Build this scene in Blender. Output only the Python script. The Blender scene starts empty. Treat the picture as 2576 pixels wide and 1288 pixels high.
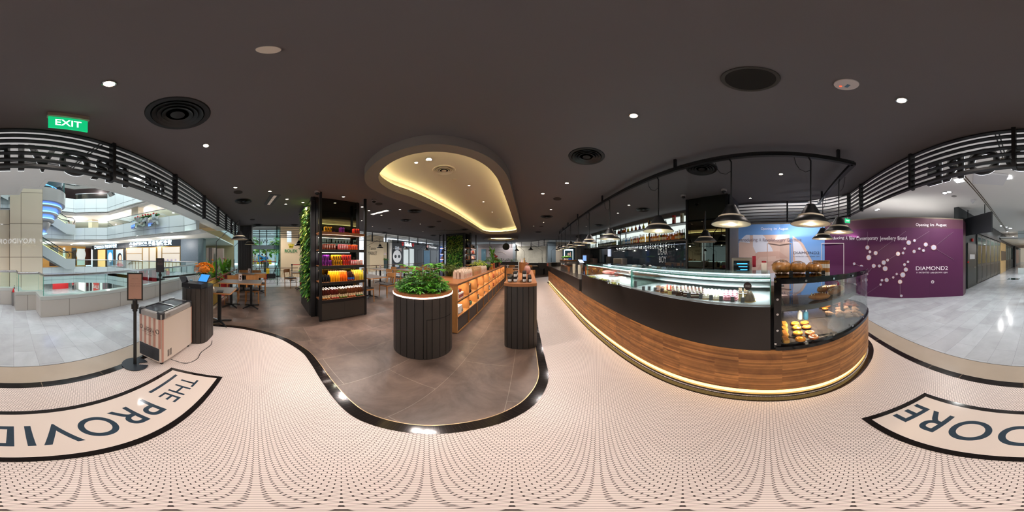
import bpy, math, random
from mathutils import Vector, Matrix
from mathutils.geometry import tessellate_polygon
PI = math.pi; sin, cos, rad = math.sin, math.cos, math.radians
random.seed(7)
SC = bpy.context.scene; COL = SC.collection
# ---------------------------------------------------------------- camera, world, exposure
H = 1.5                                   # eye height of the full-sphere camera
cam = bpy.data.cameras.new('camera'); cam.type = 'PANO'
try: cam.panorama_type = 'EQUIRECTANGULAR'
except Exception: pass
try: cam.cycles.panorama_type = 'EQUIRECTANGULAR'
except Exception: pass
co = bpy.data.objects.new('camera', cam); COL.objects.link(co)
co.location = (0, 0, H); co.rotation_euler = (PI/2, 0, 0); SC.camera = co
cam.clip_start = 0.02; cam.clip_end = 200
SC.view_settings.view_transform = 'Standard'
try: SC.view_settings.look = 'None'
except Exception: pass
SC.view_settings.exposure = 0.0; SC.view_settings.gamma = 1; SC.view_settings.use_curve_mapping = False
W = bpy.data.worlds.new('daylight'); SC.world = W; W.use_nodes = True
bg = W.node_tree.nodes['Background']; bg.inputs[0].default_value = (0.80, 0.90, 1.0, 1); bg.inputs[1].default_value = 1.9
try:
    cy = SC.cycles
    cy.max_bounces = 9; cy.diffuse_bounces = 4; cy.glossy_bounces = 4; cy.transmission_bounces = 8; cy.transparent_max_bounces = 24
    cy.caustics_reflective = False; cy.caustics_refractive = False; cy.sample_clamp_indirect = 4.0; cy.use_denoising = True
except Exception: pass

# ---------------------------------------------------------------- measuring: directions read off the photograph to points at a known height
TILT = rad(-4.8)                          # the shop and the mall stand turned by this against the camera's axis
def P(px, py, z=0.0):
    lon = (px/2576-.5)*2*PI; lat = (.5-py/1288)*PI; d = (z-H)/math.tan(lat)
    return (d*sin(lon), d*cos(lon))
def XY(px, d):
    lon = (px/2576-.5)*2*PI
    return (d*sin(lon), d*cos(lon))
def RX(px, x):                            # where the sight line meets the plane x = const: y
    lon = (px/2576-.5)*2*PI
    return x/math.tan(lon)

# ---------------------------------------------------------------- lamps helper
def kelvin(warm): return {'warm': (1, .80, .58), 'pink': (1, .885, .825), 'cool': (.86, .95, 1), 'white': (1, .97, .95), 'gold': (1, .66, .28)}[warm]
def lamp(kind, loc, power, col, size=.1, rot=(0, 0, 0), spot=None, blend=.6, sy=None, parent=None, name='light'):
    l = bpy.data.lights.new(name, kind); l.energy = power; l.color = kelvin(col)
    if kind == 'AREA':
        l.size = size
        if sy: l.shape = 'RECTANGLE'; l.size_y = sy
    else: l.shadow_soft_size = size
    if spot: l.spot_size = rad(spot); l.spot_blend = blend
    o = bpy.data.objects.new(name, l); COL.objects.link(o); o.location = loc; o.rotation_euler = rot
    if parent: o.parent = parent
    return o

# ---------------------------------------------------------------- materials
def lin(h):
    h = h.lstrip('#'); r = [int(h[i:i+2], 16)/255 for i in (0, 2, 4)]
    return tuple(c/12.92 if c <= .04045 else ((c+.055)/1.055)**2.4 for c in r)+(1,)
MATS = {}
def mat(name, col, rough=.5, metal=0.0, emit=0.0, ecol=None, spec=.5, trans=0.0, noise=0.0, nscale=8.0, bump=0.0, bscale=40, ior=1.45, coat=0):
    if name in MATS: return MATS[name]
    m = bpy.data.materials.new(name); m.use_nodes = True; n = m.node_tree; b = n.nodes['Principled BSDF']
    c = lin(col) if isinstance(col, str) else col
    b.inputs['Base Color'].default_value = c; b.inputs['Roughness'].default_value = rough; b.inputs['Metallic'].default_value = metal
    b.inputs['Specular IOR Level'].default_value = spec; b.inputs['IOR'].default_value = ior
    b.inputs['Transmission Weight'].default_value = trans; b.inputs['Coat Weight'].default_value = coat
    if emit:
        b.inputs['Emission Color'].default_value = lin(ecol) if ecol else c; b.inputs['Emission Strength'].default_value = emit
    if noise:
        t = n.nodes.new('ShaderNodeTexCoord'); z = n.nodes.new('ShaderNodeTexNoise'); z.inputs['Scale'].default_value = nscale; z.inputs['Detail'].default_value = 5
        n.links.new(t.outputs['Object'], z.inputs['Vector'])
        mx = n.nodes.new('ShaderNodeMix'); mx.data_type = 'RGBA'
        n.links.new(z.outputs['Fac'], mx.inputs[0])
        mx.inputs[6].default_value = tuple(max(0, v*(1-noise)) for v in c[:3])+(1,); mx.inputs[7].default_value = tuple(min(1, v*(1+noise)) for v in c[:3])+(1,)
        n.links.new(mx.outputs[2], b.inputs['Base Color'])
    if bump:
        z2 = n.nodes.new('ShaderNodeTexNoise'); z2.inputs['Scale'].default_value = bscale
        t2 = n.nodes.new('ShaderNodeTexCoord'); n.links.new(t2.outputs['Object'], z2.inputs['Vector'])
        bp = n.nodes.new('ShaderNodeBump'); bp.inputs['Strength'].default_value = bump; bp.inputs['Distance'].default_value = .01
        n.links.new(z2.outputs['Fac'], bp.inputs['Height']); n.links.new(bp.outputs['Normal'], b.inputs['Normal'])
    MATS[name] = m; return m
def N(m, t, **k):
    n = m.node_tree.nodes.new(t)
    for a, v in k.items(): setattr(n, a, v)
    return n
def vm(m, op, a=None, b=None, c=None):
    n = N(m, 'ShaderNodeVectorMath', operation=op)
    for i, v in enumerate((a, b, c)):
        if v is None: continue
        if isinstance(v, (tuple, list)): n.inputs[i].default_value = v
        else: m.node_tree.links.new(v, n.inputs[i])
    return n
def mth(m, op, a=None, b=None, clamp=False):
    n = N(m, 'ShaderNodeMath', operation=op); n.use_clamp = clamp
    for i, v in enumerate((a, b)):
        if v is None: continue
        if isinstance(v, (int, float)): n.inputs[i].default_value = v
        else: m.node_tree.links.new(v, n.inputs[i])
    return n.outputs[0]
def mixc(m, f, a, b):
    n = N(m, 'ShaderNodeMix', data_type='RGBA')
    for i, v in ((0, f), (6, a), (7, b)):
        if isinstance(v, (int, float, tuple, list)): n.inputs[i].default_value = v
        else: m.node_tree.links.new(v, n.inputs[i])
    return n.outputs[2]
def hexmat():
    m = mat('hex_mosaic', '#DCCFC8', .38, spec=.4); nt = m.node_tree; b = nt.nodes['Principled BSDF']
    g = N(m, 'ShaderNodeNewGeometry'); p = vm(m, 'MULTIPLY', g.outputs['Position'], (1/.0212, 1/.0212, 0)).outputs[0]
    r3 = 3**.5
    a = vm(m, 'WRAP', p, (.5, r3/2, 1), (-.5, -r3/2, -1)).outputs[0]
    q = vm(m, 'ADD', p, (.5, r3/2, 0)).outputs[0]
    c = vm(m, 'WRAP', q, (.5, r3/2, 1), (-.5, -r3/2, -1)).outputs[0]
    def hd(v):
        ab = vm(m, 'ABSOLUTE', v).outputs[0]; d = vm(m, 'DOT_PRODUCT', ab, (.5, r3/2, 0)).outputs['Value']
        s = N(m, 'ShaderNodeSeparateXYZ'); nt.links.new(ab, s.inputs[0]); return mth(m, 'MAXIMUM', d, s.outputs[0])
    e = mth(m, 'MINIMUM', hd(a), hd(c))
    f = mth(m, 'MULTIPLY', mth(m, 'SUBTRACT', e, .438), 1/.02, True)
    nz = N(m, 'ShaderNodeTexNoise'); nz.inputs['Scale'].default_value = 1.3; nt.links.new(g.outputs['Position'], nz.inputs['Vector'])
    base = mixc(m, nz.outputs['Fac'], lin('#D9C9C0'), lin('#E6D9D2'))
    nt.links.new(mixc(m, f, base, lin('#3A302D')), b.inputs['Base Color'])
    nt.links.new(mth(m, 'ADD', mth(m, 'MULTIPLY', f, .4), .36), b.inputs['Roughness'])
    return m
def brickmat(name, c1, c2, cm, scale, bw, bh, mortar, rough=.4, uv=False, rot=0, noise=.0, offs=.5, nsc=3, spec=.5, coat=0, squash=1, bias=0, bnoise=0, loc=(0, 0)):
    m = mat(name, c1, rough, spec=spec, coat=coat); nt = m.node_tree; b = nt.nodes['Principled BSDF']
    if uv: src = N(m, 'ShaderNodeTexCoord').outputs['UV']
    else: src = N(m, 'ShaderNodeNewGeometry').outputs['Position']
    mp = N(m, 'ShaderNodeMapping'); mp.inputs['Rotation'].default_value = (0, 0, rot); mp.inputs['Location'].default_value = loc+(0,); nt.links.new(src, mp.inputs['Vector'])
    br = N(m, 'ShaderNodeTexBrick'); br.offset = offs; br.offset_frequency = 2; nt.links.new(mp.outputs[0], br.inputs['Vector'])
    br.inputs['Color1'].default_value = lin(c1); br.inputs['Color2'].default_value = lin(c2); br.inputs['Mortar'].default_value = lin(cm)
    br.inputs['Scale'].default_value = scale; br.inputs['Brick Width'].default_value = bw; br.inputs['Row Height'].default_value = bh
    br.inputs['Mortar Size'].default_value = mortar; br.inputs['Bias'].default_value = bias; br.inputs['Mortar Smooth'].default_value = .1
    out = br.outputs['Color']
    if noise:
        nz = N(m, 'ShaderNodeTexNoise'); nz.inputs['Scale'].default_value = nsc; nz.inputs['Detail'].default_value = 7; nz.inputs['Roughness'].default_value = .65
        nz.inputs['Distortion'].default_value = .6
        nt.links.new(mp.outputs[0], nz.inputs['Vector'])
        rr = N(m, 'ShaderNodeMapRange'); rr.inputs[1].default_value = .36; rr.inputs[2].default_value = .64; rr.inputs[3].default_value = 1-noise; rr.inputs[4].default_value = 1+noise
        nt.links.new(nz.outputs['Fac'], rr.inputs[0])
        sc = vm(m, 'SCALE', out); nt.links.new(rr.outputs[0], sc.inputs['Scale']); out = sc.outputs[0]
    nt.links.new(out, b.inputs['Base Color'])
    return m
def woodmat(name, c1, c2, rough=.45, scale=(1, 14, 14), uv=False):
    m = mat(name, c1, rough); nt = m.node_tree; b = nt.nodes['Principled BSDF']
    t = N(m, 'ShaderNodeTexCoord'); mp = N(m, 'ShaderNodeMapping'); mp.inputs['Scale'].default_value = scale
    nt.links.new(t.outputs['UV' if uv else 'Object'], mp.inputs[0])
    nz = N(m, 'ShaderNodeTexNoise'); nz.inputs['Scale'].default_value = 3; nz.inputs['Detail'].default_value = 6; nt.links.new(mp.outputs[0], nz.inputs['Vector'])
    nt.links.new(mixc(m, nz.outputs['Fac'], lin(c1), lin(c2)), b.inputs['Base Color']); return m
def glassmat(name, col=(.85, .97, .94, 1), rough=0.0, mixf=.88):
    if name in MATS: return MATS[name]
    m = bpy.data.materials.new(name); m.use_nodes = True; nt = m.node_tree; nt.nodes.clear()
    o = nt.nodes.new('ShaderNodeOutputMaterial'); t = nt.nodes.new('ShaderNodeBsdfTransparent'); t.inputs[0].default_value = col
    g = nt.nodes.new('ShaderNodeBsdfGlossy'); g.inputs['Roughness'].default_value = rough; g.inputs[0].default_value = (1, 1, 1, 1)
    f = nt.nodes.new('ShaderNodeFresnel'); f.inputs[0].default_value = 1.45
    mu = nt.nodes.new('ShaderNodeMath'); mu.operation = 'MULTIPLY'; mu.inputs[1].default_value = (1-mixf)*8; mu.use_clamp = True
    x = nt.nodes.new('ShaderNodeMixShader'); nt.links.new(f.outputs[0], mu.inputs[0]); nt.links.new(mu.outputs[0], x.inputs[0])
    nt.links.new(t.outputs[0], x.inputs[1]); nt.links.new(g.outputs[0], x.inputs[2]); nt.links.new(x.outputs[0], o.inputs[0])
    MATS[name] = m; return m
def M(col, rough=.5, metal=0, **k): return mat('c_%s_%d_%d' % (col.strip('#'), rough*100, metal*100)+''.join(str(v) for v in k.values()), col, rough, metal, **k)

# ---------------------------------------------------------------- mesh builder
class B:
    def __init__(s): s.v = []; s.f = []; s.uv = {}; s.mi = []; s.cur = 0
    def face(s, idx, uv=None):
        if uv: s.uv[len(s.f)] = uv
        s.f.append(tuple(idx)); s.mi.append(s.cur)
    def add(s, vs, fs):
        n = len(s.v); s.v += [tuple(v) for v in vs]
        for f in fs: s.face([i+n for i in f])
        return s
    def quad(s, a, b, c, d, uv=None):
        n = len(s.v); s.v += [tuple(a), tuple(b), tuple(c), tuple(d)]; s.face((n, n+1, n+2, n+3), uv); return s
    def box(s, x, y, z, sx, sy, sz, rz=0, tilt=None):    # centre x,y ; z = bottom
        p = []
        for dz in (0, sz):
            for dx, dy in ((-1, -1), (1, -1), (1, 1), (-1, 1)):
                a, b = dx*sx/2, dy*sy/2; p.append([a, b, dz])
        if tilt:
            Mx = Matrix.Rotation(tilt[0], 3, tilt[1]); p = [list(Mx @ Vector(q)) for q in p]
        c, d = cos(rz), sin(rz)
        s.add([(x+q[0]*c-q[1]*d, y+q[0]*d+q[1]*c, z+q[2]) for q in p], [(3, 2, 1, 0), (4, 5, 6, 7), (0, 1, 5, 4), (1, 2, 6, 5), (2, 3, 7, 6), (3, 0, 4, 7)]); return s
    def bbox(s, x0, x1, y0, y1, z0, z1): return s.box((x0+x1)/2, (y0+y1)/2, z0, x1-x0, y1-y0, z1-z0)
    def rbox(s, x, y, z, sx, sy, sz, r=.02, rz=0, seg=3):   # upright box with rounded corners in plan and a small top chamfer
        pts = rrect(sx, sy, r, seg); c, d = cos(rz), sin(rz)
        pts2 = [(x+a*c-b*d, y+a*d+b*c) for a, b in pts]
        ch = min(r*.35, sz*.2); k = 1-2*ch/max(sx, .001); k2 = 1-2*ch/max(sy, .001)
        top = [(x+a*k*c-b*k2*d, y+a*k*d+b*k2*c) for a, b in pts]
        n = len(pts); v0 = [(p[0], p[1], z) for p in pts2]; v1 = [(p[0], p[1], z+sz-ch) for p in pts2]; v2 = [(p[0], p[1], z+sz) for p in top]
        f = [tuple(range(n-1, -1, -1)), tuple(range(2*n, 3*n))]
        for i in range(n):
            j = (i+1) % n; f += [(i, j, n+j, n+i), (n+i, n+j, 2*n+j, 2*n+i)]
        s.add(v0+v1+v2, f); return s
    def prism(s, poly, z0, z1, holes=(), cap=(1, 1), side=1):
        loops = [list(poly)]+[list(h) for h in holes]
        flat = [p for l in loops for p in l]; n = len(flat)
        tris = tessellate_polygon([[Vector((p[0], p[1], 0)) for p in l] for l in loops])
        n0 = len(s.v); s.v += [(p[0], p[1], z0) for p in flat]+[(p[0], p[1], z1) for p in flat]
        for t in tris:
            a, b, c = (flat[i] for i in t); ccw = (b[0]-a[0])*(c[1]-a[1])-(b[1]-a[1])*(c[0]-a[0]) > 0
            u = t if ccw else t[::-1]
            if cap[1]: s.face([n0+n+i for i in u])
            if cap[0]: s.face([n0+i for i in u[::-1]])
        if side:
            k = n0
            for li, l in enumerate(loops):
                m = len(l); A = sum(l[i][0]*l[(i+1) % m][1]-l[(i+1) % m][0]*l[i][1] for i in range(m)); fl = (A > 0) == (li == 0)
                for i in range(m):
                    j = (i+1) % m; q = (k+i, k+j, k+n+j, k+n+i); s.face(q if fl else q[::-1])
                k += m
        return s
    def lathe(s, prof, x=0, y=0, z=0, seg=16, sx=1, sy=1):
        n0 = len(s.v); m = len(prof)
        for r, h in prof:
            for i in range(seg):
                a = 2*PI*i/seg; s.v.append((x+r*cos(a)*sx, y+r*sin(a)*sy, z+h))
        for k in range(m-1):
            for i in range(seg):
                j = (i+1) % seg; s.face((n0+k*seg+i, n0+k*seg+j, n0+(k+1)*seg+j, n0+(k+1)*seg+i))
        if prof[0][0] > 1e-5: s.face([n0+i for i in range(seg-1, -1, -1)])
        if prof[-1][0] > 1e-5: s.face([n0+(m-1)*seg+i for i in range(seg)])
        return s
    def cyl(s, x, y, z, r, h, seg=16, r2=None): return s.lathe([(r, 0), (r if r2 is None else r2, h)], x, y, z, seg)
    def disc(s, c, nrm, r, th, seg=16, ry=None):        # flat round plate with any facing
        nrm = Vector(nrm).normalized(); u = nrm.orthogonal().normalized()
        if abs(nrm.z) < .9: u = Vector((-nrm.y, nrm.x, 0)).normalized()
        w = nrm.cross(u); c = Vector(c); ry = ry or r; n = len(s.v)
        for k in (0, 1):
            for i in range(seg):
                a = 2*PI*i/seg; s.v.append(tuple(c+u*r*cos(a)+w*ry*sin(a)+nrm*th*k))
        s.face([n+i for i in range(seg)][::-1]); s.face([n+seg+i for i in range(seg)])
        for i in range(seg): j = (i+1) % seg; s.face((n+i, n+j, n+seg+j, n+seg+i))
        return s
    def sph(s, x, y, z, r, seg=10, rings=6, sx=1, sy=1, sz=1, jit=0):
        pr = [(max(1e-6, r*sin(PI*k/rings)), -r*cos(PI*k/rings)*sz) for k in range(rings+1)]
        n = len(s.v); s.lathe(pr, x, y, z, seg, sx, sy)
        if jit:
            for i in range(n, len(s.v)): v = s.v[i]; k = 1+random.uniform(-jit, jit); s.v[i] = (x+(v[0]-x)*k, y+(v[1]-y)*k, z+(v[2]-z)*k)
        return s
    def tube(s, pts, r, seg=8, closed=False):
        pts = [Vector(p) for p in pts]; n = len(pts); n0 = len(s.v); up = None
        for i, p in enumerate(pts):
            a = pts[(i-1) % n] if (closed or i > 0) else p; b = pts[(i+1) % n] if (closed or i < n-1) else p
            t = (b-a).normalized()
            if up is None: up = t.orthogonal().normalized()
            up = (up-t*up.dot(t)); up = up.normalized() if up.length > 1e-6 else t.orthogonal().normalized()
            w = t.cross(up); rr = r[i] if isinstance(r, (list, tuple)) else r
            for k in range(seg):
                an = 2*PI*k/seg; s.v.append(tuple(p+(up*cos(an)+w*sin(an))*rr))
        m = n if closed else n-1
        for i in range(m):
            j = (i+1) % n
            for k in range(seg):
                l = (k+1) % seg; s.face((n0+i*seg+k, n0+i*seg+l, n0+j*seg+l, n0+j*seg+k))
        if not closed:
            s.face([n0+k for k in range(seg-1, -1, -1)]); s.face([n0+(n-1)*seg+k for k in range(seg)])
        return s
    def bar(s, a, b, w, h=None):                          # straight bar with a rectangular section
        a, b = Vector(a), Vector(b); h = h or w; t = (b-a).normalized()
        u = Vector((0, 0, 1)).cross(t)
        u = u.normalized() if u.length > 1e-4 else Vector((1, 0, 0)); v = t.cross(u)
        vs = [p+u*i*w/2+v*j*h/2 for p in (a, b) for i, j in ((-1, -1), (1, -1), (1, 1), (-1, 1))]
        s.add(vs, [(3, 2, 1, 0), (4, 5, 6, 7), (0, 1, 5, 4), (1, 2, 6, 5), (2, 3, 7, 6), (3, 0, 4, 7)]); return s
    def sweep(s, path, z0, z1, th, closed=False, out=1):  # upright wall along a plan path, thickness to one side, UV in metres
        off = offset(path, th*out, closed); L = 0; n = len(path); m = n if closed else n-1
        for i in range(m):
            j = (i+1) % n; a, b, c, d = path[i], path[j], off[i], off[j]; l = math.dist(a, b)
            s.quad((a[0], a[1], z0), (b[0], b[1], z0), (b[0], b[1], z1), (a[0], a[1], z1), [(L, z0), (L+l, z0), (L+l, z1), (L, z1)])
            s.quad((d[0], d[1], z0), (c[0], c[1], z0), (c[0], c[1], z1), (d[0], d[1], z1), [(L+l, z0), (L, z0), (L, z1), (L+l, z1)])
            s.quad((a[0], a[1], z1), (b[0], b[1], z1), (d[0], d[1], z1), (c[0], c[1], z1)); s.quad((c[0], c[1], z0), (d[0], d[1], z0), (b[0], b[1], z0), (a[0], a[1], z0))
            L += l
        if not closed:
            for a, c in ((path[0], off[0]), (path[-1], off[-1])): s.quad((a[0], a[1], z0), (a[0], a[1], z1), (c[0], c[1], z1), (c[0], c[1], z0))
        return s
    def out(s, name, mats, parent=None, loc=(0, 0, 0), rz=0, smooth=35):
        me = bpy.data.meshes.new(name); me.from_pydata(s.v, [], s.f)
        for m in (mats if isinstance(mats, (list, tuple)) else [mats]): me.materials.append(m)
        if any(s.mi): me.polygons.foreach_set('material_index', s.mi)
        if s.uv:
            ul = me.uv_layers.new(name='UVMap')
            for fi, uvs in s.uv.items():
                p = me.polygons[fi]
                for k, li in enumerate(p.loop_indices): ul.data[li].uv = uvs[k % len(uvs)]
        if smooth:
            me.polygons.foreach_set('use_smooth', [True]*len(s.f))
            try: me.set_sharp_from_angle(angle=rad(smooth))
            except Exception: pass
        me.update()
        o = bpy.data.objects.new(name, me); COL.objects.link(o); o.location = loc; o.rotation_euler = (0, 0, rz)
        if parent: o.parent = parent
        return o
def rrect(sx, sy, r, seg=4):
    r = min(r, sx/2, sy/2); pts = []
    for cx, cy, a0 in ((1, 1, 0), (-1, 1, 90), (-1, -1, 180), (1, -1, 270)):
        for k in range(seg+1):
            a = rad(a0+90*k/seg); pts.append((cx*(sx/2-r)+r*cos(a), cy*(sy/2-r)+r*sin(a)))
    return pts
def offset(path, d, closed=False):
    n = len(path); o = []
    for i in range(n):
        a = path[(i-1) % n] if (closed or i > 0) else path[i]; b = path[(i+1) % n] if (closed or i < n-1) else path[i]; p = path[i]
        ns = []
        for q, r in ((a, p), (p, b)):
            l = math.dist(q, r)
            if l > 1e-9: ns.append((-(r[1]-q[1])/l, (r[0]-q[0])/l))
        nx = sum(t[0] for t in ns)/len(ns); ny = sum(t[1] for t in ns)/len(ns); l = math.hypot(nx, ny) or 1
        k = 1/max(.5, l); o.append((p[0]+nx/l*d*k, p[1]+ny/l*d*k))
    return o
def spline(pts, n=8, closed=False):
    out = []; m = len(pts); rng = range(m if closed else m-1)
    g = lambda i: pts[i % m] if closed else pts[max(0, min(m-1, i))]
    for i in rng:
        p0, p1, p2, p3 = g(i-1), g(i), g(i+1), g(i+2)
        for k in range(n):
            t = k/n; out.append(tuple(.5*((2*p1[c])+(-p0[c]+p2[c])*t+(2*p0[c]-5*p1[c]+4*p2[c]-p3[c])*t*t+(-p0[c]+3*p1[c]-3*p2[c]+p3[c])*t**3) for c in range(len(p1))))
    if not closed: out.append(tuple(pts[-1]))
    return out
def circ(x, y, r, n=32, a0=0, a1=360, ry=None):
    c = abs(a1-a0) >= 360; k = n if c else n+1
    return [(x+r*cos(rad(a0+(a1-a0)*i/n)), y+(ry or r)*sin(rad(a0+(a1-a0)*i/n))) for i in range(k)]
# ---------------------------------------------------------------- naming
def tag(o, label, cat, group=None, kind=None):
    o['label'] = label; o['category'] = cat
    if group: o['group'] = group
    if kind: o['kind'] = kind
    return o
def thing(name, label, cat, loc=(0, 0, 0), rz=0, group=None, kind=None):
    o = bpy.data.objects.new(name, None); COL.objects.link(o); o.location = loc; o.rotation_euler = (0, 0, rz); o.empty_display_size = .1
    return tag(o, label, cat, group, kind)
KIDS = {}
def copy_tree(o, loc=None, rz=None, label=None, group=None, parent=None):
    if not KIDS:
        for q in bpy.data.objects:
            if q.parent: KIDS.setdefault(q.parent.name, []).append(q)
    c = o.copy(); COL.objects.link(c); c.parent = parent
    if loc is not None: c.location = loc
    if rz is not None: c.rotation_euler = (0, 0, rz)
    if label: c['label'] = label
    if group: c['group'] = group
    for ch in KIDS.get(o.name, []): copy_tree(ch, parent=c)
    return c
def fresh(): KIDS.clear()                      # call before a copy_tree run, after new prototypes were built
def struct(b, name, m, label, cat=None, parent=None, **k):
    o = b.out(name, m, parent, **k)
    if not parent: tag(o, label, cat or name.split('_')[0], None, 'structure')
    return o
# ---------------------------------------------------------------- writing
def text(body, width, pos, u, nrm, m, name='lettering', parent=None, height=None, depth=.004, center=True, mirror=False, bold=0, v=None, space=1.0, line=1.0, align='CENTER', shear=0, cap=None):
    cu = bpy.data.curves.new('t', 'FONT'); cu.body = body; cu.size = 1; cu.extrude = 0; cu.resolution_u = 10 if width > .3 else 4; cu.space_character = space; cu.space_line = line; cu.align_x = align; cu.shear = shear
    if bold: cu.offset = bold
    ob = bpy.data.objects.new('t', cu); me = bpy.data.meshes.new_from_object(ob); bpy.data.objects.remove(ob); bpy.data.curves.remove(cu)
    xs = [q.co.x for q in me.vertices]; ys = [q.co.y for q in me.vertices]
    if not xs: return None
    w = max(xs)-min(xs); h = max(ys)-min(ys); kx = width/w; ky = (height/h) if height else kx
    u = Vector(u).normalized(); nrm = Vector(nrm).normalized(); v = Vector(v) if v else nrm.cross(u)
    pos = Vector(pos); cx = (max(xs)+min(xs))/2 if center else min(xs); cyy = (max(ys)+min(ys))/2
    for q in me.vertices:
        X = (q.co.x-cx)*kx*(-1 if mirror else 1); Y = (q.co.y-cyy)*ky if not cap else q.co.y*cap/.70-cap/2; q.co = pos+u*X+v*Y+nrm*depth
    me.materials.clear(); me.materials.append(m)
    o = bpy.data.objects.new(name, me); COL.objects.link(o)
    if parent:
        o.parent = parent; o.matrix_parent_inverse = Matrix.Translation(parent.location) .inverted() if not parent.rotation_euler.z else (Matrix.Translation(parent.location) @ Matrix.Rotation(parent.rotation_euler.z, 4, 'Z')).inverted()
    return o
# ================================================================ materials
HEX = hexmat()
GREY = brickmat('grey_stone_tile', '#625148', '#56483F', '#83756A', 1, 1.2, .6, .0025, rough=.36, rot=rad(-85.2), noise=.40, nsc=1.9, spec=.45, loc=(.0, -.14), offs=.45)
MARB = brickmat('mall_marble', '#B3B7BB', '#A4A6A9', '#7F8082', 1, .95, .30, .0015, rough=.15, rot=rad(-85.2), noise=.10, nsc=1.7, bias=-.3, spec=.5, offs=.37)
BLK = mat('black_granite', '#1E1A19', .09, noise=.25, nscale=30)
CREAM = mat('cream_terrazzo', '#DDCFC4', .10, spec=.5, noise=.02, nscale=2)
INK = mat('slate_ink', '#2D3C49', .12, spec=.5, noise=.15, nscale=60)
CEIL = mat('ceiling_charcoal', '#6A676A', .85, noise=.03, nscale=1.2)
RIM = mat('ceiling_rim', '#877E78', .8)
POCK = mat('pocket_paint', '#E3D6CE', .8)
SLAT = mat('slat_black', '#1F2023', .45)
BM = mat('black_metal', '#17181A', .42, metal=.0, spec=.5)
DKP = mat('dark_plank', '#37322F', .5, bump=.15, bscale=30, noise=.08, nscale=5)
FLUT = mat('fluted_charcoal', '#3A393B', .55, noise=.08, nscale=4)
OAK = woodmat('oak', '#B5794A', '#8F5A33', .42, (2, 30, 30))
OAKL = woodmat('oak_light', '#BF8B55', '#A06E3E', .42, (20, 20, 3))
OAKT = woodmat('oak_top', '#A86F45', '#8A5530', .38, (3, 30, 10))
WHITE = mat('mall_white', '#D8D6D2', .75)
PANEL = mat('glazed_panel', '#BFC4C1', .14, noise=.03, nscale=.6)
BEIGE = mat('beige_stone', '#C9B9A2', .10, noise=.05, nscale=1.2)
STEEL = mat('steel', '#B9BABB', .22, metal=1.0)
DSTEEL = mat('brushed_steel', '#8C8379', .34, metal=1.0)
CHROME = mat('chrome', '#D5D8DA', .08, metal=1.0)
GLASS = glassmat('clear_glass', (.965, .992, .985, 1), mixf=.93)
GLASSG = glassmat('green_edge_glass', (.885, .97, .945, 1), mixf=.92)
GEDGE = mat('glass_edge', '#5FA79A', .15)
MIRR = mat('dark_mirror', '#5B5F55', .02, metal=1.0)
LEDW = mat('led_warm', '#FFD9A0', .5, emit=9, ecol='#FFC98C')
LEDG = mat('led_gold', '#FFD27A', .5, emit=7, ecol='#FFC45A')
LEDK = mat('led_kick', '#FFD9A0', .5, emit=3.4, ecol='#FFD27A')
LEDC = mat('led_cool', '#EAF4FF', .5, emit=6, ecol='#EAF4FF')
LEDP = mat('led_pink', '#FFDCC8', .5, emit=5, ecol='#FFD9C2')
BULB = mat('bulb_glow', '#FFE9D0', .5, emit=30, ecol='#FFE3C4')
BULBC = mat('bulb_cool', '#FFFFFF', .5, emit=16, ecol='#F4F8FF')
LEAF1 = mat('leaf_green', '#549C2C', .45, noise=.35, nscale=3)
LEAF2 = mat('leaf_dark', '#2F6226', .5, noise=.3, nscale=3)
LEAF3 = mat('leaf_lime', '#A9C32B', .5, noise=.2, nscale=3)
LEAF4 = mat('leaf_pale', '#B4C65A', .5, noise=.25, nscale=4)
SOIL = mat('soil', '#2A1E16', .9, noise=.3, nscale=20)

# ================================================================ floor
fy = lambda x: -1.51-.083*x                 # the shop front line
CTR = [(2.04, 9.0), (1.93, 7.8), (1.80, 6.4), (1.70, 5.2), (1.60, 4.1), (1.50, 3.15), (1.42, 2.19), (1.355, 1.46), (1.31, .95), (1.285, .49), (1.275, .05), (1.285, -.25), (1.33, -.52), (1.43, -.78), (1.58, -1.02), (1.77, -1.24), (2.0, -1.40), (2.28, -1.47), (2.55, -1.42), (2.74, -1.30)]
CTR = spline(CTR, 5)
shop = [(-7.72, fy(-7.72)+.02), (3.25, -1.78), (4.15, -.95), (4.32, -.3), (4.42, .9), (5.9, 14.5), (3.2, 14.3), (2.7, 15.2), (1.9, 16.3), (.0, 17.35), (-2.3, 17.0), (-4.1, 15.9), (-5.9, 14.7), (-7.1, 13.7), (-7.0, 12.1), (-7.25, 9.0), (-7.55, 5.6), (-7.70, 2.3), (-7.85, .1), (-8.25, -.15), (-8.25, -.8)]
atr = [(-.02, -5.25), (-.63, -5.2), (-.66, -4.62), (-1.2, -4.58), (-1.22, -3.98), (-8.6, -3.45), (-9.0, -3.9), (-9.0, -11.6), (-6.6, -13.5), (-.02, -13.5)]
b = B(); b.prism([(-26, -42), (26, -42), (26, 34), (-26, 34)], -.25, 0.0, holes=[atr]); struct(b, 'floor_mall', MARB, 'pale polished marble planks of the mall concourse', 'floor')
b = B(); b.prism(shop, -.01, .004); struct(b, 'floor_shop', GREY, 'mottled grey stone tiles of the cafe floor', 'floor')
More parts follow.
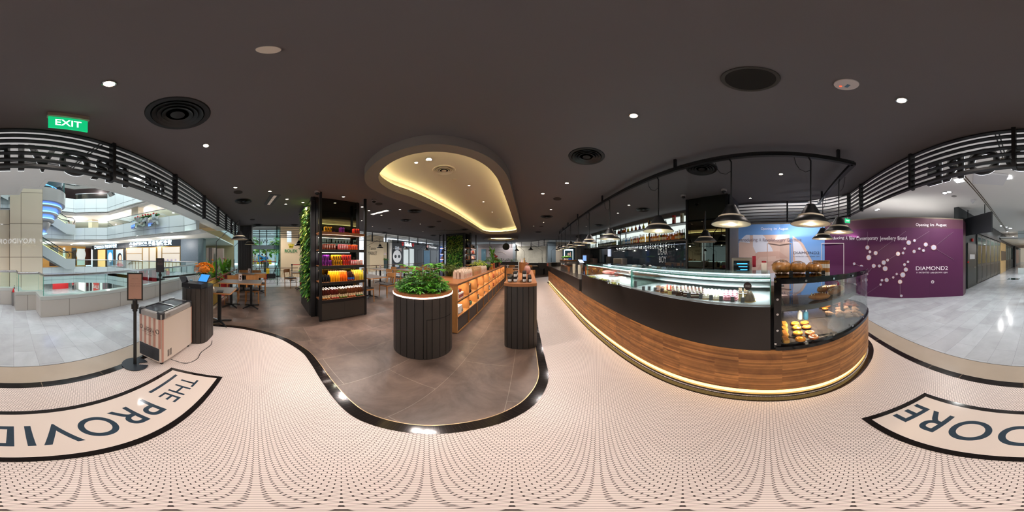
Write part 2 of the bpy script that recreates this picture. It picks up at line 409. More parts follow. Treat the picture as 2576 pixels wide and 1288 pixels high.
# beige stone course just outside the cafe edge
ring = [(-7.7, fy(-7.7))]+[(x, fy(x)) for x in (-4, -2, 0, 1, 2.2, 3.3)]
b = B(); b.sweep(ring, -.02, .003, .34, out=-1); struct(b, 'trim_1', mat('beige_course', '#A99B8B', .18, noise=.12, nscale=3), 'beige stone band outside the cafe edge', 'trim')
b = B(); b.sweep([(x, y-.34) for x, y in ring], -.02, .0045, .008, out=-1); struct(b, 'trim_2', mat('joint_dark', '#4A443D', .6), 'thin dark joint beside the beige stone band', 'trim')
hexL = spline([(-3.2, -1.24), (-3.14, -.79), (-3.13, -.37), (-2.94, .06), (-2.63, .40), (-2.2, .60), (-1.86, .635), (-1.38, .60), (-1.03, .565), (-.82, .555), (-.65, .58), (-.48, .63), (-.35, .69), (-.19, .80), (-.03, .93), (.15, 1.13), (.29, 1.38), (.37, 1.62), (.405, 1.91), (.46, 2.54), (.60, 4.06), (.95, 7.0), (1.49, 10.65)], 5)
front = [(2.6, fy(2.6)+.085), (1.0, fy(1.0)+.085), (-1, fy(-1)+.085), (-3.2, -1.16)]
b = B(); b.prism(hexL+[(2.0, 11.1), (2.7, 11.5), (3.3, 11.5), (3.3, 2), (2.95, -1.2), (2.6, fy(2.6)+.085)]+front[1:-1], 0.0, .008); struct(b, 'floor_mosaic', HEX, 'white hexagon mosaic with dark grout', 'floor')
b = B(); b.sweep(hexL, 0, .011, .098, out=1)
struct(b, 'trim_3', brickmat('granite_uv', '#1E1A19', '#221C1B', '#8C7A66', 1, .62, 3, .0025, rough=.09, uv=True, offs=0), 'black granite band between the mosaic and the grey tiles', 'trim')
b = B(); b.sweep(offset(hexL, .098), 0, .0125, .006, out=1); struct(b, 'trim_4', mat('brass_strip', '#B79B74', .35, metal=1), 'thin brass strip along the granite band', 'trim')
b = B(); b.sweep([(x, fy(x)) for x in (-3.3, -1, 0, 1, 2.7)], 0, .011, .088, out=1); struct(b, 'trim_5', MATS['granite_uv'], 'black granite band along the cafe front', 'trim')
cfoot = offset(CTR, -.075)
b = B(); b.sweep(CTR, 0, .0115, -.075); struct(b, 'trim_6', MATS['granite_uv'], 'black granite band at the foot of the counter', 'trim')
# logo panel let into the mosaic
u = Vector((1, -.078, 0)).normalized(); n2 = Vector((-u.y, u.x, 0)); O = Vector((-.33, -.735, 0))
def LG(a, c, z): q = O+u*a+n2*c; return (q.x, q.y, z)
nearY = lambda a: .285+.018*(a/1.2)**2-.0; farY = lambda a: -.30+.03*(a/1.2)**2
A0, A1 = -1.29, 1.12
def lstrip(f, w): return [LG(a, f(a)+w, 0)[:2] for a in [A0+(A1-A0)*i/12 for i in range(13)]]
def logoloop(ins):
    L = []; K = 12
    a0, a1 = A0+ins+.0, A1-ins
    for i in range(K+1): a = a0+(a1-a0)*i/K; L.append(LG(a+(.0 if i not in (0, K) else (.05*(1 if i == 0 else 0))), farY(a)+ins, 0)[:2])
    for i in range(K, -1, -1): a = a0+(a1-a0)*i/K; L.append(LG(a, nearY(a)-ins, 0)[:2])
    return L
b = B(); b.prism(logoloop(0), 0, .0125, holes=[logoloop(.045)[::-1]]); fr = b
lg = thing('logo_panel', 'cream floor panel reading THE PROVIDORE in slate letters', 'floor sign', (O.x, O.y, 0))
def wp(o, parent):                           # parts given in world coordinates under a placed Empty
    o.parent = parent; o.matrix_parent_inverse = (Matrix.Translation(parent.location) @ Matrix.Rotation(parent.rotation_euler.z, 4, 'Z')).inverted(); return o
wp(fr.out('border', BLK), lg)
b = B(); b.prism(logoloop(.045), 0, .0118); wp(b.out('plate', CREAM), lg)
wp(text('PROVIDORE', 1.66, LG(.22, .01, .0121), u, (0, 0, 1), INK, 'wordmark', height=.235, depth=.0, bold=.012, space=1.12), lg)
wp(text('THE', .42, LG(-.93, .035, .0121), u, (0, 0, 1), INK, 'small_wordmark', height=.155, depth=0, space=1.05, bold=.004), lg)
b = B(); c0 = LG(-.93, -.135, .0121); b.box(c0[0], c0[1], .0119, .41, .03, .0012, rz=math.atan2(u.y, u.x)); wp(b.out('underline', INK), lg)

# ================================================================ ceiling
rim = spline([(-1.95, 1.53), (-1.66, 1.39), (-1.33, 1.32), (-1.0, 1.33), (-.74, 1.40), (-.50, 1.57), (-.30, 1.80), (-.16, 2.1), (-.06, 2.5), (.02, 3.3), (.30, 6.2), (.45, 8.5), (.22, 9.25), (-.28, 9.66), (-.95, 9.86), (-1.55, 9.72), (-1.85, 9.2), (-2.0, 8.3), (-2.18, 5.5), (-2.33, 3.1), (-2.35, 2.4), (-2.22, 1.85)], 5, True)
inn = spline([(-1.84, 1.72), (-1.62, 1.57), (-1.33, 1.48), (-1.03, 1.48), (-.77, 1.57), (-.54, 1.75), (-.37, 2.0), (-.26, 2.35), (-.18, 3.0), (.06, 6.0), (.27, 8.4), (.10, 9.05), (-.30, 9.42), (-.95, 9.58), (-1.38, 9.42), (-1.58, 9.0), (-1.66, 8.3), (-1.82, 5.2), (-1.98, 3.0), (-2.06, 2.4), (-2.0, 1.98)], 5, True)
pock = offset(inn, -.10, True)
ov_o = circ(-.85, 12.7, 1.33, 40, ry=1.45); ov_i = circ(-.85, 12.7, 1.05, 40, ry=1.15); ov_p = circ(-.85, 12.7, 1.12, 40, ry=1.22)
CZ = 2.96
b = B(); b.prism(shop, CZ, CZ+.06, holes=[pock, ov_p]); struct(b, 'ceiling', CEIL, 'dark charcoal painted ceiling of the cafe', 'ceiling')
def cove(name, rim, inn, pock, zb, lab, led=LEDG, dz=.16):
    t = thing(name, lab, 'ceiling feature', (inn[0][0], inn[0][1], zb), kind='structure')
    b = B(); b.prism(rim, zb, CZ-.001, holes=[inn]); wp(b.out('rim', RIM), t)
    b = B(); b.sweep(pock, CZ+.0, CZ+dz, .05, True, -1); wp(b.out('pocket_side', POCK), t)
    b = B(); b.prism(offset(pock, -.04, True), CZ+dz, CZ+dz+.05); wp(b.out('pocket_ceiling', POCK), t)
    b = B(); mid = offset(inn, -.05, True); b.sweep(mid, CZ+.002, CZ+.02, .02, True, -1); wp(b.out('light_strip', led), t)
    return t
LEDGC = mat('led_cove', '#FFF0B8', .5, emit=18, ecol='#FFEFA8')
cove('ceiling_cove', rim, inn, pock, 2.80, 'long rounded ceiling recess glowing yellow along its rim', LEDGC)
cove('ceiling_cove', ov_o, ov_i, ov_p, 2.80, 'far oval ceiling recess glowing yellow', LEDGC)

# ================================================================ slat screen below the ceiling edge
def screen(name, path, label, posts, z0=2.40, z1=2.93, ns=7, letters=False, dep=.05, th=.016, pw=.04):
    t = thing(name, label, 'slat screen', (path[0][0], path[0][1], z0))
    half = offset(path, dep/2)
    for k in range(ns):
        z = z0+(z1-z0)*k/(ns-1); b = B(); b.sweep(half, z, z+(th if k else .03), dep, out=-1); wp(b.out('slat', SLAT), t)
    for x, y, a in posts:
        b = B(); b.box(x, y, z0-.02, pw, dep+.03, CZ-z0+.02, rz=a); wp(b.out('post', SLAT), t)
    return t
fs = [(-7.62, -.86), (3.18, -1.74)]; ta = TILT
fpost = [(x, -1.49-.0815*(x)+.02, ta) for x in (.09, -1.14, -2.36, -3.58, -4.6, -5.5, -6.3, -7.0, 1.30, 2.62)]
screen('slat_screen', fs, 'black horizontal slat screen over the mall entrance, carrying the reversed shop sign', fpost)
screen('slat_screen', spline([(3.18, -1.74), (3.75, -1.45), (4.10, -.95), (4.25, -.31), (4.36, .80)], 4), 'short black slat screen bending behind the pendant lamps by the blue poster', [(4.20, -.5, rad(80)), (3.18, -1.72, rad(-5))])
wpath = [(-7.80, -.15), (-7.66, 2.33), (-7.53, 5.64), (-7.24, 8.59), (-7.08, 10.85), (-7.05, 12.4), (-7.11, 13.55)]
wpo = [(-7.75, 1.0, 1.5), (-7.66, 2.33, 1.5), (-7.6, 3.9, 1.5), (-7.55, 5.2, 1.5), (-7.48, 6.47, 1.5), (-7.37, 7.54, 1.5), (-7.24, 8.59, 1.5), (-7.16, 9.79, 1.5), (-7.08, 10.85, 1.5), (-7.05, 12.16, 1.5)]
screen('slat_screen', wpath, 'long black slat screen on the street side, over the dining rail', wpo)
npath = [(-7.11, 13.55), (-5.9, 14.55), (-4.13, 15.78), (-2.32, 16.9), (-.04, 17.3), (1.0, 17.0), (1.91, 16.2), (2.52, 15.26), (2.81, 14.06), (3.9, 14.1), (5.82, 14.15)]
screen('slat_screen', npath, 'curved black slat screen at the far end of the cafe', [(x, y, 0) for x, y in npath[1:-1]])
# the sign: black letters fixed to the slats, lit faces turned to the mall
sg = thing('shop_sign', 'black letters reading THE PROVIDORE fixed outside the entrance slats, seen from behind', 'sign', (-.48, -1.60, 2.42))
uu = Vector((1, -.083, 0)).normalized(); nn = Vector((uu.y, -uu.x, 0))
LIT = mat('sign_face', '#FFFFFF', .5, emit=9, ecol='#F2F6FF')
def letters(body, width, cx, z, h):
    y = fy(cx)-.105
    for nm, m, d0, ex in (('letter_body', BM, 0, .05), ('letter_face', LIT, .0515, .001)):
        cu = bpy.data.curves.new('t', 'FONT'); cu.body = body; cu.size = 1; cu.space_character = 1.12; cu.offset = .02; cu.align_x = 'CENTER'
        ob = bpy.data.objects.new('t', cu); me = bpy.data.meshes.new_from_object(ob); bpy.data.objects.remove(ob)
        xs = [q.co.x for q in me.vertices]; ys = [q.co.y for q in me.vertices]; kx = width/(max(xs)-min(xs)); ky = h/(max(ys)-min(ys)); mx = (max(xs)+min(xs))/2; my = min(ys)
        for q in me.vertices:
            v = Vector((cx, y, z))+uu*(q.co.x-mx)*kx+Vector((0, 0, 1))*(q.co.y-my)*ky+nn*d0; q.co = v
        if nm == 'letter_body':
            import bmesh
            bm = bmesh.new(); bm.from_mesh(me); r = bmesh.ops.extrude_face_region(bm, geom=bm.faces[:]); vs = [g for g in r['geom'] if isinstance(g, bmesh.types.BMVert)]
            bmesh.ops.translate(bm, verts=vs, vec=nn*ex); bm.to_mesh(me); bm.free()
        me.materials.clear(); me.materials.append(m); o = bpy.data.objects.new(nm, me); COL.objects.link(o); wp(o, sg)
letters('PROVIDORE', 2.67, -.17, 2.45, .37); letters('THE', .47, -2.09, 2.56, .22)
b = B(); b.box(-2.09, fy(-2.09)-.13, 2.49, .5, .05, .03, rz=TILT); wp(b.out('underline', BM), sg)

# ================================================================ columns and walls of the cafe
def fluted(path, z0, z1, pw, gap, depth, closed=False, core=BM, m=DKP, name='panel', parent=None, world=True, out=-1):
    """upright planks with shadow gaps along a plan path; one mesh"""
    b = B(); pts = [Vector((p[0], p[1])) for p in path]+([Vector((path[0][0], path[0][1]))] if closed else [])
    L = [0]
    for i in range(1, len(pts)): L.append(L[-1]+(pts[i]-pts[i-1]).length)
    def at(s):
        s = max(0, min(L[-1]-1e-6, s))
        for i in range(1, len(L)):
            if s <= L[i]: t = (s-L[i-1])/(L[i]-L[i-1]+1e-9); d = (pts[i]-pts[i-1]).normalized(); return pts[i-1].lerp(pts[i], t), d
    n = max(1, round(L[-1]/pw)); w = L[-1]/n
    for k in range(n):
        q = [at(k*w+gap/2), at(k*w+w*.5), at(k*w+w-gap/2)]
        nn_ = [Vector((d.y, -d.x))*(-out) for p, d in q]
        o = [p+nn_[i]*depth*-1 for i, (p, d) in enumerate(q)]; a = [p for p, d in q]
        ring_ = [a[0], a[1], a[2], o[2], o[1], o[0]] 
        b.prism([(v.x, v.y) for v in ring_], z0, z1)
    return b
def colbox(name, x, y, sx, sy, z1, label, m=FLUT, rz=TILT, pw=.085):
    t = thing(name, label, 'column', (x, y, 0), rz, kind='structure')
    b = B(); b.bbox(-sx/2, sx/2, -sy/2, sy/2, 0, z1); b.out('core', BM, t)
    pth = [(-sx/2, -sy/2), (sx/2, -sy/2), (sx/2, sy/2), (-sx/2, sy/2)]
    b = fluted(pth, 0, z1, pw, .012, .02, closed=True, out=1); b.out('flutes', m, t); return t
colbox('column_fluted', -8.0, -.52, .55, .62, CZ, 'charcoal fluted column at the corner nearest the atrium')
# dark mirror column by the counter
t = thing('column_mirror', 'dark column by the counter with a smoked mirror face and a fluted side', 'column', (3.93, 1.38, 0), kind='structure')
b = B(); b.prism([(3.56, .88), (4.28, .82), (4.36, 1.86), (3.60, 1.93)], 0, CZ-.002); wp(b.out('core', BM), t)
b = B(); b.sweep([(3.555, 1.90), (3.515, .93)], 1.05, CZ-.01, .03, out=1); wp(b.out('mirror_face', MIRR), t)
b = B(); b.bar((3.52, .905, .02), (3.52, .905, CZ-.01), .07, .05); b.bar((3.56, 1.93, .02), (3.56, 1.93, CZ-.01), .06, .05); wp(b.out('frame', BM), t)
b = fluted([(3.53, .86), (4.26, .80)], 0, CZ-.01, .05, .012, .02, out=1); wp(b.out('flutes', FLUT), t)
# ================================================================ the service counter
def cut(path, ya, yb):                       # piece of the counter front between two y values (ya > yb), first 85% of the curve only
    return [p for p in path if yb-1e-6 <= p[1] <= ya+1e-6 and not (p[0] > 2.2 and p[1] < 0)]
STAVE = brickmat('oak_staves', '#C4864C', '#7E4F2A', '#6B4022', 1, .55, .019, .0003, rough=.40, uv=True, noise=.20, nsc=5, offs=.37)
ct = thing('service_counter', 'long curved service counter clad in oak staves with a glowing foot and charcoal upper panel', 'counter', (1.6, 2.0, 0))
backp = [(3.05, -1.0), (3.05, -.1), (2.12, .05), (2.15, 1.4), (2.3, 3.0), (2.42, 4.2), (2.6, 6.4), (2.8, 9.0)]
body = CTR+backp
b = B(); b.prism(offset(CTR, .05)+backp, 0, .13); wp(b.out('plinth', BM), ct)
b = B(); b.prism(offset(CTR, .02)+backp, .13, .66); wp(b.out('carcass', BM), ct)
b = B(); b.sweep(CTR, .125, .662, .018, out=1); wp(b.out('stave_cladding', STAVE), ct)
b = B(); b.sweep(offset(CTR, .03), .045, .122, .012, out=1); wp(b.out('foot_light', LEDK), ct)
b = B(); b.sweep(offset(CTR, .012), .012, .04, .03, out=1); wp(b.out('foot_lip', DSTEEL), ct)
PAN = mat('counter_panel', '#2C2623', .30, noise=.10, nscale=1.5, spec=.45)
front1 = [p for p in CTR if p[1] > 3.40]; front2 = [p for p in CTR if p[1] <= 3.5 and p[1] >= -.06 and p[0] < 1.8]
b = B(); b.sweep(offset(front1, .004), .662, .95, .02, out=1); wp(b.out('upper_panel', PAN), ct)
b = B(); b.sweep(offset(front2, .004), .662, 1.085, .02, out=1); wp(b.out('upper_panel', PAN), ct)
b = B(); b.prism(offset(front1, .01)+[(2.3, 3.4), (2.42, 4.2), (2.6, 6.4), (2.8, 9.0)], .66, .945); wp(b.out('bar_top', mat('bar_top', '#3A3532', .25)), ct)
b = B(); b.prism(offset(front2, .01)+[(2.12, -.02), (2.15, 1.4), (2.3, 3.0), (2.33, 3.4)], .66, 1.07); wp(b.out('case_base', mat('ledge_gloss', '#22262A', .12)), ct)
b = B(); b.box(1.99, 8.55, .945, .13, .75, .20, rz=rad(-7)); b.box(2.36, 8.85, .945, .7, .12, .20, rz=rad(-7)); b.box(2.2, 8.6, 1.13, .55, .65, .02, rz=rad(-7)); wp(b.out('end_hutch', PAN), ct)
# ---- refrigerated glass cases
def glass_case(y0, y1, lab, led):
    f = offset([p for p in CTR if y1 <= p[1] <= y0 and p[0] < 1.8], .055); f = [(f[0][0]+(0), y0)]+f[1:-1]+[(f[-1][0], y1)]
    bk = [(p[0]+.74, p[1]) for p in f]
    t = thing('display_case', lab, 'display case', (f[len(f)//2][0]+.35, (y0+y1)/2, 1.07))
    b = B(); b.sweep(f, 1.088, 1.312, .008, out=1); wp(b.out('front_glass', GLASS), t)
    b = B(); b.prism([(p[0]-.012, p[1]) for p in f]+bk[::-1], 1.312, 1.324); wp(b.out('top_glass', GLASSG), t)
    b = B(); b.sweep([(p[0]-.014, p[1]) for p in f], 1.311, 1.325, .004, out=1); wp(b.out('glass_rim', GEDGE), t)
    for q, r in ((f[0], bk[0]), (f[-1], bk[-1])):
        b = B(); b.bar((q[0], q[1], 1.2), (r[0], r[1], 1.2), .008, .222); wp(b.out('side_glass', GLASSG), t)
        b = B(); b.bar((q[0], q[1], 1.088), (q[0], q[1], 1.31), .008); wp(b.out('corner_edge', GEDGE), t)
    b = B(); b.prism(f+bk[::-1], 1.07, 1.09); wp(b.out('deck', mat('case_deck', '#C9CFCE', .25)), t)
    b = B(); b.sweep([(p[0]+.72, p[1]) for p in f], 1.08, 1.31, .01, out=1); wp(b.out('back_door', mat('case_back', '#C3CBC8', .25)), t)
    for dx, z in ((.46, 1.15), (.56, 1.20)):
        b = B(); b.prism([(p[0]+dx, p[1]) for p in f]+[(p[0]+.71, p[1]) for p in f][::-1], z, z+.012); wp(b.out('step_shelf', mat('case_shelf', '#DDE3E2', .2)), t)
    b = B(); b.sweep([(p[0]+.40, p[1]) for p in f], 1.292, 1.308, .018, out=1); wp(b.out('light_strip', LEDC), t)
    b = B(); b.sweep([(p[0]+.02, p[1]) for p in f], 1.298, 1.309, .012, out=1); wp(b.out('light_strip', LEDC), t)
    return t
glass_case(3.10, 1.60, 'far glass display case of deli meats and cheeses on the counter', LEDC)
glass_case(1.555, -.02, 'near glass display case of cakes on the counter', LEDC)
t = thing('sticker', 'round dark sticker with white lettering on the corner of the cake case glass', 'sticker', (1.33, .02, 1.25))
sp = XY(1881, 1.335)
b = B(); b.disc((sp[0]-.01, sp[1], 1.253), (-1, 0, 0), .033, .003, 24); wp(b.out('disc', mat('sticker_brown', '#2E201B', .5)), t)
INKW = mat('ink_white', '#EDEAE4', .6)
wp(text('WHOLE CAKES\nAVAILABLE\nFOR PRE ORDER', .052, (sp[0]-.012, sp[1], 1.253), (0, -1, 0), (-1, 0, 0), INKW, 'lettering', depth=.0015), t)
# ---- price cards standing along the front of the cakes
card = mat('card_slate', '#66696A', .6)
CARDS = [(785, 1), (885, 0), (955, 0), (1030, 0), (1115, 0), (1205, 0), (1308, 0), (1448, 0), (1598, 0), (1728, 0), (1852, 0), (1995, 0), (2120, 0)]
proto = None
for i, (cx, big) in enumerate(CARDS):
    px = 1440+cx/4.954; best = min([p for p in CTR if -.1 < p[1] < 3.2 and p[0] < 1.8], key=lambda p: abs(math.atan2(p[0], p[1])-(px/2576-.5)*2*PI))
    lon = (px/2576-.5)*2*PI; d = math.hypot(*best)+.10; x, y = d*sin(lon), d*cos(lon)
    lab = 'grey price card in the front row of the cake case, %s from the far end' % ['','second','third','fourth','fifth','sixth','seventh','eighth','ninth','tenth','eleventh','twelfth','thirteenth'][i] if i else 'tall arched grey price card at the far end of the cake case'
    b = B(); b.box(0, 0, 0, .004, .034, .048 if not big else .085); b.box(.012, 0, 0, .03, .03, .003)
    for k in range(3): b.box(-.0026, 0, .030-.009*k, .001, .024, .002)
    o = b.out('price_card', card, None, (x, y, 1.0905), rz=-lon+PI/2); 
    tag(o, lab, 'price card', 'price cards in the cake case')
# ---- cakes
def cz(px, py, z): return P(px, py, z)
CK = {}
def cakeproto(kind):
    b = B()
    if kind == 'choc': m = ['#3B2118', '#EFE3C8']; b.box(0, 0, 0, .055, .055, .038); b.cur = 1; b.sph(0, 0, .045, .014, 8, 5)
    elif kind == 'cheese': m = ['#E9D48A', '#B5282C']; b.box(0, 0, 0, .06, .045, .035); b.cur = 1; b.sph(0, 0, .04, .011, 8, 5)
    elif kind == 'tart': m = ['#C58A47', '#5A2A1E']; b.lathe([(.026, 0), (.034, .018), (.029, .018), (.027, .014)], seg=14); b.cur = 1; b.lathe([(.028, .012), (.02, .024), (0, .028)], seg=14)
    elif kind == 'rose': m = ['#D98A97', '#E9C9C9']; b.lathe([(.024, 0), (.034, .012), (.02, .026), (.026, .03), (.012, .042), (0, .046)], seg=12)
    elif kind == 'cream': m = ['#F0E6CE', '#D9B45A']; b.lathe([(.03, 0), (.036, .014), (.022, .028), (.026, .03), (0, .05)], seg=12); b.cur = 1; b.cyl(0, 0, -.001, .037, .004, 14)
    elif kind == 'tube': m = ['#E8CF96', '#4A3326']; b.cyl(0, 0, 0, .018, .065, 14); b.cur = 1; b.cyl(0, 0, .065, .018, .006, 14)
    elif kind == 'cone': m = ['#7E6B58', '#D6A94A']; b.lathe([(.038, .004), (.036, .02), (.022, .05), (.0, .085)], seg=18); b.cur = 1; b.cyl(0, 0, 0, .045, .004, 18)
    elif kind == 'layer': m = ['#4A2A1E', '#E7DDC6']; b.box(0, 0, 0, .09, .05, .02); b.box(0, 0, .03, .09, .05, .014); b.cur = 1; b.box(0, 0, .02, .088, .05, .01); b.sph(.02, 0, .05, .012, 7, 4)
    return b.out(kind+'_cake', [mat('cake_'+kind+str(i), c, .5, noise=.12, nscale=40) for i, c in enumerate(m)])
names = {'choc': 'square dark chocolate cake with a cream dot', 'cheese': 'yellow cheesecake slice with a red berry', 'tart': 'small brown glazed tart', 'rose': 'pink piped rose cake', 'cream': 'pale cream puff cake with nuts', 'tube': 'upright pale cylinder cake, dark cap', 'cone': 'grey cone cake on a gold board', 'layer': 'layered chocolate and cream slice'}
sec = [('tart', 1040, 1200, 'in the far quarter of the cake case'), ('cheese', 1160, 1290, 'behind the sixth price card'), ('choc', 1250, 1400, 'in the middle of the cake case'), ('layer', 1370, 1600, 'left of the cream cakes'), ('cream', 1630, 1850, 'beside the pink rose cakes'), ('rose', 1890, 2050, 'in front of the pale cylinders'), ('tube', 2060, 2190, 'beside the cone cakes'), ('cone', 2170, 2240, 'in the near corner of the cake case')]
for kind, xa, xb, where in sec:
    pr = None; rows = 4 if kind != 'cone' else 2
    cols = max(2, round((xb-xa)/48)); cols = 2 if kind in('cone','tube') else cols
    for r in range(rows):
        for c in range(cols):
            px = 1440+(xa+(xb-xa)*(c+.5)/cols)/4.954; lon = (px/2576-.5)*2*PI
            best = min([p for p in CTR if -.1 < p[1] < 3.2 and p[0] < 1.8], key=lambda p: abs(math.atan2(p[0], p[1])-lon)); d = math.hypot(*best)+.16+.085*r
            x, y = d*sin(lon), d*cos(lon)
            if y > 1.50 or y < .01: continue
            if pr is None: o = pr = cakeproto(kind)
            else: o = pr.copy(); COL.objects.link(o)
            o.location = (x, y, 1.0905); o.rotation_euler = (0, 0, -lon+random.uniform(-.2, .2))
            tag(o, names[kind]+' '+where, 'cake', kind+' cakes '+where)
# pies with crust at the far end of the cake case
# ---- deli case contents
def deli(name, label, cat, b, m, px, py, z=1.0905, rz=0):
    x, y = P(px, py, z+.02); o = b.out(name, m, None, (x, y, z), rz); return tag(o, label, cat)
mS = mat('salami', '#9C4338', .5, noise=.35, nscale=60); mC = mat('cheese_m', '#E8C77E', .5, noise=.1); mW = mat('cheese_w', '#EFE9D8', .5, noise=.05, nscale=20); mO = mat('olive', '#8A8B3C', .4, noise=.4, nscale=60); mBk = mat('basket', '#9A6B3A', .6, noise=.3, nscale=60)
DL = [(1497, 683, 'bread_basket', 'basket of crusty rolls at the far end of the deli case'), (1512, 686, 'bread_basket', 'second basket of golden bread sticks in the deli case'), (1527, 688, 'ham', 'pink leg of ham in the middle of the deli case'), (1545, 693, 'salami', 'pile of red salami slices in the deli case'), (1563, 690, 'cheese_round', 'orange rinded cheese with a black card in the deli case'), (1575, 700, 'cheese_wedge', 'white cheese wedge by the divider of the deli case'), (1560, 706, 'cheese_wedge', 'pale cheese block in front of the salami'), (1490, 696, 'olive_tray', 'tray of green olives at the front of the deli case'), (1520, 703, 'olive_tray', 'tray of chopped herbs at the front of the deli case'), (1545, 712, 'olive_tray', 'tray of green antipasti nearest the divider')]
for i, (px, py, kind, lab) in enumerate(DL):
    b = B(); m = mC
    if kind == 'bread_basket':
        m = [mBk, mat('crust', '#D29A4B', .5, noise=.25, nscale=30)]; b.lathe([(.05, 0), (.07, .05), (.064, .05), (.046, .006)], seg=16); b.cur = 1
        for k in range(9): b.sph(random.uniform(-.04, .04), random.uniform(-.04, .04), .06+random.uniform(0, .04), .02, 8, 5, 1.5, .8, .8)
    elif kind == 'ham': m = mat('ham', '#D98E84', .45, noise=.2, nscale=20); b.sph(0, 0, .05, .055, 12, 8, 1.1, 2.0, .9)
    elif kind == 'salami': m = mS; [b.disc((random.uniform(-.07, .07), random.uniform(-.1, .1), .01+.005*k), (random.uniform(-.4, .4), random.uniform(-.4, .4), 1), .028, .004, 14) for k in range(22)]
    elif kind == 'cheese_round': m = [mat('rind', '#E08A22', .5), card]; b.cyl(0, 0, 0, .06, .05, 20); b.cur = 1; b.box(0, 0, .05, .05, .004, .04)
    elif kind == 'cheese_wedge': m = mW; b.prism([(0, 0), (.13, .03), (.13, -.05)], 0, .045)
    else: m = [STEEL, mO]; b.box(0, 0, 0, .10, .20, .012); b.cur = 1; [b.sph(random.uniform(-.04, .04), random.uniform(-.09, .09), .018, .010, 6, 4) for k in range(40)]
    deli(kind, lab, kind.replace('_', ' '), b, m, px, py, rz=i*.5 if kind != 'olive_tray' else .0)
# ================================================================ the round-ended pastry case
pc = thing('pastry_case', 'curved glass pastry case at the rounded end of the counter', 'display case', (2.1, -.7, .66))
arc = [p for p in CTR if p[1] < -.06 or p[0] > 1.9 and p[1] < 0]; arc = [(1.281, -.06)]+[p for p in arc if p[1] < -.08]
ins = [(2.98, -1.0), (2.98, -.08), (1.30, -.065)]
b = B(); b.prism(offset(arc, -.004)+ins, .662, .70); wp(b.out('base_rim', mat('gloss_black', '#0E0E10', .12)), pc)
b = B(); b.prism(offset(arc, .05)+[(2.93, -1.0), (2.93, -.12), (1.34, -.12)], .70, .712); wp(b.out('deck', mat('deck_grey', '#4B4644', .16)), pc)
b = B(); b.sweep(offset(arc, .012), .69, 1.30, .006, out=1); wp(b.out('curved_glass', glassmat('case_glass', (.97, .99, .98, 1), mixf=.95)), pc)
b = B(); b.sweep(offset(arc, .008), 1.275, 1.318, .012, out=1); wp(b.out('top_band', mat('band_black', '#15181A', .10)), pc)
b = B(); b.prism(offset(arc, .004)+ins, 1.318, 1.328); wp(b.out('top_glass', glassmat('smoke_glass', (.55, .50, .52, 1), mixf=.80)), pc)
b = B(); b.bar((1.31, -.075, .69), (1.31, -.075, 1.32), .055, .055); wp(b.out('corner_post', MATS['gloss_black']), pc)
for x, y in ((1.42, -.10), (2.0, -.12), (2.90, -.14), (1.95, -.95)):
    b = B(); b.bar((x, y, .71), (x, y, 1.31), .035, .035); wp(b.out('support', mat('support_grey', '#55524F', .35, metal=.5)), pc)
inner = offset(arc, .15)
b = B(); b.prism(inner+[(2.9, -1.0), (2.9, -.15), (1.44, -.15)], 1.03, 1.038); wp(b.out('mid_shelf', glassmat('shelf_glass', (.80, .80, .86, 1), mixf=.80)), pc)
b = B(); b.sweep(inner, .99, 1.042, .012, out=1); wp(b.out('shelf_edge', mat('polished_edge', '#6E6A66', .25, metal=.8)), pc)
for i in range(9):
    a = arc[min(len(arc)-1, int(i*len(arc)/9.0))]; q = offset(arc, -.002)[min(len(arc)-1, int(i*len(arc)/9.0))]; nr = (q[0]-a[0], q[1]-a[1], 0)
    for z in (.735, 1.297):
        b = B(); b.disc((a[0], a[1], z), nr, .010, .006, 12); wp(b.out('bolt', CHROME), pc)
for z in (.87, 1.02, 1.15):
    b = B(); b.disc((1.281, -.075, z), (-1, 0, 0), .010, .006, 12); wp(b.out('bolt', CHROME), pc)
for (sx_, z, tx) in ((6, 1.20, 'FRESHLY\nBAKED\nDAILY'), (6.4, 1.09, 'ASK US\nFOR MORE')):
    px = 2160; lon = (px/2576-.5)*2*PI; k = min(arc, key=lambda p: abs(math.atan2(p[0], p[1])-lon)); j = arc.index(k); q = offset(arc, -.01)[j]; nr = Vector((q[0]-k[0], q[1]-k[1], 0)).normalized(); uu2 = Vector((-nr.y, nr.x, 0))
    s_ = thing('sticker', 'round black sticker on the curved pastry glass, %s of two' % ('upper' if z > 1.15 else 'lower'), 'sticker', (k[0], k[1], z))
    b = B(); b.disc((k[0], k[1], z), nr, .034, .002, 24); wp(b.out('disc', mat('sticker_black', '#15110F', .5)), s_)
    wp(text(tx, .05, Vector((k[0], k[1], z))+nr*.002, uu2, nr, INKW, 'lettering', depth=.002), s_)
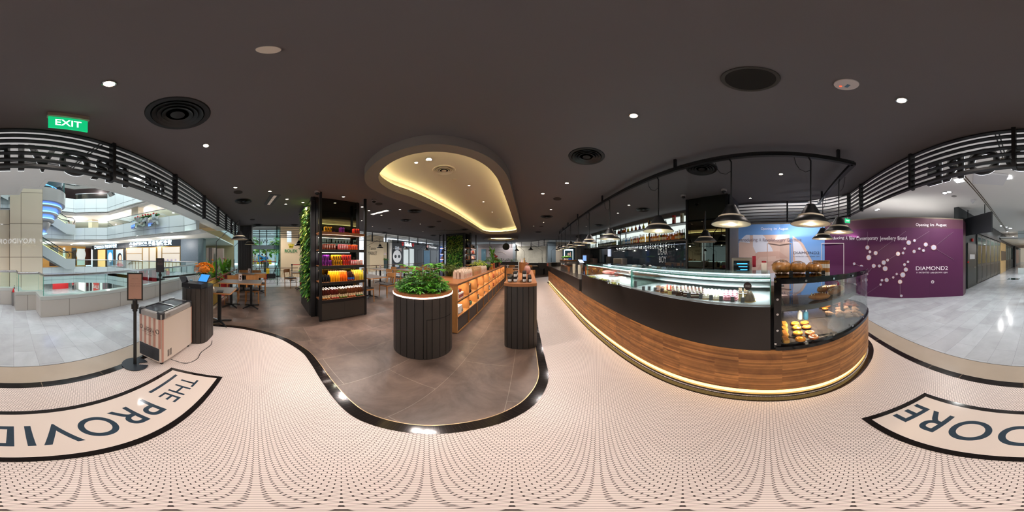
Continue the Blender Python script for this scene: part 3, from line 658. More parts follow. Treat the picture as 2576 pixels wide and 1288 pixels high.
# trays
for (cx, cy_, w, l, lab) in ((1.62, -.42, .42, .46, 'dark tray under the rows of danish pastries'), (2.15, -.72, .55, .62, 'dark tray under the croissants')):
    b = B(); b.rbox(cx, cy_, .7125, w, l, .012, .03); tag(b.out('tray', mat('tray_dark', '#3B3636', .2)), lab, 'tray')
mP = {'strudel': mat('pastry_pale', '#DDA24A', .42, noise=.25, nscale=40), 'danish': mat('pastry_gold', '#D98A2B', .35, noise=.25, nscale=40), 'swirl': mat('pastry_brown', '#B8662A', .35, noise=.35, nscale=50), 'croissant': mat('pastry_roast', '#8E4A1F', .35, noise=.35, nscale=50), 'powder': mat('pastry_sugar', '#D2A67E', .6, noise=.45, nscale=45), 'custard': mat('custard', '#F0A820', .25)}
def pastry(kind):
    b = B(); ms = [mP['danish'], mP['custard']]
    if kind == 'strudel':
        ms = [mP['strudel'], mP['swirl']]; b.rbox(0, 0, 0, .055, .115, .026, .02, seg=3); b.cur = 1
        for k in range(7): b.box(0, -.045+.015*k, .022, .04, .004, .007)
    elif kind == 'danish':
        b.lathe([(.03, 0), (.045, .010), (.044, .024), (.034, .030), (.026, .024)], seg=18); b.cur = 1; b.lathe([(.028, .020), (.016, .029), (0, .031)], seg=16)
    elif kind == 'swirl':
        ms = [mP['swirl']]; b.tube([(.040*(1-k/34)*cos(k*.55), .040*(1-k/34)*sin(k*.55), .014+.0006*k) for k in range(30)], [.0135-.0002*k for k in range(30)], 7)
    else:
        ms = [mP['croissant' if kind == 'croissant' else 'powder'], mP['croissant']]
        n = 9
        for k in range(n):
            a = -.9+1.8*k/(n-1); r = .028*(1-abs(k-4)/6.5); b.sph(.05*sin(a)*1.2, .05*(cos(a)-1)*.8, .024, r, 9, 6, .75, 1.1, .9)
            if kind == 'powder': b.cur = 0
    return b.out(kind if kind != 'powder' else 'sugared_croissant', ms)
LIST = {'strudel': [(405, 710), (410, 800), (415, 890), (425, 1000)], 'danish': [(605, 705), (640, 785), (660, 885), (710, 1000), (1180, 425), (1115, 385), (1225, 372)], 'swirl': [(795, 690), (835, 770), (895, 880), (965, 960)],
        'powder': [(1245, 530), (1450, 450), (1445, 505), (1440, 565), (1580, 430), (1605, 472), (1600, 525), (1590, 580), (1740, 440), (1745, 500), (1750, 565), (1820, 540)],
        'croissant': [(1425, 285), (1470, 340), (1490, 390), (1570, 275), (1630, 320), (1600, 365), (1700, 330), (1740, 375), (1350, 330)]}
LBL = {'strudel': 'pale latticed strudel in the leftmost row of the tray, %s', 'danish': 'round custard danish, %s', 'swirl': 'brown cinnamon swirl in the third row of the tray, %s', 'powder': 'sugar dusted croissant, %s', 'croissant': 'dark baked croissant, %s'}
ORD = ['first from the back', 'second from the back', 'third from the back', 'nearest the glass', 'behind the support post', 'farthest back by the post', 'between the post and the croissants', 'in the middle row near the glass', 'in the right row at the back', 'in the right row middle', 'in the right row near the glass', 'rightmost of all']
for kind, L in LIST.items():
    pr = None
    for i, (x, y) in enumerate(L):
        w = P(1920+x/7.575, 720+y/7.575, .745)
        if pr is None: o = pr = pastry(kind)
        else: o = pr.copy(); COL.objects.link(o)
        o.location = (w[0], w[1], .7255); o.rotation_euler = (0, 0, (rad(95) if kind == 'strudel' else random.uniform(-.5, .5)+rad(20))); tag(o, LBL[kind] % ORD[i], 'pastry', kind+' pastries in the curved case')
        if kind in ('croissant', 'powder'): o.scale = (1.3, 1.3, 1.3)
CR = mat('bread_crust', '#B97A3E', .5, noise=.4, nscale=25); FL = mat('bread_flour', '#E3CFAE', .7, noise=.15)
def loaf(L, r, name='bread_loaf'):
    b = B(); b.lathe([(max(.001, r*sin(PI*k/10)**.5), (k/10-.5)*L) for k in range(11)], seg=14)
    b.v = [(v[2], v[0], v[1]*.8+r*.75) for v in b.v]; b.cur = 1
    for k in range(7): b.tube([((-.4+.12*k)*L+.0, -r*.55, r*1.15), ((-.37+.12*k)*L, 0, r*1.56), ((-.34+.12*k)*L, r*.5, r*1.2)], .006, 5)
    return b.out(name, [CR, FL])
for i, (x, y, L, r, a, lab) in enumerate([(1075, 185, .24, .048, -.2, 'scored loaf at the front of the middle glass shelf'), (1345, 95, .20, .05, .2, 'scored loaf at the right of the middle glass shelf'), (1130, 60, .2, .055, .5, 'round topped loaf at the back left of the middle shelf'), (1300, 45, .2, .055, -.1, 'round topped loaf at the back centre of the middle shelf'), (1440, 50, .18, .05, .3, 'floured loaf farthest right on the middle shelf')]):
    w = P(1920+x/7.575, 720+y/7.575, 1.08); o = loaf(L, r); o.location = (w[0], w[1], 1.039); o.rotation_euler = (0, 0, rad(100)+a); tag(o, lab, 'bread', 'loaves on the glass shelf')
CEL = glassmat('cellophane', (.99, .96, .90, 1), rough=.22, mixf=.90)
for i, (x, w_, lab) in enumerate([(360, 1, 'largest bagged golden loaf, leftmost on top of the pastry case'), (500, .9, 'bagged brown loaf between the two others on top of the pastry case'), (635, .85, 'bagged loaf nearest the jars on top of the pastry case')]):
    px = 1860+x/3.389; d = 1.62+.02*i; p = XY(px, d)
    t = thing('bagged_bread', lab, 'bread', (p[0], p[1], 1.329), -(px/2576-.5)*2*PI, 'bagged loaves on the pastry case')
    b = B()
    for k in range(4): b.sph(-.05+.033*k, .006*(k % 2), .056*w_, .050*w_, 14, 9, .95, 1.25, 1.05, jit=.02)
    b.out('loaf', mat('brioche', '#C9893A', .35, noise=.45, nscale=14), t)
    b = B(); b.sph(0, 0, .064*w_, .062*w_, 20, 12, 1.6, 1.4, 1.12, jit=.07); b.out('cellophane_wrap', CEL, t, smooth=0)
    cp = XY(1860+(x+80)/3.389, d-.16); b = B(); b.box(0, 0, 0, .035, .006, .036); tag(b.out('price_card', mat('card_black', '#17181A', .4), None, (cp[0], cp[1], 1.329), -(px/2576-.5)*2*PI), ['black price card right of the largest bagged loaf', 'black price card right of the middle bagged loaf', 'black price card in front of the jars'][i], 'price card')
jp = None
for i in range(12):
    p = XY(1860+(650+(i % 6)*20)/3.389, 2.0+.08*(i//6))
    if jp is None:
        jp = thing('jam_jar', 'pale labelled jar in the cluster at the back of the pastry case top', 'jar', (0, 0, 0), 0, 'jars on the pastry case')
        b = B(); b.cyl(0, 0, 0, .030, .10, 14); b.out('glass', mat('jar_amber', '#B77A35', .2), jp); b = B(); b.cyl(0, 0, .025, .0305, .05, 14); b.out('label', mat('label_cream', '#E9DFCF', .6), jp); b = B(); b.cyl(0, 0, .10, .031, .016, 14); b.out('lid', mat('lid_gold', '#8C6235', .3, metal=.6), jp); fresh(); j = jp; j.location = (p[0], p[1], 1.329)
    else: copy_tree(jp, (p[0], p[1], 1.329))
sp1 = P(1860+515/3.389, 640+540/3.389, .72)
for i, (x, c, lab) in enumerate([(515, '#C9CBCB', 'clear spray bottle with white trigger behind the pastries, left of two'), (567, '#3D6E8C', 'blue tinted spray bottle behind the pastries, right of two')]):
    p = P(1860+x/3.389, 640+545/3.389, .72); t = thing('spray_bottle', lab, 'spray bottle', (p[0], p[1], .712), rad(-100))
    b = B(); b.lathe([(.03, 0), (.032, .02), (.03, .09), (.012, .12), (.012, .135)], seg=14); b.out('bottle', mat('spray%d' % i, c, .15, trans=.3), t)
    b = B(); b.box(0, 0, .135, .022, .022, .02); b.box(0, -.025, .15, .02, .075, .018); b.bar((0, -.03, .15), (0, -.045, .115), .008); b.out('trigger_head', mat('trig_white', '#E8E6E0', .4), t)
# counter lamps' light for the pastry case
lamp('SPOT', (2.1, -.75, 1.27), 60, 'warm', .02, spot=120, blend=.5); lamp('SPOT', (1.62, -.4, 1.0), 36, 'warm', .02, spot=120, blend=.5)
lamp('AREA', (1.62, .75, 1.29), 12, 'cool', .06, sy=1.4, rot=(0, 0, rad(-3))); lamp('AREA', (1.75, 2.35, 1.29), 14, 'white', .06, sy=1.3, rot=(0, 0, rad(-6)))
# ================================================================ planter island and the long display bookcase
PX, PY, PR = -1.28, 2.10, .44
t = thing('round_planter', 'round planter clad in dark planks with a glowing ring under its oak rim', 'planter', (PX, PY, 0))
cir = circ(PX, PY, PR-.015, 48)
b = B(); b.prism(cir, 0, .955); wp(b.out('core', BM), t)
b = fluted(cir, .0, .945, .108, .009, .015, closed=True, out=1); wp(b.out('plank_cladding', DKP), t)
b = B(); b.sweep(circ(PX, PY, PR+.002, 64), .952, .970, .008, True, out=-1); wp(b.out('light_ring', LEDP), t)
b = B(); b.prism(circ(PX, PY, PR+.004, 64), .972, 1.005, holes=[circ(PX, PY, .33, 40)]); wp(b.out('oak_rim', OAKT), t)
b = B(); b.cyl(PX, PY, .958, .325, .02, 32); wp(b.out('soil', SOIL), t)
b = B(); b.sweep(circ(PX, PY, PR+.0008, 14, -52, 2), .655, .663, .001, out=-1); sa = rad(-52); b.box(PX+(PR+.0008)*cos(sa), PY+(PR+.0008)*sin(sa), .01, .002, .007, .65, rz=sa); wp(b.out('access_panel_seam', mat('seam', '#0A0A0A', .8)), t)
def leafcard(b, base, d, L, w, lobes=0, droop=.3, up=None):
    """one leaf: a bent blade, or a palmate leaf of pointed lobes"""
    d = Vector(d).normalized(); s = d.cross(Vector((0, 0, 1)));  s = s.normalized() if s.length > .01 else Vector((1, 0, 0)); nrm = s.cross(d).normalized(); base = Vector(base)
    if not lobes:
        pts = []; K = 4
        for k in range(K+1):
            f = k/K; c = base+d*L*f-Vector((0, 0, 1))*droop*L*f*f; ww = w*sin(PI*min(1, .08+f*.92))**.8*(1 if k < K else 0); pts.append((c-s*ww, c+nrm*-.12*ww, c+s*ww))
        n = len(b.v); b.v += [tuple(q) for tr in pts for q in tr]
        for k in range(K):
            for j in (0, 1): b.face((n+3*k+j, n+3*k+j+1, n+3*k+j+4, n+3*k+j+3))
    else:
        n = len(b.v); b.v.append(tuple(base)); m = lobes; cc = base+d*L*.35
        for k in range(2*m+1):
            a = rad(-150+300*k/(2*m)); r = L*(.95 if k % 2 else .38)*(1-.25*abs(a)/2.6); q = cc+d*r*cos(a)+s*r*sin(a)-Vector((0, 0, 1))*droop*r*(.6 if k % 2 else .15); b.v.append(tuple(q))
        b.v.append(tuple(cc)); c = len(b.v)-1
        for k in range(2*m): b.face((c, n+1+k, n+2+k))
def bush(name, label, cat, loc, R, Hh, n, mats, L, w, lobes=0, group=None, stems=True, flat=.55, parentmat=None, droop=.35, seed=1, zc=.0):
    random.seed(seed); t = thing(name, label, cat, loc, 0, group); b = B(); st = B()
    for i in range(n):
        a = random.uniform(0, 2*PI); rr = R*math.sqrt(random.random()); f = 1-(rr/R)**2*.75; h = zc+Hh*f*random.uniform(.35, 1)
        x, y = rr*cos(a), rr*sin(a); dz = random.uniform(-.3, .5)
        b.cur = random.choice(range(len(mats))) if len(mats) > 1 else 0
        leafcard(b, (x, y, h), (cos(a+random.uniform(-1, 1)), sin(a+random.uniform(-1, 1)), dz), L*random.uniform(.6, 1.15), w, lobes, droop)
        if stems and i % 3 == 0: st.tube([(x*.25, y*.25, 0), (x*.6, y*.6, h*.6), (x, y, h)], .0025, 4)
    b.out('foliage', mats, t, smooth=0)
    if stems: st.out('stems', mat('stem_green', '#6E8A2C', .5), t)
    return t
tp = bush('philodendron', 'large leafy green plant filling the round planter', 'plant', (PX, PY, .978), .38, .30, 430, [LEAF1, LEAF2, mat('leaf_mid', '#62AC30', .4, noise=.3, nscale=4)], .075, .02, 5, seed=3, droop=.4)
random.seed(5); b = B(); s2 = B()
for i in range(14):
    a = random.uniform(0, 2*PI); r = random.uniform(.05, .26); z = random.uniform(.27, .40)
    leafcard(b, (r*cos(a), r*sin(a), z), (cos(a), sin(a), .25), .17, .05, 6, .35); s2.tube([(0, 0, 0), (r*.5*cos(a), r*.5*sin(a), z*.6), (r*cos(a), r*sin(a), z)], .004, 5)
for i in range(70):
    a = random.uniform(0, 2*PI); r = random.uniform(.24, .37); leafcard(b, (r*cos(a), r*sin(a), random.uniform(.03, .13)), (cos(a), sin(a), random.uniform(-.2, .4)), .085, .022, 5, .6)
b.out('large_leaves', LEAF1, tp, smooth=0); s2.out('leaf_stalks', MATS['stem_green'], tp)

# bookcase: local frame, x = depth (0 at the aisle face, negative behind), y = along
BA = math.atan2(.0955, 1); BO = Vector((-.955, 2.74, 0))
def bk(name, label, cat, **k): return thing(name, label, cat, tuple(BO), -BA, **k)
BL, NB, BD = 5.86, 10, .40; bw = BL/NB; TOPZ = 1.0
t = bk('display_bookcase', 'long oak bookcase with lit cubbies running away from the planter', 'bookcase')
b = B(); b.bbox(-.78, .012, -.02, BL+.0, .965, TOPZ); b.out('worktop', OAKT, t)
b = B(); b.bbox(.012, .016, -.02, BL, .966, .992); b.out('top_edge', DSTEEL, t)
b = B(); b.bbox(-BD-.02, -BD, 0, BL, .02, .965); b.bbox(-.78, -BD-.02, .02, BL, 0, .965); b.out('back_panel', OAKL, t)
for z0, z1, nm in ((.330, .350, 'shelf'), (.645, .665, 'shelf'), (.0, .022, 'base_board')):
    b = B(); b.bbox(-BD, .0, 0, BL, z0, z1); b.out(nm, OAKL, t)
    if nm == 'shelf': b = B(); b.bbox(.0, .006, 0, BL, z0-.004, z1+.002); b.out('shelf_edge', DSTEEL, t)
for i in range(NB+1):
    w = .03 if i % 2 == 0 else .018; b = B(); b.bbox(-BD, .003, i*bw-w/2, i*bw+w/2, .022, .965); b.out('divider', OAKL, t)
for i in range(NB):
    b = B(); b.bbox(-.03, -.012, i*bw+.022, (i+1)*bw-.022, .03, .322); b.out('drawer_front', mat('drawer_dark', '#47403C', .4), t)
    for z in (.955, .636):
        b = B(); b.bbox(-.06, -.045, i*bw+.03, (i+1)*bw-.03, z, z+.008); b.out('light_strip', LEDW, t)
for i in range(NB):
    for z, pw in ((.95, 3.0), (.63, 3.0)):
        v = BO+Matrix.Rotation(-BA, 3, 'Z') @ Vector((-.12, (i+.5)*bw, 0)); lamp('AREA', (v.x, v.y, z), pw, 'warm', .02, sy=.45, rot=(0, rad(14), -BA))
b = fluted([(.0, BL+.0), (.02, BL+.52), (-.6, BL+.58)], 0, .99, .09, .01, .015, out=1); b.prism([(0, BL), (.015, BL+.52), (-.6, BL+.57), (-.6, BL)], 0, 1.0); b.out('end_block', DKP, t)
Rb = Matrix.Rotation(-BA, 3, 'Z')
def BK(x, y, z=0): v = BO+Rb @ Vector((x, y, z)); return (v.x, v.y, z)
def put(o, x, y, z, rz=0):
    if z < .93: i = int(y/bw); x = x*.5-.03; y = i*bw+.13+(y-i*bw)*.72
    p = BK(x, y, z); o.location = p; o.rotation_euler = (0, 0, -BA+rz); return o
def mug(name, col, label, x, y, z, group=None, r=.035, h=.07, glass=False):
    b = B(); b.lathe([(r*.85, 0), (r, h*.3), (r, h), (r*.86, h), (r*.8, h*.15), (0, h*.12)], seg=16)
    m = mat('mug'+col, col, .15 if not glass else .05, trans=.0 if not glass else .8); t = thing(name, label, 'cup', (0, 0, 0), 0, group); b.out('cup_body', m, t)
    b = B(); b.tube([(0, r*.95, h*.8), (0, r*1.6, h*.7), (0, r*1.6, h*.35), (0, r*.95, h*.25)], r*.13, 6); b.out('handle', m, t); return put(t, x, y, z)
def boxthing(name, label, cat, x, y, z, sx, sy, sz, col, rz=0, extra=None):
    t = thing(name, label, cat); b = B(); b.rbox(0, 0, 0, sx, sy, sz, .004, seg=1); b.out('box_body', mat('bx'+col, col, .55, noise=.04), t)
    if extra: b = B(); b.bbox(sx/2, sx/2+.0015, -sy*.38, sy*.38, sz*.2, sz*.75); b.out('front_print', mat('bx'+extra, extra, .5), t)
    return put(t, x, y, z, rz)
U, Lw = .6655, .3505   # upper and lower cubby floors
for i in range(3): boxthing('tea_box', 'white and pink tea box in the first upper cubby, %s of three' % ['left', 'middle', 'right'][i], 'box', -.10, .09+.10*i, U, .085, .085, .115, '#E6E3E0', extra='#A2544A')
for i in range(4): mug('glass_cup', ['#8F9DA6', '#6E6A66', '#A23A2C', '#A9744A'][i], '%s glass cup on the tea boxes' % ['grey blue', 'smoke', 'red', 'amber'][i], -.12-.03*(i % 2), .07+.085*i, U+.117, glass=False, h=.06, r=.03)
boxthing('gift_box', 'dark brown coffee box with white lettering in the second upper cubby', 'box', -.2, bw+.33, U, .05, .30, .17, '#33251F', .25, '#4C3B30')
wp(text('COFFEE KIT', .2, BK(-.165, bw+.33, U+.12), (Rb @ Vector((0, 1, 0))), (Rb @ Vector((1, 0, 0))), INKW, 'lettering', depth=.006), [o for o in bpy.data.objects if o.name.startswith('gift_box')][0])
def teapot(label, x, y, z, col, sc=1, tr=0):
    t = thing('teapot', label, 'teapot'); m = mat('pot'+col, col, .12, metal=0 if tr else .3, trans=tr)
    b = B(); b.lathe([(.035, 0), (.055, .02), (.058, .05), (.04, .085), (.03, .09)], seg=18); b.out('pot_body', m, t)
    b = B(); b.lathe([(.032, .09), (.02, .1), (.006, .103), (.01, .115), (0, .12)], seg=14); b.out('lid', m, t)
    b = B(); b.tube([(0, -.05, .03), (0, -.08, .05), (0, -.095, .08)], [.012, .008, .006], 8); b.out('spout', m, t)
    b = B(); b.tube([(0, .05, .075), (0, .09, .07), (0, .09, .035), (0, .052, .025)], .005, 6); b.out('handle', m, t); t.scale = (sc,)*3; return put(t, x, y, z, 0)
teapot('dark kettle in front of the coffee box', -.09, bw+.12, U, '#3E3833', .9)
for i in range(3): mug('red_cup', '#A8321F', 'red ceramic cup in the third upper cubby, %s' % ['left', 'middle', 'right'][i], -.12-.04*i, 2*bw+.14+.11*i, U)
for i in range(3): mug('clear_cup', '#DCD8D0', 'clear glass cup in the fourth upper cubby', -.12-.06*i, 3*bw+.16+.10*i, U, 'clear cups in the fourth upper cubby', glass=True)
boxthing('box', 'white coffee maker box in the first lower cubby', 'box', -.24, .16, Lw, .2, .2, .16, '#E4E0DA')
teapot('glass teapot with white lid in the first lower cubby', -.13, .30, Lw, '#DDD9CF', 1.05, .6)
teapot('second glass teapot behind the first in the lower cubby', -.26, .43, Lw, '#E8E4DA', .9, .6)
b = B(); b.lathe([(.028, 0), (.03, .01), (.012, .03), (.012, .09), (.02, .10), (.016, .135), (0, .14)], seg=14); tag(put(b.out('coffee_tamper', mat('tamper', '#1B1917', .3)), -.08, .07, Lw), 'black coffee tamper at the edge of the first lower cubby', 'tamper')
for i in range(7): mug('brown_cup', ['#7B2F1B', '#8E3D22', '#4E7B6E'][0 if i < 4 else (1 if i < 5 else 2)], ['brown glass cup at the back of the second lower cubby', 'green glass cup at the front of the second lower cubby'][int(i > 4)], -.22+.1*(i > 3), bw+.10+.10*(i % 4), Lw, ['brown cups', 'green cups'][int(i > 4)]+' in the second lower cubby')
t = thing('camera_shaped_grinder', 'black and white coffee grinder in the third lower cubby', 'grinder'); b = B(); b.cyl(0, 0, 0, .05, .13, 18); b.out('grinder_body', mat('gr', '#24201E', .3), t); b = B(); b.disc((.05, 0, .07), (1, 0, 0), .03, .01, 16); b.out('dial', INKW, t); put(t, -.14, 2*bw+.20, Lw)
for i in range(2): mug('clear_bowl', '#E5E1D6', 'clear glass bowl in the fourth lower cubby', -.15, 3*bw+.18+.17*i, Lw, 'clear bowls', glass=True, r=.05, h=.06)
random.seed(11); cols = ['#2F3B4A', '#E9DFD2', '#A83A2B', '#C98E52', '#6B2B20', '#DDD5C8', '#33281F', '#B0503A']
for k in range(4, 10):
    for z, lv in ((U, 'upper'), (Lw, 'lower')):
        for j in range(3):
            c = cols[(k*3+j+int(z*10)) % 8]; h = random.uniform(.09, .2); nth = ['', '', '', '', 'fifth', 'sixth', 'seventh', 'eighth', 'ninth', 'last'][k]
            if (k+j) % 2: boxthing('product_tin', 'coloured tin in the %s %s cubby, %s' % (nth, lv, ['left', 'middle', 'right'][j]), 'tin', -.14, k*bw+.12+.16*j, z, .09, .1, h, c, extra=cols[(k+j) % 8])
            else: mug('cup', c, 'cup in the %s %s cubby, %s' % (nth, lv, ['left', 'middle', 'right'][j]), -.14, k*bw+.12+.16*j, z, r=.04, h=.09)
# paper coffee bags standing on the bookcase top
def bag(m, lab=None, w=.085, h=.19, name='coffee_bag'):
    t = thing(name, '', 'bag'); b = B()
    b.add([(-.035, -w/2, 0), (.035, -w/2, 0), (.035, w/2, 0), (-.035, w/2, 0), (-.03, -w/2, h*.72), (.03, -w/2, h*.72), (.03, w/2, h*.72), (-.03, w/2, h*.72), (-.004, -w*.47, h), (.004, -w*.47, h), (.004, w*.47, h), (-.004, w*.47, h)],
          [(3, 2, 1, 0), (8, 9, 10, 11), (0, 1, 5, 4), (1, 2, 6, 5), (2, 3, 7, 6), (3, 0, 4, 7), (4, 5, 9, 8), (5, 6, 10, 9), (6, 7, 11, 10), (7, 4, 8, 11)]); b.out('paper_bag', m, t, smooth=0)
    b = B(); b.add([(.0357, -w*.2, h*.15), (.0357, w*.2, h*.15), (.0352, w*.2, h*.5), (.0352, -w*.2, h*.5)], [(0, 1, 2, 3)]); b.out('round_label', mat('lab_mark', lab or '#B35B3C', .6), t); return t
bA = bag(mat('kraft_pale', '#CDB7A4', .7, noise=.12, nscale=30)); bB = bag(mat('kraft', '#A9855C', .7, noise=.12, nscale=30), '#7A5738', .10, .20, 'kraft_bag')
bC = bag(mat('kraft_grey', '#8F7D6C', .7, noise=.12), '#5C4A3C', .09, .18, 'grey_bag'); fresh()
first = {}
def bags(pr, x0, y0, nx, ny, dx, dy, label, group):
    for i in range(nx):
        for j in range(ny):
            p = BK(x0-dx*i, y0+dy*j, TOPZ+.001)
            if pr.name in first: o = copy_tree(pr)
            else: o = pr; first[pr.name] = 1
            o.location = p; o.rotation_euler = (0, 0, -BA+random.uniform(-.08, .08)); o['label'] = label; o['group'] = group
bags(bA, -.16, .62, 3, 6, .09, .10, 'pale paper bag in the row of bags nearest the planter', 'pale bags by the planter')
bags(bB, -.14, 1.28, 3, 6, .09, .115, 'brown kraft bag in the middle row of bags on the bookcase', 'kraft bags')
bags(bA, -.14, 2.00, 3, 6, .09, .10, 'pale paper bag in the farther block of bags on the bookcase', 'pale bags farther off')
bags(bC, -.52, 1.1, 2, 8, .09, .11, 'grey paper bag in the back rows on the bookcase', 'grey bags')
def pot_on(x, y, label, m, R, Hh, n, L, w, potc='#2A2522', ph=.12, lobes=0, seed=2, name='potted_plant', zc=0):
    p = BK(x, y, TOPZ+.001); t = bush(name, label, 'plant', p, R, Hh, n, m, L, w, lobes, seed=seed, zc=ph+zc)
    b = B(); b.lathe([(.055, 0), (.075, ph), (.06, ph)], seg=16); b.out('pot', mat('pot'+potc, potc, .4), t); return t
pot_on(-.45, 2.75, 'lime green bushy plant on the bookcase behind the paper bags', [LEAF3, mat('leaf_lime2', '#C3D63A', .5, noise=.2)], .30, .22, 420, .05, .018, seed=4, zc=.04)
pot_on(-.22, 3.1, 'dark green drooping plant beside the lime plant', [LEAF1, LEAF2], .14, .10, 90, .10, .02, seed=6)
pot_on(-.66, .95, 'dark olive fern behind the row of bags', [mat('leaf_olive', '#47521D', .5, noise=.3)], .28, .22, 220, .09, .018, seed=8)
t = pot_on(-.35, 4.5, 'tall arrangement of upright green leaves with red blooms on the bookcase', [LEAF1, LEAF2, mat('leaf_mid2', '#5C9A35', .45)], .30, .30, 200, .20, .02, seed=9, ph=.2, name='flower_arrangement', zc=.02)
random.seed(3); b = B()
for i in range(70):
    f = random.random(); a = random.uniform(0, 2*PI); leafcard(b, (.04*cos(a), .04*sin(a)-.1, .3+.5*f), (cos(a), sin(a), 1.5), .2, .02, 0, .1)
b.out('upright_leaves', mat('leaf_bright', '#5E9E28', .4, noise=.2), t, smooth=0)
b = B(); [b.sph(random.gauss(.12, .04), random.gauss(.22, .10), random.gauss(.48, .07), .035, 7, 5, jit=.25) for i in range(22)]; b.out('red_blooms', mat('bloom_red', '#A02A32', .5, noise=.4, nscale=30), t, smooth=0)
MISC = [(3.35, '#D28B2C', 'amber pour over dripper behind the lime plant'), (3.55, '#6B6662', 'grey glass server on the bookcase'), (3.75, '#A8553F', 'copper canister on the bookcase'), (3.95, '#8D6A4C', 'brown grinder on the bookcase'), (4.2, '#2B2724', 'black canister left of the flowers'), (4.85, '#1F1C1B', 'black coffee grinder right of the flowers'), (5.0, '#7A3A2C', 'dark red canister beyond the flowers')]
for i, (y, c, lab) in enumerate(MISC):
    b = B(); b.lathe([(.045, 0), (.05, .03), (.03, .11), (.045, .17), (.048, .2), (0, .21)], seg=14); tag(put(b.out('canister', mat('can'+c, c, .25)), -.13-.05*(i % 2), y, TOPZ+.001), lab, 'canister')
for i in range(6): boxthing('sweet_packet', ['red', 'white', 'blue', 'pale', 'red striped', 'cream'][i]+' packet standing in the rack at the far end of the bookcase', 'packet', -.25-.02*i, 5.15+.08*i, TOPZ+.16, .02, .11, .16, ['#B5302C', '#E8E4DC', '#2C5E9A', '#D9CFC0', '#C8443A', '#E2D2B0'][i], .3)
t = thing('packet_rack', 'dark wire rack with an oak tray at the far end of the bookcase', 'rack'); b = B(); b.bbox(-.15, .15, 0, .5, .12, .155); b.out('tray', OAK, t)
b = B(); [b.bar((sx, sy, 0), (sx, sy, .2), .012) for sx in (-.14, .14) for sy in (.01, .49)]; [b.bar((-.14, sy, .05), (.14, sy, .05), .01) for sy in (.01, .49)]; [b.bar((sx, .01, .1), (sx, .49, .1), .01) for sx in (-.14, .14)]; b.out('wire_frame', BM, t); put(t, -.3, 5.10, TOPZ+.001)

# ================================================================ the narrow island with jars
IX, IA = .12, -.09
t = thing('narrow_island', 'narrow island clad in dark planks with an oak top and jars', 'island', (.12, 2.36, 0), -.095)
end = [(.23, .06), (.20, .02), (.10, -.025), (0, -.035), (-.10, -.025), (-.20, .02), (-.23, .06)]
foot = end[::-1]+[(.23, 2.3), (-.23, 2.3)]
b = B(); b.prism(foot, 0, 1.055); b.out('core', BM, t)
b = fluted([(-.23, 2.3)]+end[::-1]+[(.23, 2.3)], 0, 1.052, .079, .008, .013, out=1); b.out('plank_cladding', DKP, t)
tp_ = [(p[0]*1.06, p[1]-.018) for p in end[::-1]]+[(.244, 2.32), (-.244, 2.32)]
b = B(); b.prism(tp_, 1.056, 1.10); b.out('oak_top', OAKT, t)
jar = thing('sauce_jar', '', 'jar'); b = B(); b.cyl(0, 0, 0, .031, .062, 16); b.out('glass', mat('jar_dark', '#241815', .12), jar)
b = B(); b.sweep(circ(0, 0, .0315, 14, -150, 60), .012, .052, .0006, out=-1); b.out('paper_label', mat('label_white', '#D9D9D8', .6), jar.children[0]); b = B(); b.cyl(0, 0, .062, .032, .014, 16); b.out('lid', mat('lid_black', '#1A1A1A', .35), jar); fresh()
Ri = Matrix.Rotation(-.095, 3, 'Z')
def IS(x, y, z): v = Vector((.12, 2.36, 0))+Ri @ Vector((x, y, 0)); return (v.x, v.y, z)
jj = 0
for xx, lv, lab in ((-.165, 1, 'dark jar with a white label in the far left file on the island'), (-.085, 2, 'dark jar in the inner left double stack on the island'), (.055, 2, 'dark jar in the inner right double stack on the island'), (.135, 1, 'dark jar in the far right file on the island')):
    for k in range(5 if lv == 1 else 4):
        for s in range(lv):
            p = IS(xx, .11+.085*k, 1.1005+.0765*s); o = jar if jj == 0 else copy_tree(jar); jj += 1
            o.location = p; o.rotation_euler = (0, 0, random.uniform(-.3, .3)+.4); o['label'] = lab; o['group'] = lab.replace('dark jar', 'jars')
b = B(); b.lathe([(.085, 0), (.10, .10), (.095, .22), (.10, .25), (.09, .25), (.085, .04)], seg=20)
tb = thing('wicker_basket', 'tall woven basket of bottles on the far part of the narrow island', 'basket', IS(.0, 1.55, 1.101)); b.out('basket_body', mat('wicker', '#8A5A2E', .7, noise=.4, nscale=60, bump=.6, bscale=90), tb)
for i, (dx, dy, c, h) in enumerate([(-.035, .02, '#D9C0BC', .24), (.02, .03, '#B8862F', .25), (.05, -.01, '#7A5A58', .20), (-.05, -.03, '#B2202A', .12), (.0, -.045, '#E2D6CC', .2)]):
    p = IS(dx, 1.55+dy, 1.20); b = B(); b.lathe([(.02, 0), (.02, h*.6), (.009, h*.8), (.009, h), (0, h)], seg=12); tag(b.out('bottle', mat('bb'+c, c, .2), None, p), ['pink topped bottle', 'amber flask', 'mauve bottle', 'red capped bottle', 'cream bottle'][i]+' standing in the wicker basket', 'bottle')
b = B(); b.sph(0, 0, .095, .085, 18, 12, .9, .9, 1.15, jit=.03); b.lathe([(.02, .17), (.012, .19), (.045, .24)], seg=10); tag(b.out('cellophane_hamper', mat('hamper', '#A87C72', .25, noise=.4, nscale=20), None, IS(.1, 1.25, 1.101)), 'pinkish cellophane wrapped hamper beside the wicker basket', 'hamper')
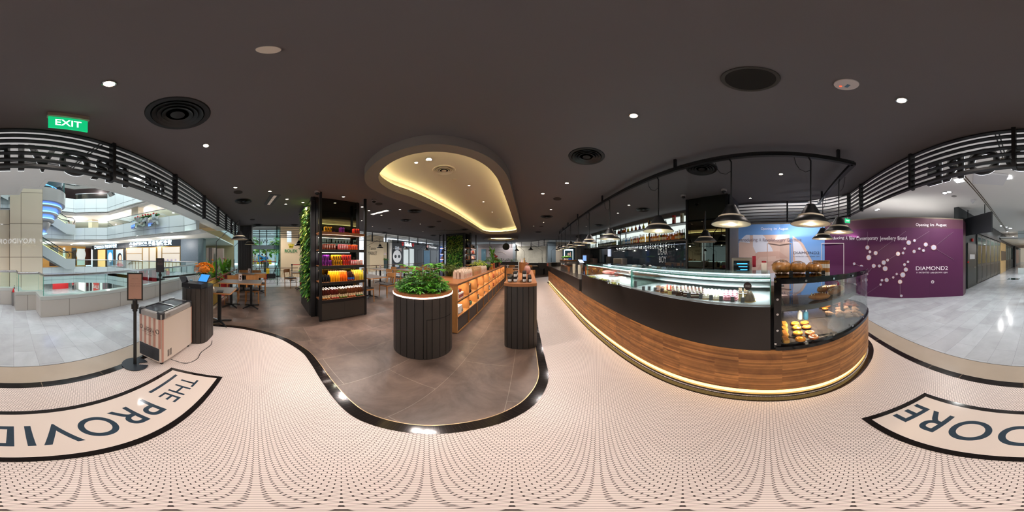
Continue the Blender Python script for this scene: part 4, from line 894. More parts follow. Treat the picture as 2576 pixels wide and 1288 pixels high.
# ================================================================ drinks column: living wall, mirror and open shelves
CAe = Vector((-3.235, 1.33, 0)); CR_ = math.atan2(.115, 1.13)    # front edge runs from here along +y
def drinks_column(origin, ang, name, label, base=0, full=True):
    t = thing(name, label, 'shelving column', tuple(origin), -ang)
    Lf = 1.19; D = .36; g = lambda *a: B().bbox(*a)
    for x, y in ((0, 0), (0, Lf), (-D, 0.02), (-D, Lf-.02)):
        b = B(); b.bbox(x-.055, x, y, y+.055 if y < 1 else y+.0, 0, 2.955) if y < 1 else b.bbox(x-.055, x, y-.055, y, 0, 2.955); b.out('post', BM, t)
    b = B(); b.bbox(-D, -.012, .055, Lf-.055, .02, .44); b.out('base_cabinet', mat('cab_dark', '#34302D', .4, noise=.06), t)
    b = B(); b.bbox(-.012, -.008, .055, Lf*.5-.002, .03, .43); b.bbox(-.012, -.008, Lf*.5+.002, Lf-.055, .03, .43); b.out('door', mat('cab_dark2', '#37332F', .35), t)
    for z in (.50, .90, 1.27, 1.63, 2.02):
        s = B(); s.bbox(-D+.01, -.004, .02, Lf-.02, z-.004, z+.018); sh = s.out('shelf', OAKT, t)
        s = B(); s.bbox(-.006, .0, .05, Lf-.05, z-.045, z+.016); s.bbox(-D, -.05, .03, Lf-.03, z-.03, z-.005); s.out('shelf_frame', BM if z < 2 else OAKT, t)
        s = B(); s.bbox(-.03, -.02, .07, Lf-.07, z-.036 if z < 2 else z-.045, z-.031); s.out('light_strip', LEDP if z > 2 else mat('led_dim', '#FFDCC8', .5, emit=1.5, ecol='#FFD9C2'), sh)
    if full:
        R4 = Matrix.Rotation(-ang, 3, 'Z')
        for z in (.89, 1.25, 1.61, 2.0):
            v = Vector(origin)+R4 @ Vector((-.035, Lf/2, 0)); lamp('AREA', (v.x, v.y, z-.020), 7, 'pink', .015, sy=1.0, rot=(0, rad(16), -ang))
    # core column behind the shelves
    b = B(); b.bbox(-1.68, -D-.03, .0, Lf+.02, 0, 2.957); b.out('core', BM, t)
    b = B(); b.bbox(-D-.028, -D-.02, .03, Lf-.03, .52, 2.94); b.out('mirror_back', MIRR, t)
    # living wall on the side facing the entrance
    b = B(); b.bbox(-1.70, -.34, -.06, .0, 2.85, 2.957); b.bbox(-1.70, -1.62, -.08, .0, 0, 2.957); b.bbox(-.46, -.36, -.10, .0, 0, 2.957); b.out('frame', SLAT, t)
    b = fluted([(-1.62, -.10), (-.46, -.10)], 0, .46, .09, .01, .015, out=1); b.bbox(-1.62, -.46, -.11, 0, 0, .45); b.out('trough', DKP, t)
    random.seed(int(origin.x*10)); b = B()
    for i in range(1500):
        z = random.uniform(.42, 2.86); y = random.uniform(-.13, -.01); x = random.uniform(-1.60, -.48); b.cur = (1 if random.random() < .45 else (2 if random.random() < .4 else 0)) if z < 1.9 or random.random() < .6 else 2
        leafcard(b, (x, y, z), (random.uniform(-.8, .8), -1, random.uniform(-.9, .4)), random.uniform(.07, .13), .028, 0, .5)
    b.out('living_wall', [LEAF1, LEAF2, LEAF4], t, smooth=0); return t
drinks_column(CAe, CR_, 'drinks_column', 'near square column with open drink shelves and a living wall of leaves')
Rc = Matrix.Rotation(-CR_, 3, 'Z')
def CS(x, y, z): v = CAe+Rc @ Vector((x, y, 0)); return (v.x, v.y, z)
# cans
def can(col, col2, tall=.118, r=.0275):
    t = thing('drink_can', '', 'can'); m = mat('can_'+col, col, .28, metal=.35); b = B(); b.lathe([(r*.82, 0), (r, .008), (r, tall-.012), (r*.84, tall)], seg=14); b.out('can_body', m, t)
    t0 = t.children[0]; b = B(); b.cyl(0, 0, tall, r*.82, .0015, 14); b.out('can_lid', CHROME, t)
    b = B(); b.sweep(circ(0, 0, r+.0004, 6, -25, 25), tall*.3, tall*.75, .0004, out=-1); b.out('printed_mark', mat('mk_'+col2, col2, .4), t0); return t
CAN = {'yellow': ('#E8A814', '#241A12'), 'purple': ('#8A2E9C', '#3C1650'), 'red': ('#D93A22', '#7A1E44'), 'copper': ('#9C5240', '#E2C9C0'), 'pink': ('#D9777A', '#EAD9D6'), 'orange': ('#E6642A', '#B0265A'), 'rosy': ('#E5B5A8', '#D9D0CC')}
cp_ = {k: can(*v) for k, v in CAN.items()}; fresh(); usedc = set()
def cans(kind, y0, n, z, lab, x0=-.06, rows=2, dy=.0585, scale=1):
    for r_ in range(rows):
        for i in range(n):
            o = cp_[kind] if kind not in usedc else copy_tree(cp_[kind]); usedc.add(kind)
            o.location = CS(x0-.062*r_, y0+dy*i, z+.0185); o.rotation_euler = (0, 0, random.uniform(-.35, .35)-CR_*0); o['label'] = lab; o['group'] = lab.replace(' can ', ' cans ', 1)
cans('yellow', .16, 3, 2.02, 'yellow can in the left cluster on the top shelf of the drinks column'); cans('purple', .53, 2, 2.02, 'purple can in the middle cluster on the top shelf'); cans('red', .88, 3, 2.02, 'red can in the right cluster on the top shelf')
cans('copper', .13, 5, 1.63, 'copper brown can on the second shelf'); cans('pink', .50, 4, 1.63, 'striped pink can on the second shelf'); cans('orange', .76, 4, 1.63, 'orange can on the second shelf')
cans('purple', .10, 4, 1.27, 'purple can in the lower tier on the third shelf', rows=3); cans('yellow', .36, 4, 1.27, 'yellow can in the lower tier on the third shelf', rows=3); cans('red', .60, 3, 1.27, 'red can in the lower tier on the third shelf', rows=3); cans('pink', .79, 3, 1.27, 'striped pink can in the lower tier on the third shelf', rows=3); cans('rosy', .97, 3, 1.27, 'pale rosy can at the right end of the third shelf', rows=3)
cans('purple', .10, 3, 1.27+.12, 'purple can stacked in the upper tier on the third shelf', rows=2); cans('yellow', .33, 4, 1.27+.12, 'yellow can stacked in the upper tier on the third shelf', rows=2); cans('red', .58, 4, 1.27+.12, 'red can stacked in the upper tier on the third shelf', rows=2)
# juice and soda bottles
def bottle(nm, body, cap, h=.23, r=.028, lab=None, lab2=None, neck=.4, rb=.12, tr=0):
    t = thing(nm, '', 'bottle'); b = B(); b.lathe([(r*.9, 0), (r, .008), (r, h*(1-neck)), (r*.42, h*.86), (r*.40, h*.95)], seg=12); b.out('glass_body', mat('bt_'+body, body, rb, trans=tr), t)
    b = B(); b.cyl(0, 0, h*.95, r*.48, h*.06, 10); b.out('cap', mat('bt_'+cap, cap, .4), t)
    t0 = [c for c in t.children if c.name.startswith('glass_body')][0]
    if lab: b = B(); b.sweep(circ(0, 0, r+.0005, 8, -70, 70), h*.08, h*.42, .0004, out=-1); b.out('label', mat('bt_'+lab, lab, .6), t0)
    if lab2: b = B(); b.sweep(circ(0, 0, r+.001, 8, -70, 70), h*.08, h*.17, .0004, out=-1); b.out('label_band', mat('bt_'+lab2, lab2, .6), t0)
    if lab and lab2: b = B(); b.disc((r+.001, 0, h*.32), (1, 0, 0), h*.045, .0006, 10); b.out('round_mark', mat('mk_dark', '#1E1712', .5), t0)
    return t
bp_ = {'mango': bottle('juice_bottle', '#F2A312', '#D9A24A', neck=.5), 'orange': bottle('juice_bottle', '#EE6A16', '#D98A5A', neck=.5), 'cola': bottle('cola_bottle', '#2B0E0A', '#1F1512', .20, lab='#2A5FB0', lab2='#B5262C', neck=.5), 'ginger': bottle('ginger_bottle', '#D9A63A', '#E6D23C', .235, lab='#C9922A', neck=.5), 'citrus': bottle('citrus_bottle', '#D9C03A', '#E8D22C', .235, neck=.5), 'black': bottle('black_bottle', '#151417', '#2A2A2E', .16, .03, neck=.5),
       'k1': bottle('kombucha_bottle', '#3A1710', '#D8D2CC', .235, .031, '#DCC9A0', '#D98A2E', .55), 'k2': bottle('kombucha_bottle', '#43140F', '#D8D2CC', .235, .031, '#DCC9A0', '#C2392F', .55), 'k3': bottle('kombucha_bottle', '#3A2210', '#D8D2CC', .235, .031, '#DCC9A0', '#6E9A2A', .55), 'k4': bottle('kombucha_bottle', '#4A2412', '#D8D2CC', .235, .031, '#DCC9A0', '#D9662A', .55), 'k5': bottle('kombucha_bottle', '#42200F', '#D8D2CC', .235, .031, '#DCC9A0', '#2E8A52', .55)}
fresh(); usedb = set()
def bots(kind, y0, n, rows, z, lab, dy=.066, x0=-.05, dx=.068):
    for r_ in range(rows):
        for i in range(n):
            o = bp_[kind] if kind not in usedb else copy_tree(bp_[kind]); usedb.add(kind); o.location = CS(x0-dx*r_, y0+dy*i, z+.0185); o['label'] = lab; o['group'] = lab.replace(' bottle ', ' bottles ', 1)
bots('black', .10, 3, 2, .90, 'squat black bottle at the left end of the fourth shelf'); bots('mango', .29, 4, 4, .90, 'yellow mango juice bottle on the fourth shelf', .060); bots('orange', .53, 3, 4, .90, 'orange juice bottle on the fourth shelf', .062); bots('cola', .72, 3, 4, .90, 'dark cola bottle with a blue label on the fourth shelf', .060); bots('ginger', .90, 2, 4, .90, 'golden ginger bottle on the fourth shelf', .065); bots('citrus', 1.03, 2, 4, .90, 'pale yellow bottle at the right end of the fourth shelf', .065)
for i, k in enumerate(('k1', 'k2', 'k3', 'k4', 'k5')): bots(k, .10+.213*i, 3, 4, .50, 'brown bottle with an %s banded cream label on the lowest shelf' % ['amber', 'crimson', 'olive green', 'orange', 'emerald'][i], .064)
# the far column, with its shelves on both sides
FO = Vector((-2.55, 9.80, 0))
drinks_column(FO, CR_, 'shelving_column', 'far column beyond the bookcase with a living wall and gift shelves')
fcol = ['#C98A55', '#2F3E6E', '#B98560', '#E2DCD6', '#8C4A34', '#3B5B4A', '#D9B9B2', '#26201D', '#A03A2E']
for k, z in enumerate((1.27, 1.63, 2.02)):
    for j in range(5):
        v = FO+Rc @ Vector((-.12, .15+.2*j, 0)); b = B(); h = random.uniform(.12, .26)
        if (k+j) % 2: b.lathe([(.05, 0), (.05, h*.55), (.02, h*.8), (.02, h)], seg=10)
        else: b.rbox(0, 0, 0, .1, .12, h, .01)
        tag(b.out('gift_item', mat('fg'+fcol[(k*5+j) % 9], fcol[(k*5+j) % 9], .4), None, (v.x, v.y, z+.019)), '%s item on the %s shelf of the far column, %s from the left' % (['coloured', 'dark', 'pale'][j % 3], ['third', 'second', 'top'][k], ['first', 'second', 'third', 'fourth', 'fifth'][j]), 'gift item', 'gifts on the far column')
# left side shelves of the far column
t = thing('side_shelf', 'narrow lit shelf rack on the left of the far column', 'shelf', (-4.42, 9.95, 0), -CR_)
b = B(); [b.bar((x, y, 0), (x, y, 2.955), .05) for x in (-.32, .0) for y in (0, .45)]; b.out('posts', BM, t)
for z in (.9, 1.27, 1.63, 2.02): b = B(); b.bbox(-.32, 0, 0, .45, z, z+.02); b.out('shelf', OAKT, t); b = B(); b.bbox(-.3, -.02, .01, .02, z-.012, z-.004); b.out('light_strip', LEDP, t)
for k, z in enumerate((.92, 1.29, 1.65)):
    for j in range(3): b = B(); b.lathe([(.035, 0), (.035, .12), (.014, .17), (.014, .22)], seg=10); tag(b.out('gift_bottle', mat('fg'+['#C98A55', '#B98560', '#26201D'][k], '#A0652E', .3), None, (-4.64+.09*j, 10.0, z+.001)), 'amber bottle on the %s level of the narrow rack' % ['lowest', 'middle', 'upper'][k], 'bottle', 'rack bottles '+str(k))
# ================================================================ ceiling fittings of the cafe
def where(px, py):                         # plain words for a place on the ceiling
    x, y = P(px, py, CZ); d = math.hypot(x, y)
    return x, y
def downlight(px, py, label, power=60, r=.045, z=CZ, col='pink', on=True, big=False):
    x, y = P(px, py, z); t = thing('downlight', label, 'ceiling light', (x, y, z-.012))
    b = B(); b.lathe([(r, .012), (r*1.12, .0), (r, -.003), (r*.86, .0), (r*.8, .010)], seg=20); b.out('trim_ring', CHROME, t)
    b = B(); b.lathe([(.0001, .009), (r*.8, .0095)], seg=16); b.out('lit_lens', BULB if on else M('#D8C8B8', .2), t)
    if power: lamp('SPOT', (x, y, z-.03), power, col, .03, spot=135, blend=.7, parent=None)
    return t
NEAR = [(274.5, 210, 'downlight with the strongest flare, above the exit sign', 160), (2268, 251.5, 'downlight right of the white smoke detector', 120), (1594, 290, 'lone downlight left of the large black ceiling speaker', 90), (518, 365, 'downlight beside the round black air vent', 90),
        (1964.5, 437, 'downlight above the blue poster and inside the lamp track', 70), (1887.5, 498, 'downlight just above the slats of the blue poster', 40)]
for px, py, lab, pw in NEAR: downlight(px, py, lab, pw*.27, .035)
FAR = [(592, 471, 35), (679, 480.5, 40), (722, 500.5, 100), (719, 513, 0), (762, 509, 50), (864, 494.5, 150), (1426, 460, 110), (1365.5, 486.5, 110), (1582, 515.5, 60), (1554.5, 535.7, 50), (1475, 569, 40), (1386, 526.7, 90), (1367.6, 559, 90), (1342.4, 568.4, 60), (1357, 578, 60), (911, 520, 80), (928, 529.5, 0), (959.5, 541, 60), (1006, 526.6, 90), (910, 554.6, 60), (937, 569, 50), (1057, 563, 80), (1008.7, 570.5, 60), (1063.6, 582, 60), (1038.5, 584, 40), (1118, 578, 60), (1146, 574, 60), (1188, 597, 60), (1281, 596, 60), (1306, 589, 60)]
DW = ['in the band between the vents and the slats', 'near the drinks column', 'over the bookcase aisle', 'over the counter aisle', 'near the far end of the cafe']
for i, (px, py, pw) in enumerate(FAR):
    x, y = P(px, py, CZ); wd = 'over the west dining tables' if x < -4.5 else 'above the middle dining area' if x < -2.4 else 'over the bookcase' if x < -.2 else 'over the counter aisle' if x < 2.2 else 'over the bar'
    downlight(px, py, 'small round downlight '+wd, pw*1.0, .04)
def vent(px, py, label, r=.235, col=BM, z=CZ):
    x, y = P(px, py, z); t = thing('air_vent', label, 'air vent', (x, y, z)); b = B(); b.lathe([(r, -.001), (r*.97, -.014), (r*.82, -.012), (r*.80, -.001)], seg=40); b.out('rim', col, t)
    for k, f in enumerate((.66, .50, .35)): b = B(); b.lathe([(r*f, -.002), (r*(f+.13), -.022), (r*(f+.12), -.026), (r*f, -.008)], seg=36); b.out('ring_blade', col, t)
    b = B(); b.lathe([(r*.34, -.0005), (.0001, -.0006)], seg=30); b.lathe([(r*.2, -.004), (r*.22, -.018), (.0001, -.02)], seg=20); b.out('core', col, t)
    b = B(); b.lathe([(r*.81, -.0008), (.0001, -.0008)], seg=30); b.out('throat', mat('vent_throat', '#08090A', .9), t); return t
vent(446.5, 287, 'large round black air vent near the exit sign', .25)
vent(1475.5, 393.5, 'round black air vent left of the lamp track')
vent(1765.5, 424, 'round black air vent crossed by the lamp track', .24)
VENTS = [(612, 506), (649, 565.5), (741, 566), (1043, 531), (1021, 554), (1085, 570.5), (1090, 592), (967, 584.5), (1168, 577), (1375.4, 545), (1354, 583.7), (1506.8, 566), (1618, 527)]
for px, py in VENTS:
    x, y = P(px, py, CZ); vent(px, py, 'smaller looking round black air vent '+('over the west tables' if x < -4.5 else 'over the middle of the cafe' if x < 0 else 'over the counter aisle' if x < 2.6 else 'over the bar'), .225)
def discfit(px, py, r, m, name, label, cat, th=.012, z=CZ):
    x, y = P(px, py, z); t = thing(name, label, cat, (x, y, z)); b = B(); b.lathe([(r, -.001), (r*.97, -th), (r*.86, -th)], seg=36); b.lathe([(r*.87, -th*.8), (.0001, -th*.9)], seg=30); b.out('grille', m, t); return t
t = discfit(1888, 199, .125, mat('speaker_black', '#15120F', .8), 'ceiling_speaker', 'largest black round ceiling speaker, high above the counter', 'speaker')
b = B(); b.lathe([(.142, -.001), (.14, -.016), (.122, -.014), (.12, -.001)], seg=40); b.out('outer_ring', mat('spk_ring', '#3B3734', .6), t)
discfit(675, 125, .037, mat('disc_cream', '#EADFD2', .6), 'cover_plate', 'plain cream round cover plate on the ceiling', 'cover plate')
t = discfit(2129.5, 212, .066, mat('det_white', '#D9CFCE', .5), 'smoke_detector', 'white round detector with a red lamp on the ceiling', 'smoke detector')
b = B(); b.cyl(.028, .02, -.015, .007, .003, 10); b.out('red_lamp', mat('red_lamp', '#FF4A2A', .4, emit=2), t); b = B(); b.box(.01, -.01, -.014, .035, .02, .003); b.out('window', mat('det_win', '#5B7A90', .3), t)
for px, py in ((599, 483), (953, 513), (1104, 557), (980, 575.6), (1402, 500), (1361.8, 569.4), (635, 552)): 
    x, y = P(px, py, CZ); discfit(px, py, .10, mat('spk_dark', '#2B2725', .8), 'ceiling_speaker', 'small flat dark speaker disc on the ceiling '+('toward the west tables' if x < -3 else 'over the middle' if x < 0 else 'over the aisle'), 'speaker')
for px, py, lab in ((798, 481, 'dome camera above the near corner of the drinks column'), (755, 534, 'dome camera left of the living wall'), (941, 502, 'dome camera right of the drinks column'), (1109, 588.5, 'dome camera left of the far living wall'), (1187, 584, 'dome camera right of the far column'), (1719, 500, 'dome camera at the left corner of the mirror column'), (1821, 487, 'dome camera at the right corner of the mirror column'), (1449, 592, 'dome camera by the far fluted wall')):
    x, y = P(px, py+2, CZ-.02); k = 1.0 if px not in (1719, 1821) else .93; x *= k; y *= k
    t = thing('dome_camera', lab, 'camera', (x, y, CZ)); b = B(); b.lathe([(.06, 0), (.062, -.03), (.045, -.045)][::-1], seg=18); b.out('housing', mat('cam_white', '#8F8B88', .4), t); b = B(); b.sph(0, 0, -.05, .045, 14, 8); b.out('dome', mat('cam_dome', '#141214', .08), t)
# slot fittings
t = thing('slot_light', 'white three lamp slot fitting right of the drinks column', 'ceiling light', P(955, 533.5, CZ)+(CZ,), rad(0)); a0 = Vector(P(931, 540, CZ)+(0,)); a1 = Vector(P(981, 527.5, CZ)+(0,)); c = (a0+a1)/2; t.location = (c.x, c.y, CZ); dv = (a1-a0); L = dv.length; an = math.atan2(dv.y, dv.x); t.rotation_euler = (0, 0, an)
b = B(); b.bbox(-L/2, L/2, -.10, .10, -.008, -.001); b.out('frame', BM, t)
for k in (-1, 0, 1): b = B(); b.bbox(k*L*.28-L*.12, k*L*.28+L*.12, -.06, .06, -.014, -.009); b.out('lamp_panel', mat('slot_glow', '#FFF2E4', .5, emit=1.6), t)
t = thing('slot_vent', 'rectangular slot with a lit side near the west tables', 'ceiling light', P(683, 503.5, CZ)+(CZ,), rad(8))
b = B(); b.bbox(-.42, .42, -.12, .12, -.006, -.001); b.out('frame', BM, t)
for k in range(4): b = B(); b.bbox(-.38+.19*k, -.38+.19*k+.17, -.03, .04, -.012, -.0065); b.out('lamp_panel', mat('slot_dim', '#B9A89C', .5, emit=.4), t)
t = thing('linear_slot', 'thin black linear slot before the far column', 'ceiling slot', P(1130, 579.5, CZ)+(CZ,), rad(15)); b = B(); b.bbox(-.8, .8, -.05, .05, -.008, -.001); b.out('slot', BM, t)
# fittings inside the glowing recess
CZ2 = CZ+.16
def incove(px, py): return P(px, py, CZ2)
vx, vy = incove(1117, 428); vent(1117, 428, 'cream round air vent inside the glowing ceiling recess', .20, mat('vent_cream', '#E3D6C9', .6), CZ2)
vx, vy = incove(1258, 573); vent(1258, 573, 'cream round air vent at the far end of the recess', .2, MATS['vent_cream'], CZ2)
downlight(1079, 400, 'large recessed spot inside the glowing ceiling recess', 110, .05, CZ2); downlight(1047, 408, 'small bright spot left of the recessed spot in the recess', 30, .03, CZ2)
for px, py in ((1180, 466), (1216, 507), (1238, 533), (1253, 551)): downlight(px, py, 'tiny downlight in the long glowing recess', 45, .03, CZ2)
discfit(1143, 452, .05, MATS['vent_cream'], 'cover_plate', 'small cream cover disc inside the recess', 'cover plate', z=CZ2)
# exit sign
t = thing('exit_sign', 'green lit EXIT sign hanging from the ceiling above the entrance', 'sign', (0, 0, 0)); eA, eB = XY(118, 1.215), XY(223, 1.295); ex, ey = (eA[0]+eB[0])/2, (eA[1]+eB[1])/2; EW = math.dist(eA, eB); ean = math.atan2(eB[1]-eA[1], eB[0]-eA[0]); t.location = (ex, ey, CZ); t.rotation_euler = (0, 0, ean)
b = B(); b.rbox(0, 0, -.06, EW, .055, .059, .01); b.out('housing', mat('exit_box', '#A79B8F', .5), t)
b = B(); b.bbox(-EW*.47, EW*.47, -.006, .006, -.235, -.06); b.out('panel', mat('exit_green', '#08B070', .4, emit=1.0, ecol='#0FBF78'), t)
Rr = Matrix.Rotation(rad(178), 3, 'Z')
o = text('EXIT', .205, (0, -.0065, -.147), (1, 0, 0), (0, -1, 0), mat('exit_white', '#FFFFFF', .5, emit=1.6), 'lettering', depth=.001, height=.095, bold=.012); o.parent = t
o = text('EXIT', .205, (0, .0065, -.147), (-1, 0, 0), (0, 1, 0), MATS['exit_white'], 'lettering', depth=.001, height=.095, bold=.012); o.parent = t

# ================================================================ lamp track and pendants
def trackx(y): return 1.735+.028*(y+.98)+.0072*(y+.98)**2
tr = thing('lamp_track', 'long black lamp track hung over the counter, bent at its near end', 'lamp track', (1.8, 1.0, 2.75))
tp2 = [(trackx(y), y) for y in [9.6-.53*k for k in range(21)]]; tp2[-1] = (1.735, -1.0)
b = B(); b.sweep([(x-.03, y) for x, y in tp2], 2.765, 2.80, .06, out=1); b.sweep([(x-.022, y) for x, y in tp2], 2.745, 2.765, .044, out=1); wp(b.out('rail', BM), tr)
b = B(); b.bar((1.72, -1.0, 2.77), (3.62, -1.16, 2.77), .06, .05); wp(b.out('return_rail', BM), tr)
for y in (-.8, 1.17, 3.2, 5.1, 6.6, 7.9, 9.2): b = B(); b.bar((trackx(y), y, 2.79), (trackx(y), y, 2.958), .035); wp(b.out('hanger', BM), tr)
b = B(); b.bar((3.3, -1.13, 2.79), (3.3, -1.13, 2.958), .035); wp(b.out('hanger', BM), tr)
INS = mat('shade_inside', '#F5E6CC', .7, emit=0)
def shade_parts(t, z=0, r=.225):
    b = B(); b.lathe([(.052, .235), (.058, .215), (.066, .205), (.118, .115), (.124, .105)], 0, 0, z, 28); b.out('upper_shade', BM, t)
    b = B(); b.lathe([(.114, .110), (.148, .098), (.150, .082), (.143, .080)], 0, 0, z, 28); b.out('gap_band', INS, t)
    b = B(); b.lathe([(.146, .084), (.168, .072), (.225, .012), (.227, .004)], 0, 0, z, 32); b.out('lower_shade', BM, t)
    b = B(); b.lathe([(.222, .003), (.165, .066), (.110, .104), (.0001, .12)], 0, 0, z, 32); b.out('shade_lining', INS, t)
    b = B(); b.lathe([(.018, .11), (.018, .09)], 0, 0, z, 12); s_ = b.out('socket', CHROME, t); b = B(); b.sph(0, 0, z+.055, .032, 14, 8); b.out('globe_bulb', mat('bulb_warm', '#FFE9D0', .5, emit=40, ecol='#FFE0B8'), s_)
pd = thing('pendant_lamp', '', 'pendant lamp'); shade_parts(pd)
b = B(); b.tube([(0, 0, .23), (0, 0, .84)], .009, 8); b.out('stem', BM, pd)
b = B(); b.tube([(0, 0, .84), (0, .02, .88), (0, .035, .915), (0, .0, .935), (0, -.03, .91)], .010, 6); b.out('hook', BM, pd)
b = B(); b.tube([(0, 0, .70), (0, .06, .66), (0, .13, .69), (0, .17, .76), (0, .19, .86)], .004, 5); b.out('flex', BM, pd); fresh()
PL = [(-.47, 'second pendant from the bend of the track, over the pastry case'), (.41, 'pendant over the near end of the cake case'), (1.47, 'pendant over the middle of the cake case'), (2.85, 'pendant over the deli case'), (4.0, 'pendant just beyond the deli case'), (5.0, 'sixth pendant along the counter track'), (6.1, 'seventh pendant along the counter track'), (7.26, 'eighth pendant along the counter track'), (8.35, 'ninth pendant along the counter track'), (9.5, 'farthest pendant along the counter track')]
pts = [(trackx(y)+.0, y, 0, l) for y, l in PL]+[(2.24, -1.04, 1.5, 'pendant on the returning end of the track, nearer one'), (3.22, -1.125, 1.5, 'pendant at the far end of the returning track')]
for i, (x, y, a, l) in enumerate(pts):
    o = pd if i == 0 else copy_tree(pd); o.location = (x, y, 1.855); o.rotation_euler = (0, 0, a+random.uniform(-.15, .15)); o['label'] = 'black two tiered '+l; o['group'] = 'pendants on the counter track'
    lamp('POINT', (x, y, 1.868), 60, 'warm', .02)
# arm lamps standing at the tables
def armlamp(base, z0, knee, top, head, label, hz=2.02):
    t = thing('arm_lamp', label, 'lamp', (head[0], head[1], hz)); shade_parts(t)
    h = Vector((head[0], head[1], hz)); L = lambda p: tuple(Vector(p)-h)
    tp3 = Vector((head[0], head[1], top)); bs = Vector((base[0], base[1], z0)); kn = Vector((base[0], base[1], knee)); sd = (tp3-kn); k2 = kn+sd*.93
    b = B(); b.tube([L(bs), L(kn), L(k2), L(tp3+Vector((0, 0, .0))), L((head[0], head[1], top-.10)), (0, 0, .24)], .010, 6); b.out('arm', BM, t); b = B(); b.tube([L(bs), L(bs+Vector((0, 0, .45)))], .02, 8); b.out('sleeve', BM, t); lamp('POINT', (head[0], head[1], hz+.03), 8, 'warm', .03); return t
armlamp((-4.1, -1.02), .9, 1.87, 2.50, (-4.45, -.45), 'largest arm lamp, over the near dining table beside the orange flowers', 1.95)
armlamp((-7.0, -.95), .9, 1.90, 2.55, (-6.75, -.25), 'second arm lamp from the entrance, before the fluted column', 1.98)
armlamp((-7.75, 2.15), .3, 1.90, 2.55, (-7.35, 1.98), 'arm lamp left of the living wall, before the stone pillar', 1.98)
for bx, by, hx, hy, lab in ((-7.9, 6.0, -7.25, 6.9, 'arm lamp right of the drinks column'), (-7.9, 8.7, -7.3, 9.6, 'arm lamp over the dining tables before the dark shopfront'), (-7.6, 11.6, -7.0, 12.1, 'arm lamp before the far shopfront'), (-6.8, 13.6, -6.2, 13.9, 'arm lamp left of the far living wall'), (-1.9, 16.3, -2.05, 15.6, 'arm lamp before the plain grey wall'), (1.2, 15.6, .45, 15.2, 'arm lamp at the left of the pale stone wall'), (2.55, 13.6, 1.55, 13.4, 'arm lamp at the right of the pale stone wall'), (3.3, 13.4, 3.95, 13.2, 'arm lamp beyond the end of the counter')):
    armlamp((bx, by), .9 if by > 13 else .3, 1.95, 2.55, (hx, hy), lab, 1.98)
armlamp((3.25, 1.35), 1.1, 2.05, 2.42, (3.02, 1.22), 'arm lamp standing before the mirror column behind the cakes', 1.78)

# ================================================================ dining furniture
OAKC = woodmat('oak_chair', '#C08A55', '#A06B3B', .42, (4, 4, 20)); TOPG = mat('table_top', '#5E5650', .35, noise=.12, nscale=6); CUSH = mat('cushion', '#2B2827', .6)
def chair():
    t = thing('dining_chair', '', 'chair')
    b = B(); b.rbox(0, 0, .445, .42, .40, .03, .03); b.out('seat', CUSH, t); b = B(); b.rbox(0, 0, .405, .43, .42, .038, .02); b.out('seat_frame', OAKC, t)
    for sx in (-1, 1):
        b = B(); b.tube([(sx*.19, .18, .41), (sx*.20, .20, 0)], [.019, .015], 6); b.out('leg', OAKC, t)
        b = B(); b.tube([(sx*.19, -.18, .0), (sx*.19, -.19, .42), (sx*.185, -.22, .62), (sx*.18, -.25, .84)], [.016, .022, .02, .016], 6); b.out('leg', OAKC, t)
    b = B(); q = [(-.20, -.235), (-.10, -.27), (0, -.28), (.10, -.27), (.20, -.235)]; b.sweep(q, .70, .86, .022, out=-1); b.out('backrest', OAKC, t); return t
ch = chair(); fresh(); nch = 0
def seat(x, y, rz, label):
    global nch
    o = ch if nch == 0 else copy_tree(ch); nch += 1; o.location = (x, y, .004); o.rotation_euler = (0, 0, rz); o['label'] = label; o['group'] = 'oak dining chairs'
def table(x, y, sx, sy, rz, label, bases=((0, 0),), z=.78):
    t = thing('dining_table', label, 'table', (x, y, .004), rz); b = B(); b.rbox(0, 0, z-.032, sx, sy, .026, .02); b.out('tabletop_edge', OAKC, t); b = B(); b.rbox(0, 0, z-.006, sx-.012, sy-.012, .006, .02); b.out('tabletop', TOPG, t)
    for bx, by in bases:
        b = B(); b.box(bx, by, .04, .065, .065, z-.07); b.out('pedestal', BM, t)
        for k in range(4):
            a = rad(45+90*k); b = B(); b.tube([(bx, by, .06), (bx+.13*cos(a), by+.13*sin(a), .05), (bx+.29*cos(a), by+.29*sin(a), .018)], [.028, .022, .016], 6); b.out('foot', BM, t)
    return t
def menu(x, y, z, label):
    t = thing('menu_stand', label, 'menu stand', (x, y, z), random.uniform(1.2, 1.6)); b = B(); b.box(0, 0, 0, .085, .055, .19); b.out('card_block', mat('menu_white', '#D6CBC6', .5), t); b = B(); b.box(0, -.028, .03, .035, .002, .05); b.box(.012, -.028, .1, .04, .002, .05); b.out('printed_pictures', mat('menu_pic', '#4A2A24', .5), t)
    tt = text('BRUNCH', .06, (0, -.0285, .17), (1, 0, 0), (0, -1, 0), mat('menu_ink', '#6B4A44', .5), 'lettering', depth=.001); tt.parent = t; return t
table(-4.55, -.42, .66, 1.16, TILT, 'long two-pedestal table nearest the entrance windows', ((-.08, -.30), (-.08, .28))); menu(-4.66, -.45, .785, 'white menu block on the long table')
table(-3.34, -.76, .60, .62, TILT, 'small square oak table behind the host stand'); table(-6.60, -.22, .66, 1.16, TILT, 'second long table before the fluted column', ((-.1, -.3), (-.1, .35))); menu(-6.75, -.28, .785, 'white menu block on the second long table')
table(-6.98, 1.95, .74, .80, TILT, 'table before the stone pillar left of the living wall'); menu(-7.0, 1.95, .785, 'dark menu block on the table left of the living wall')
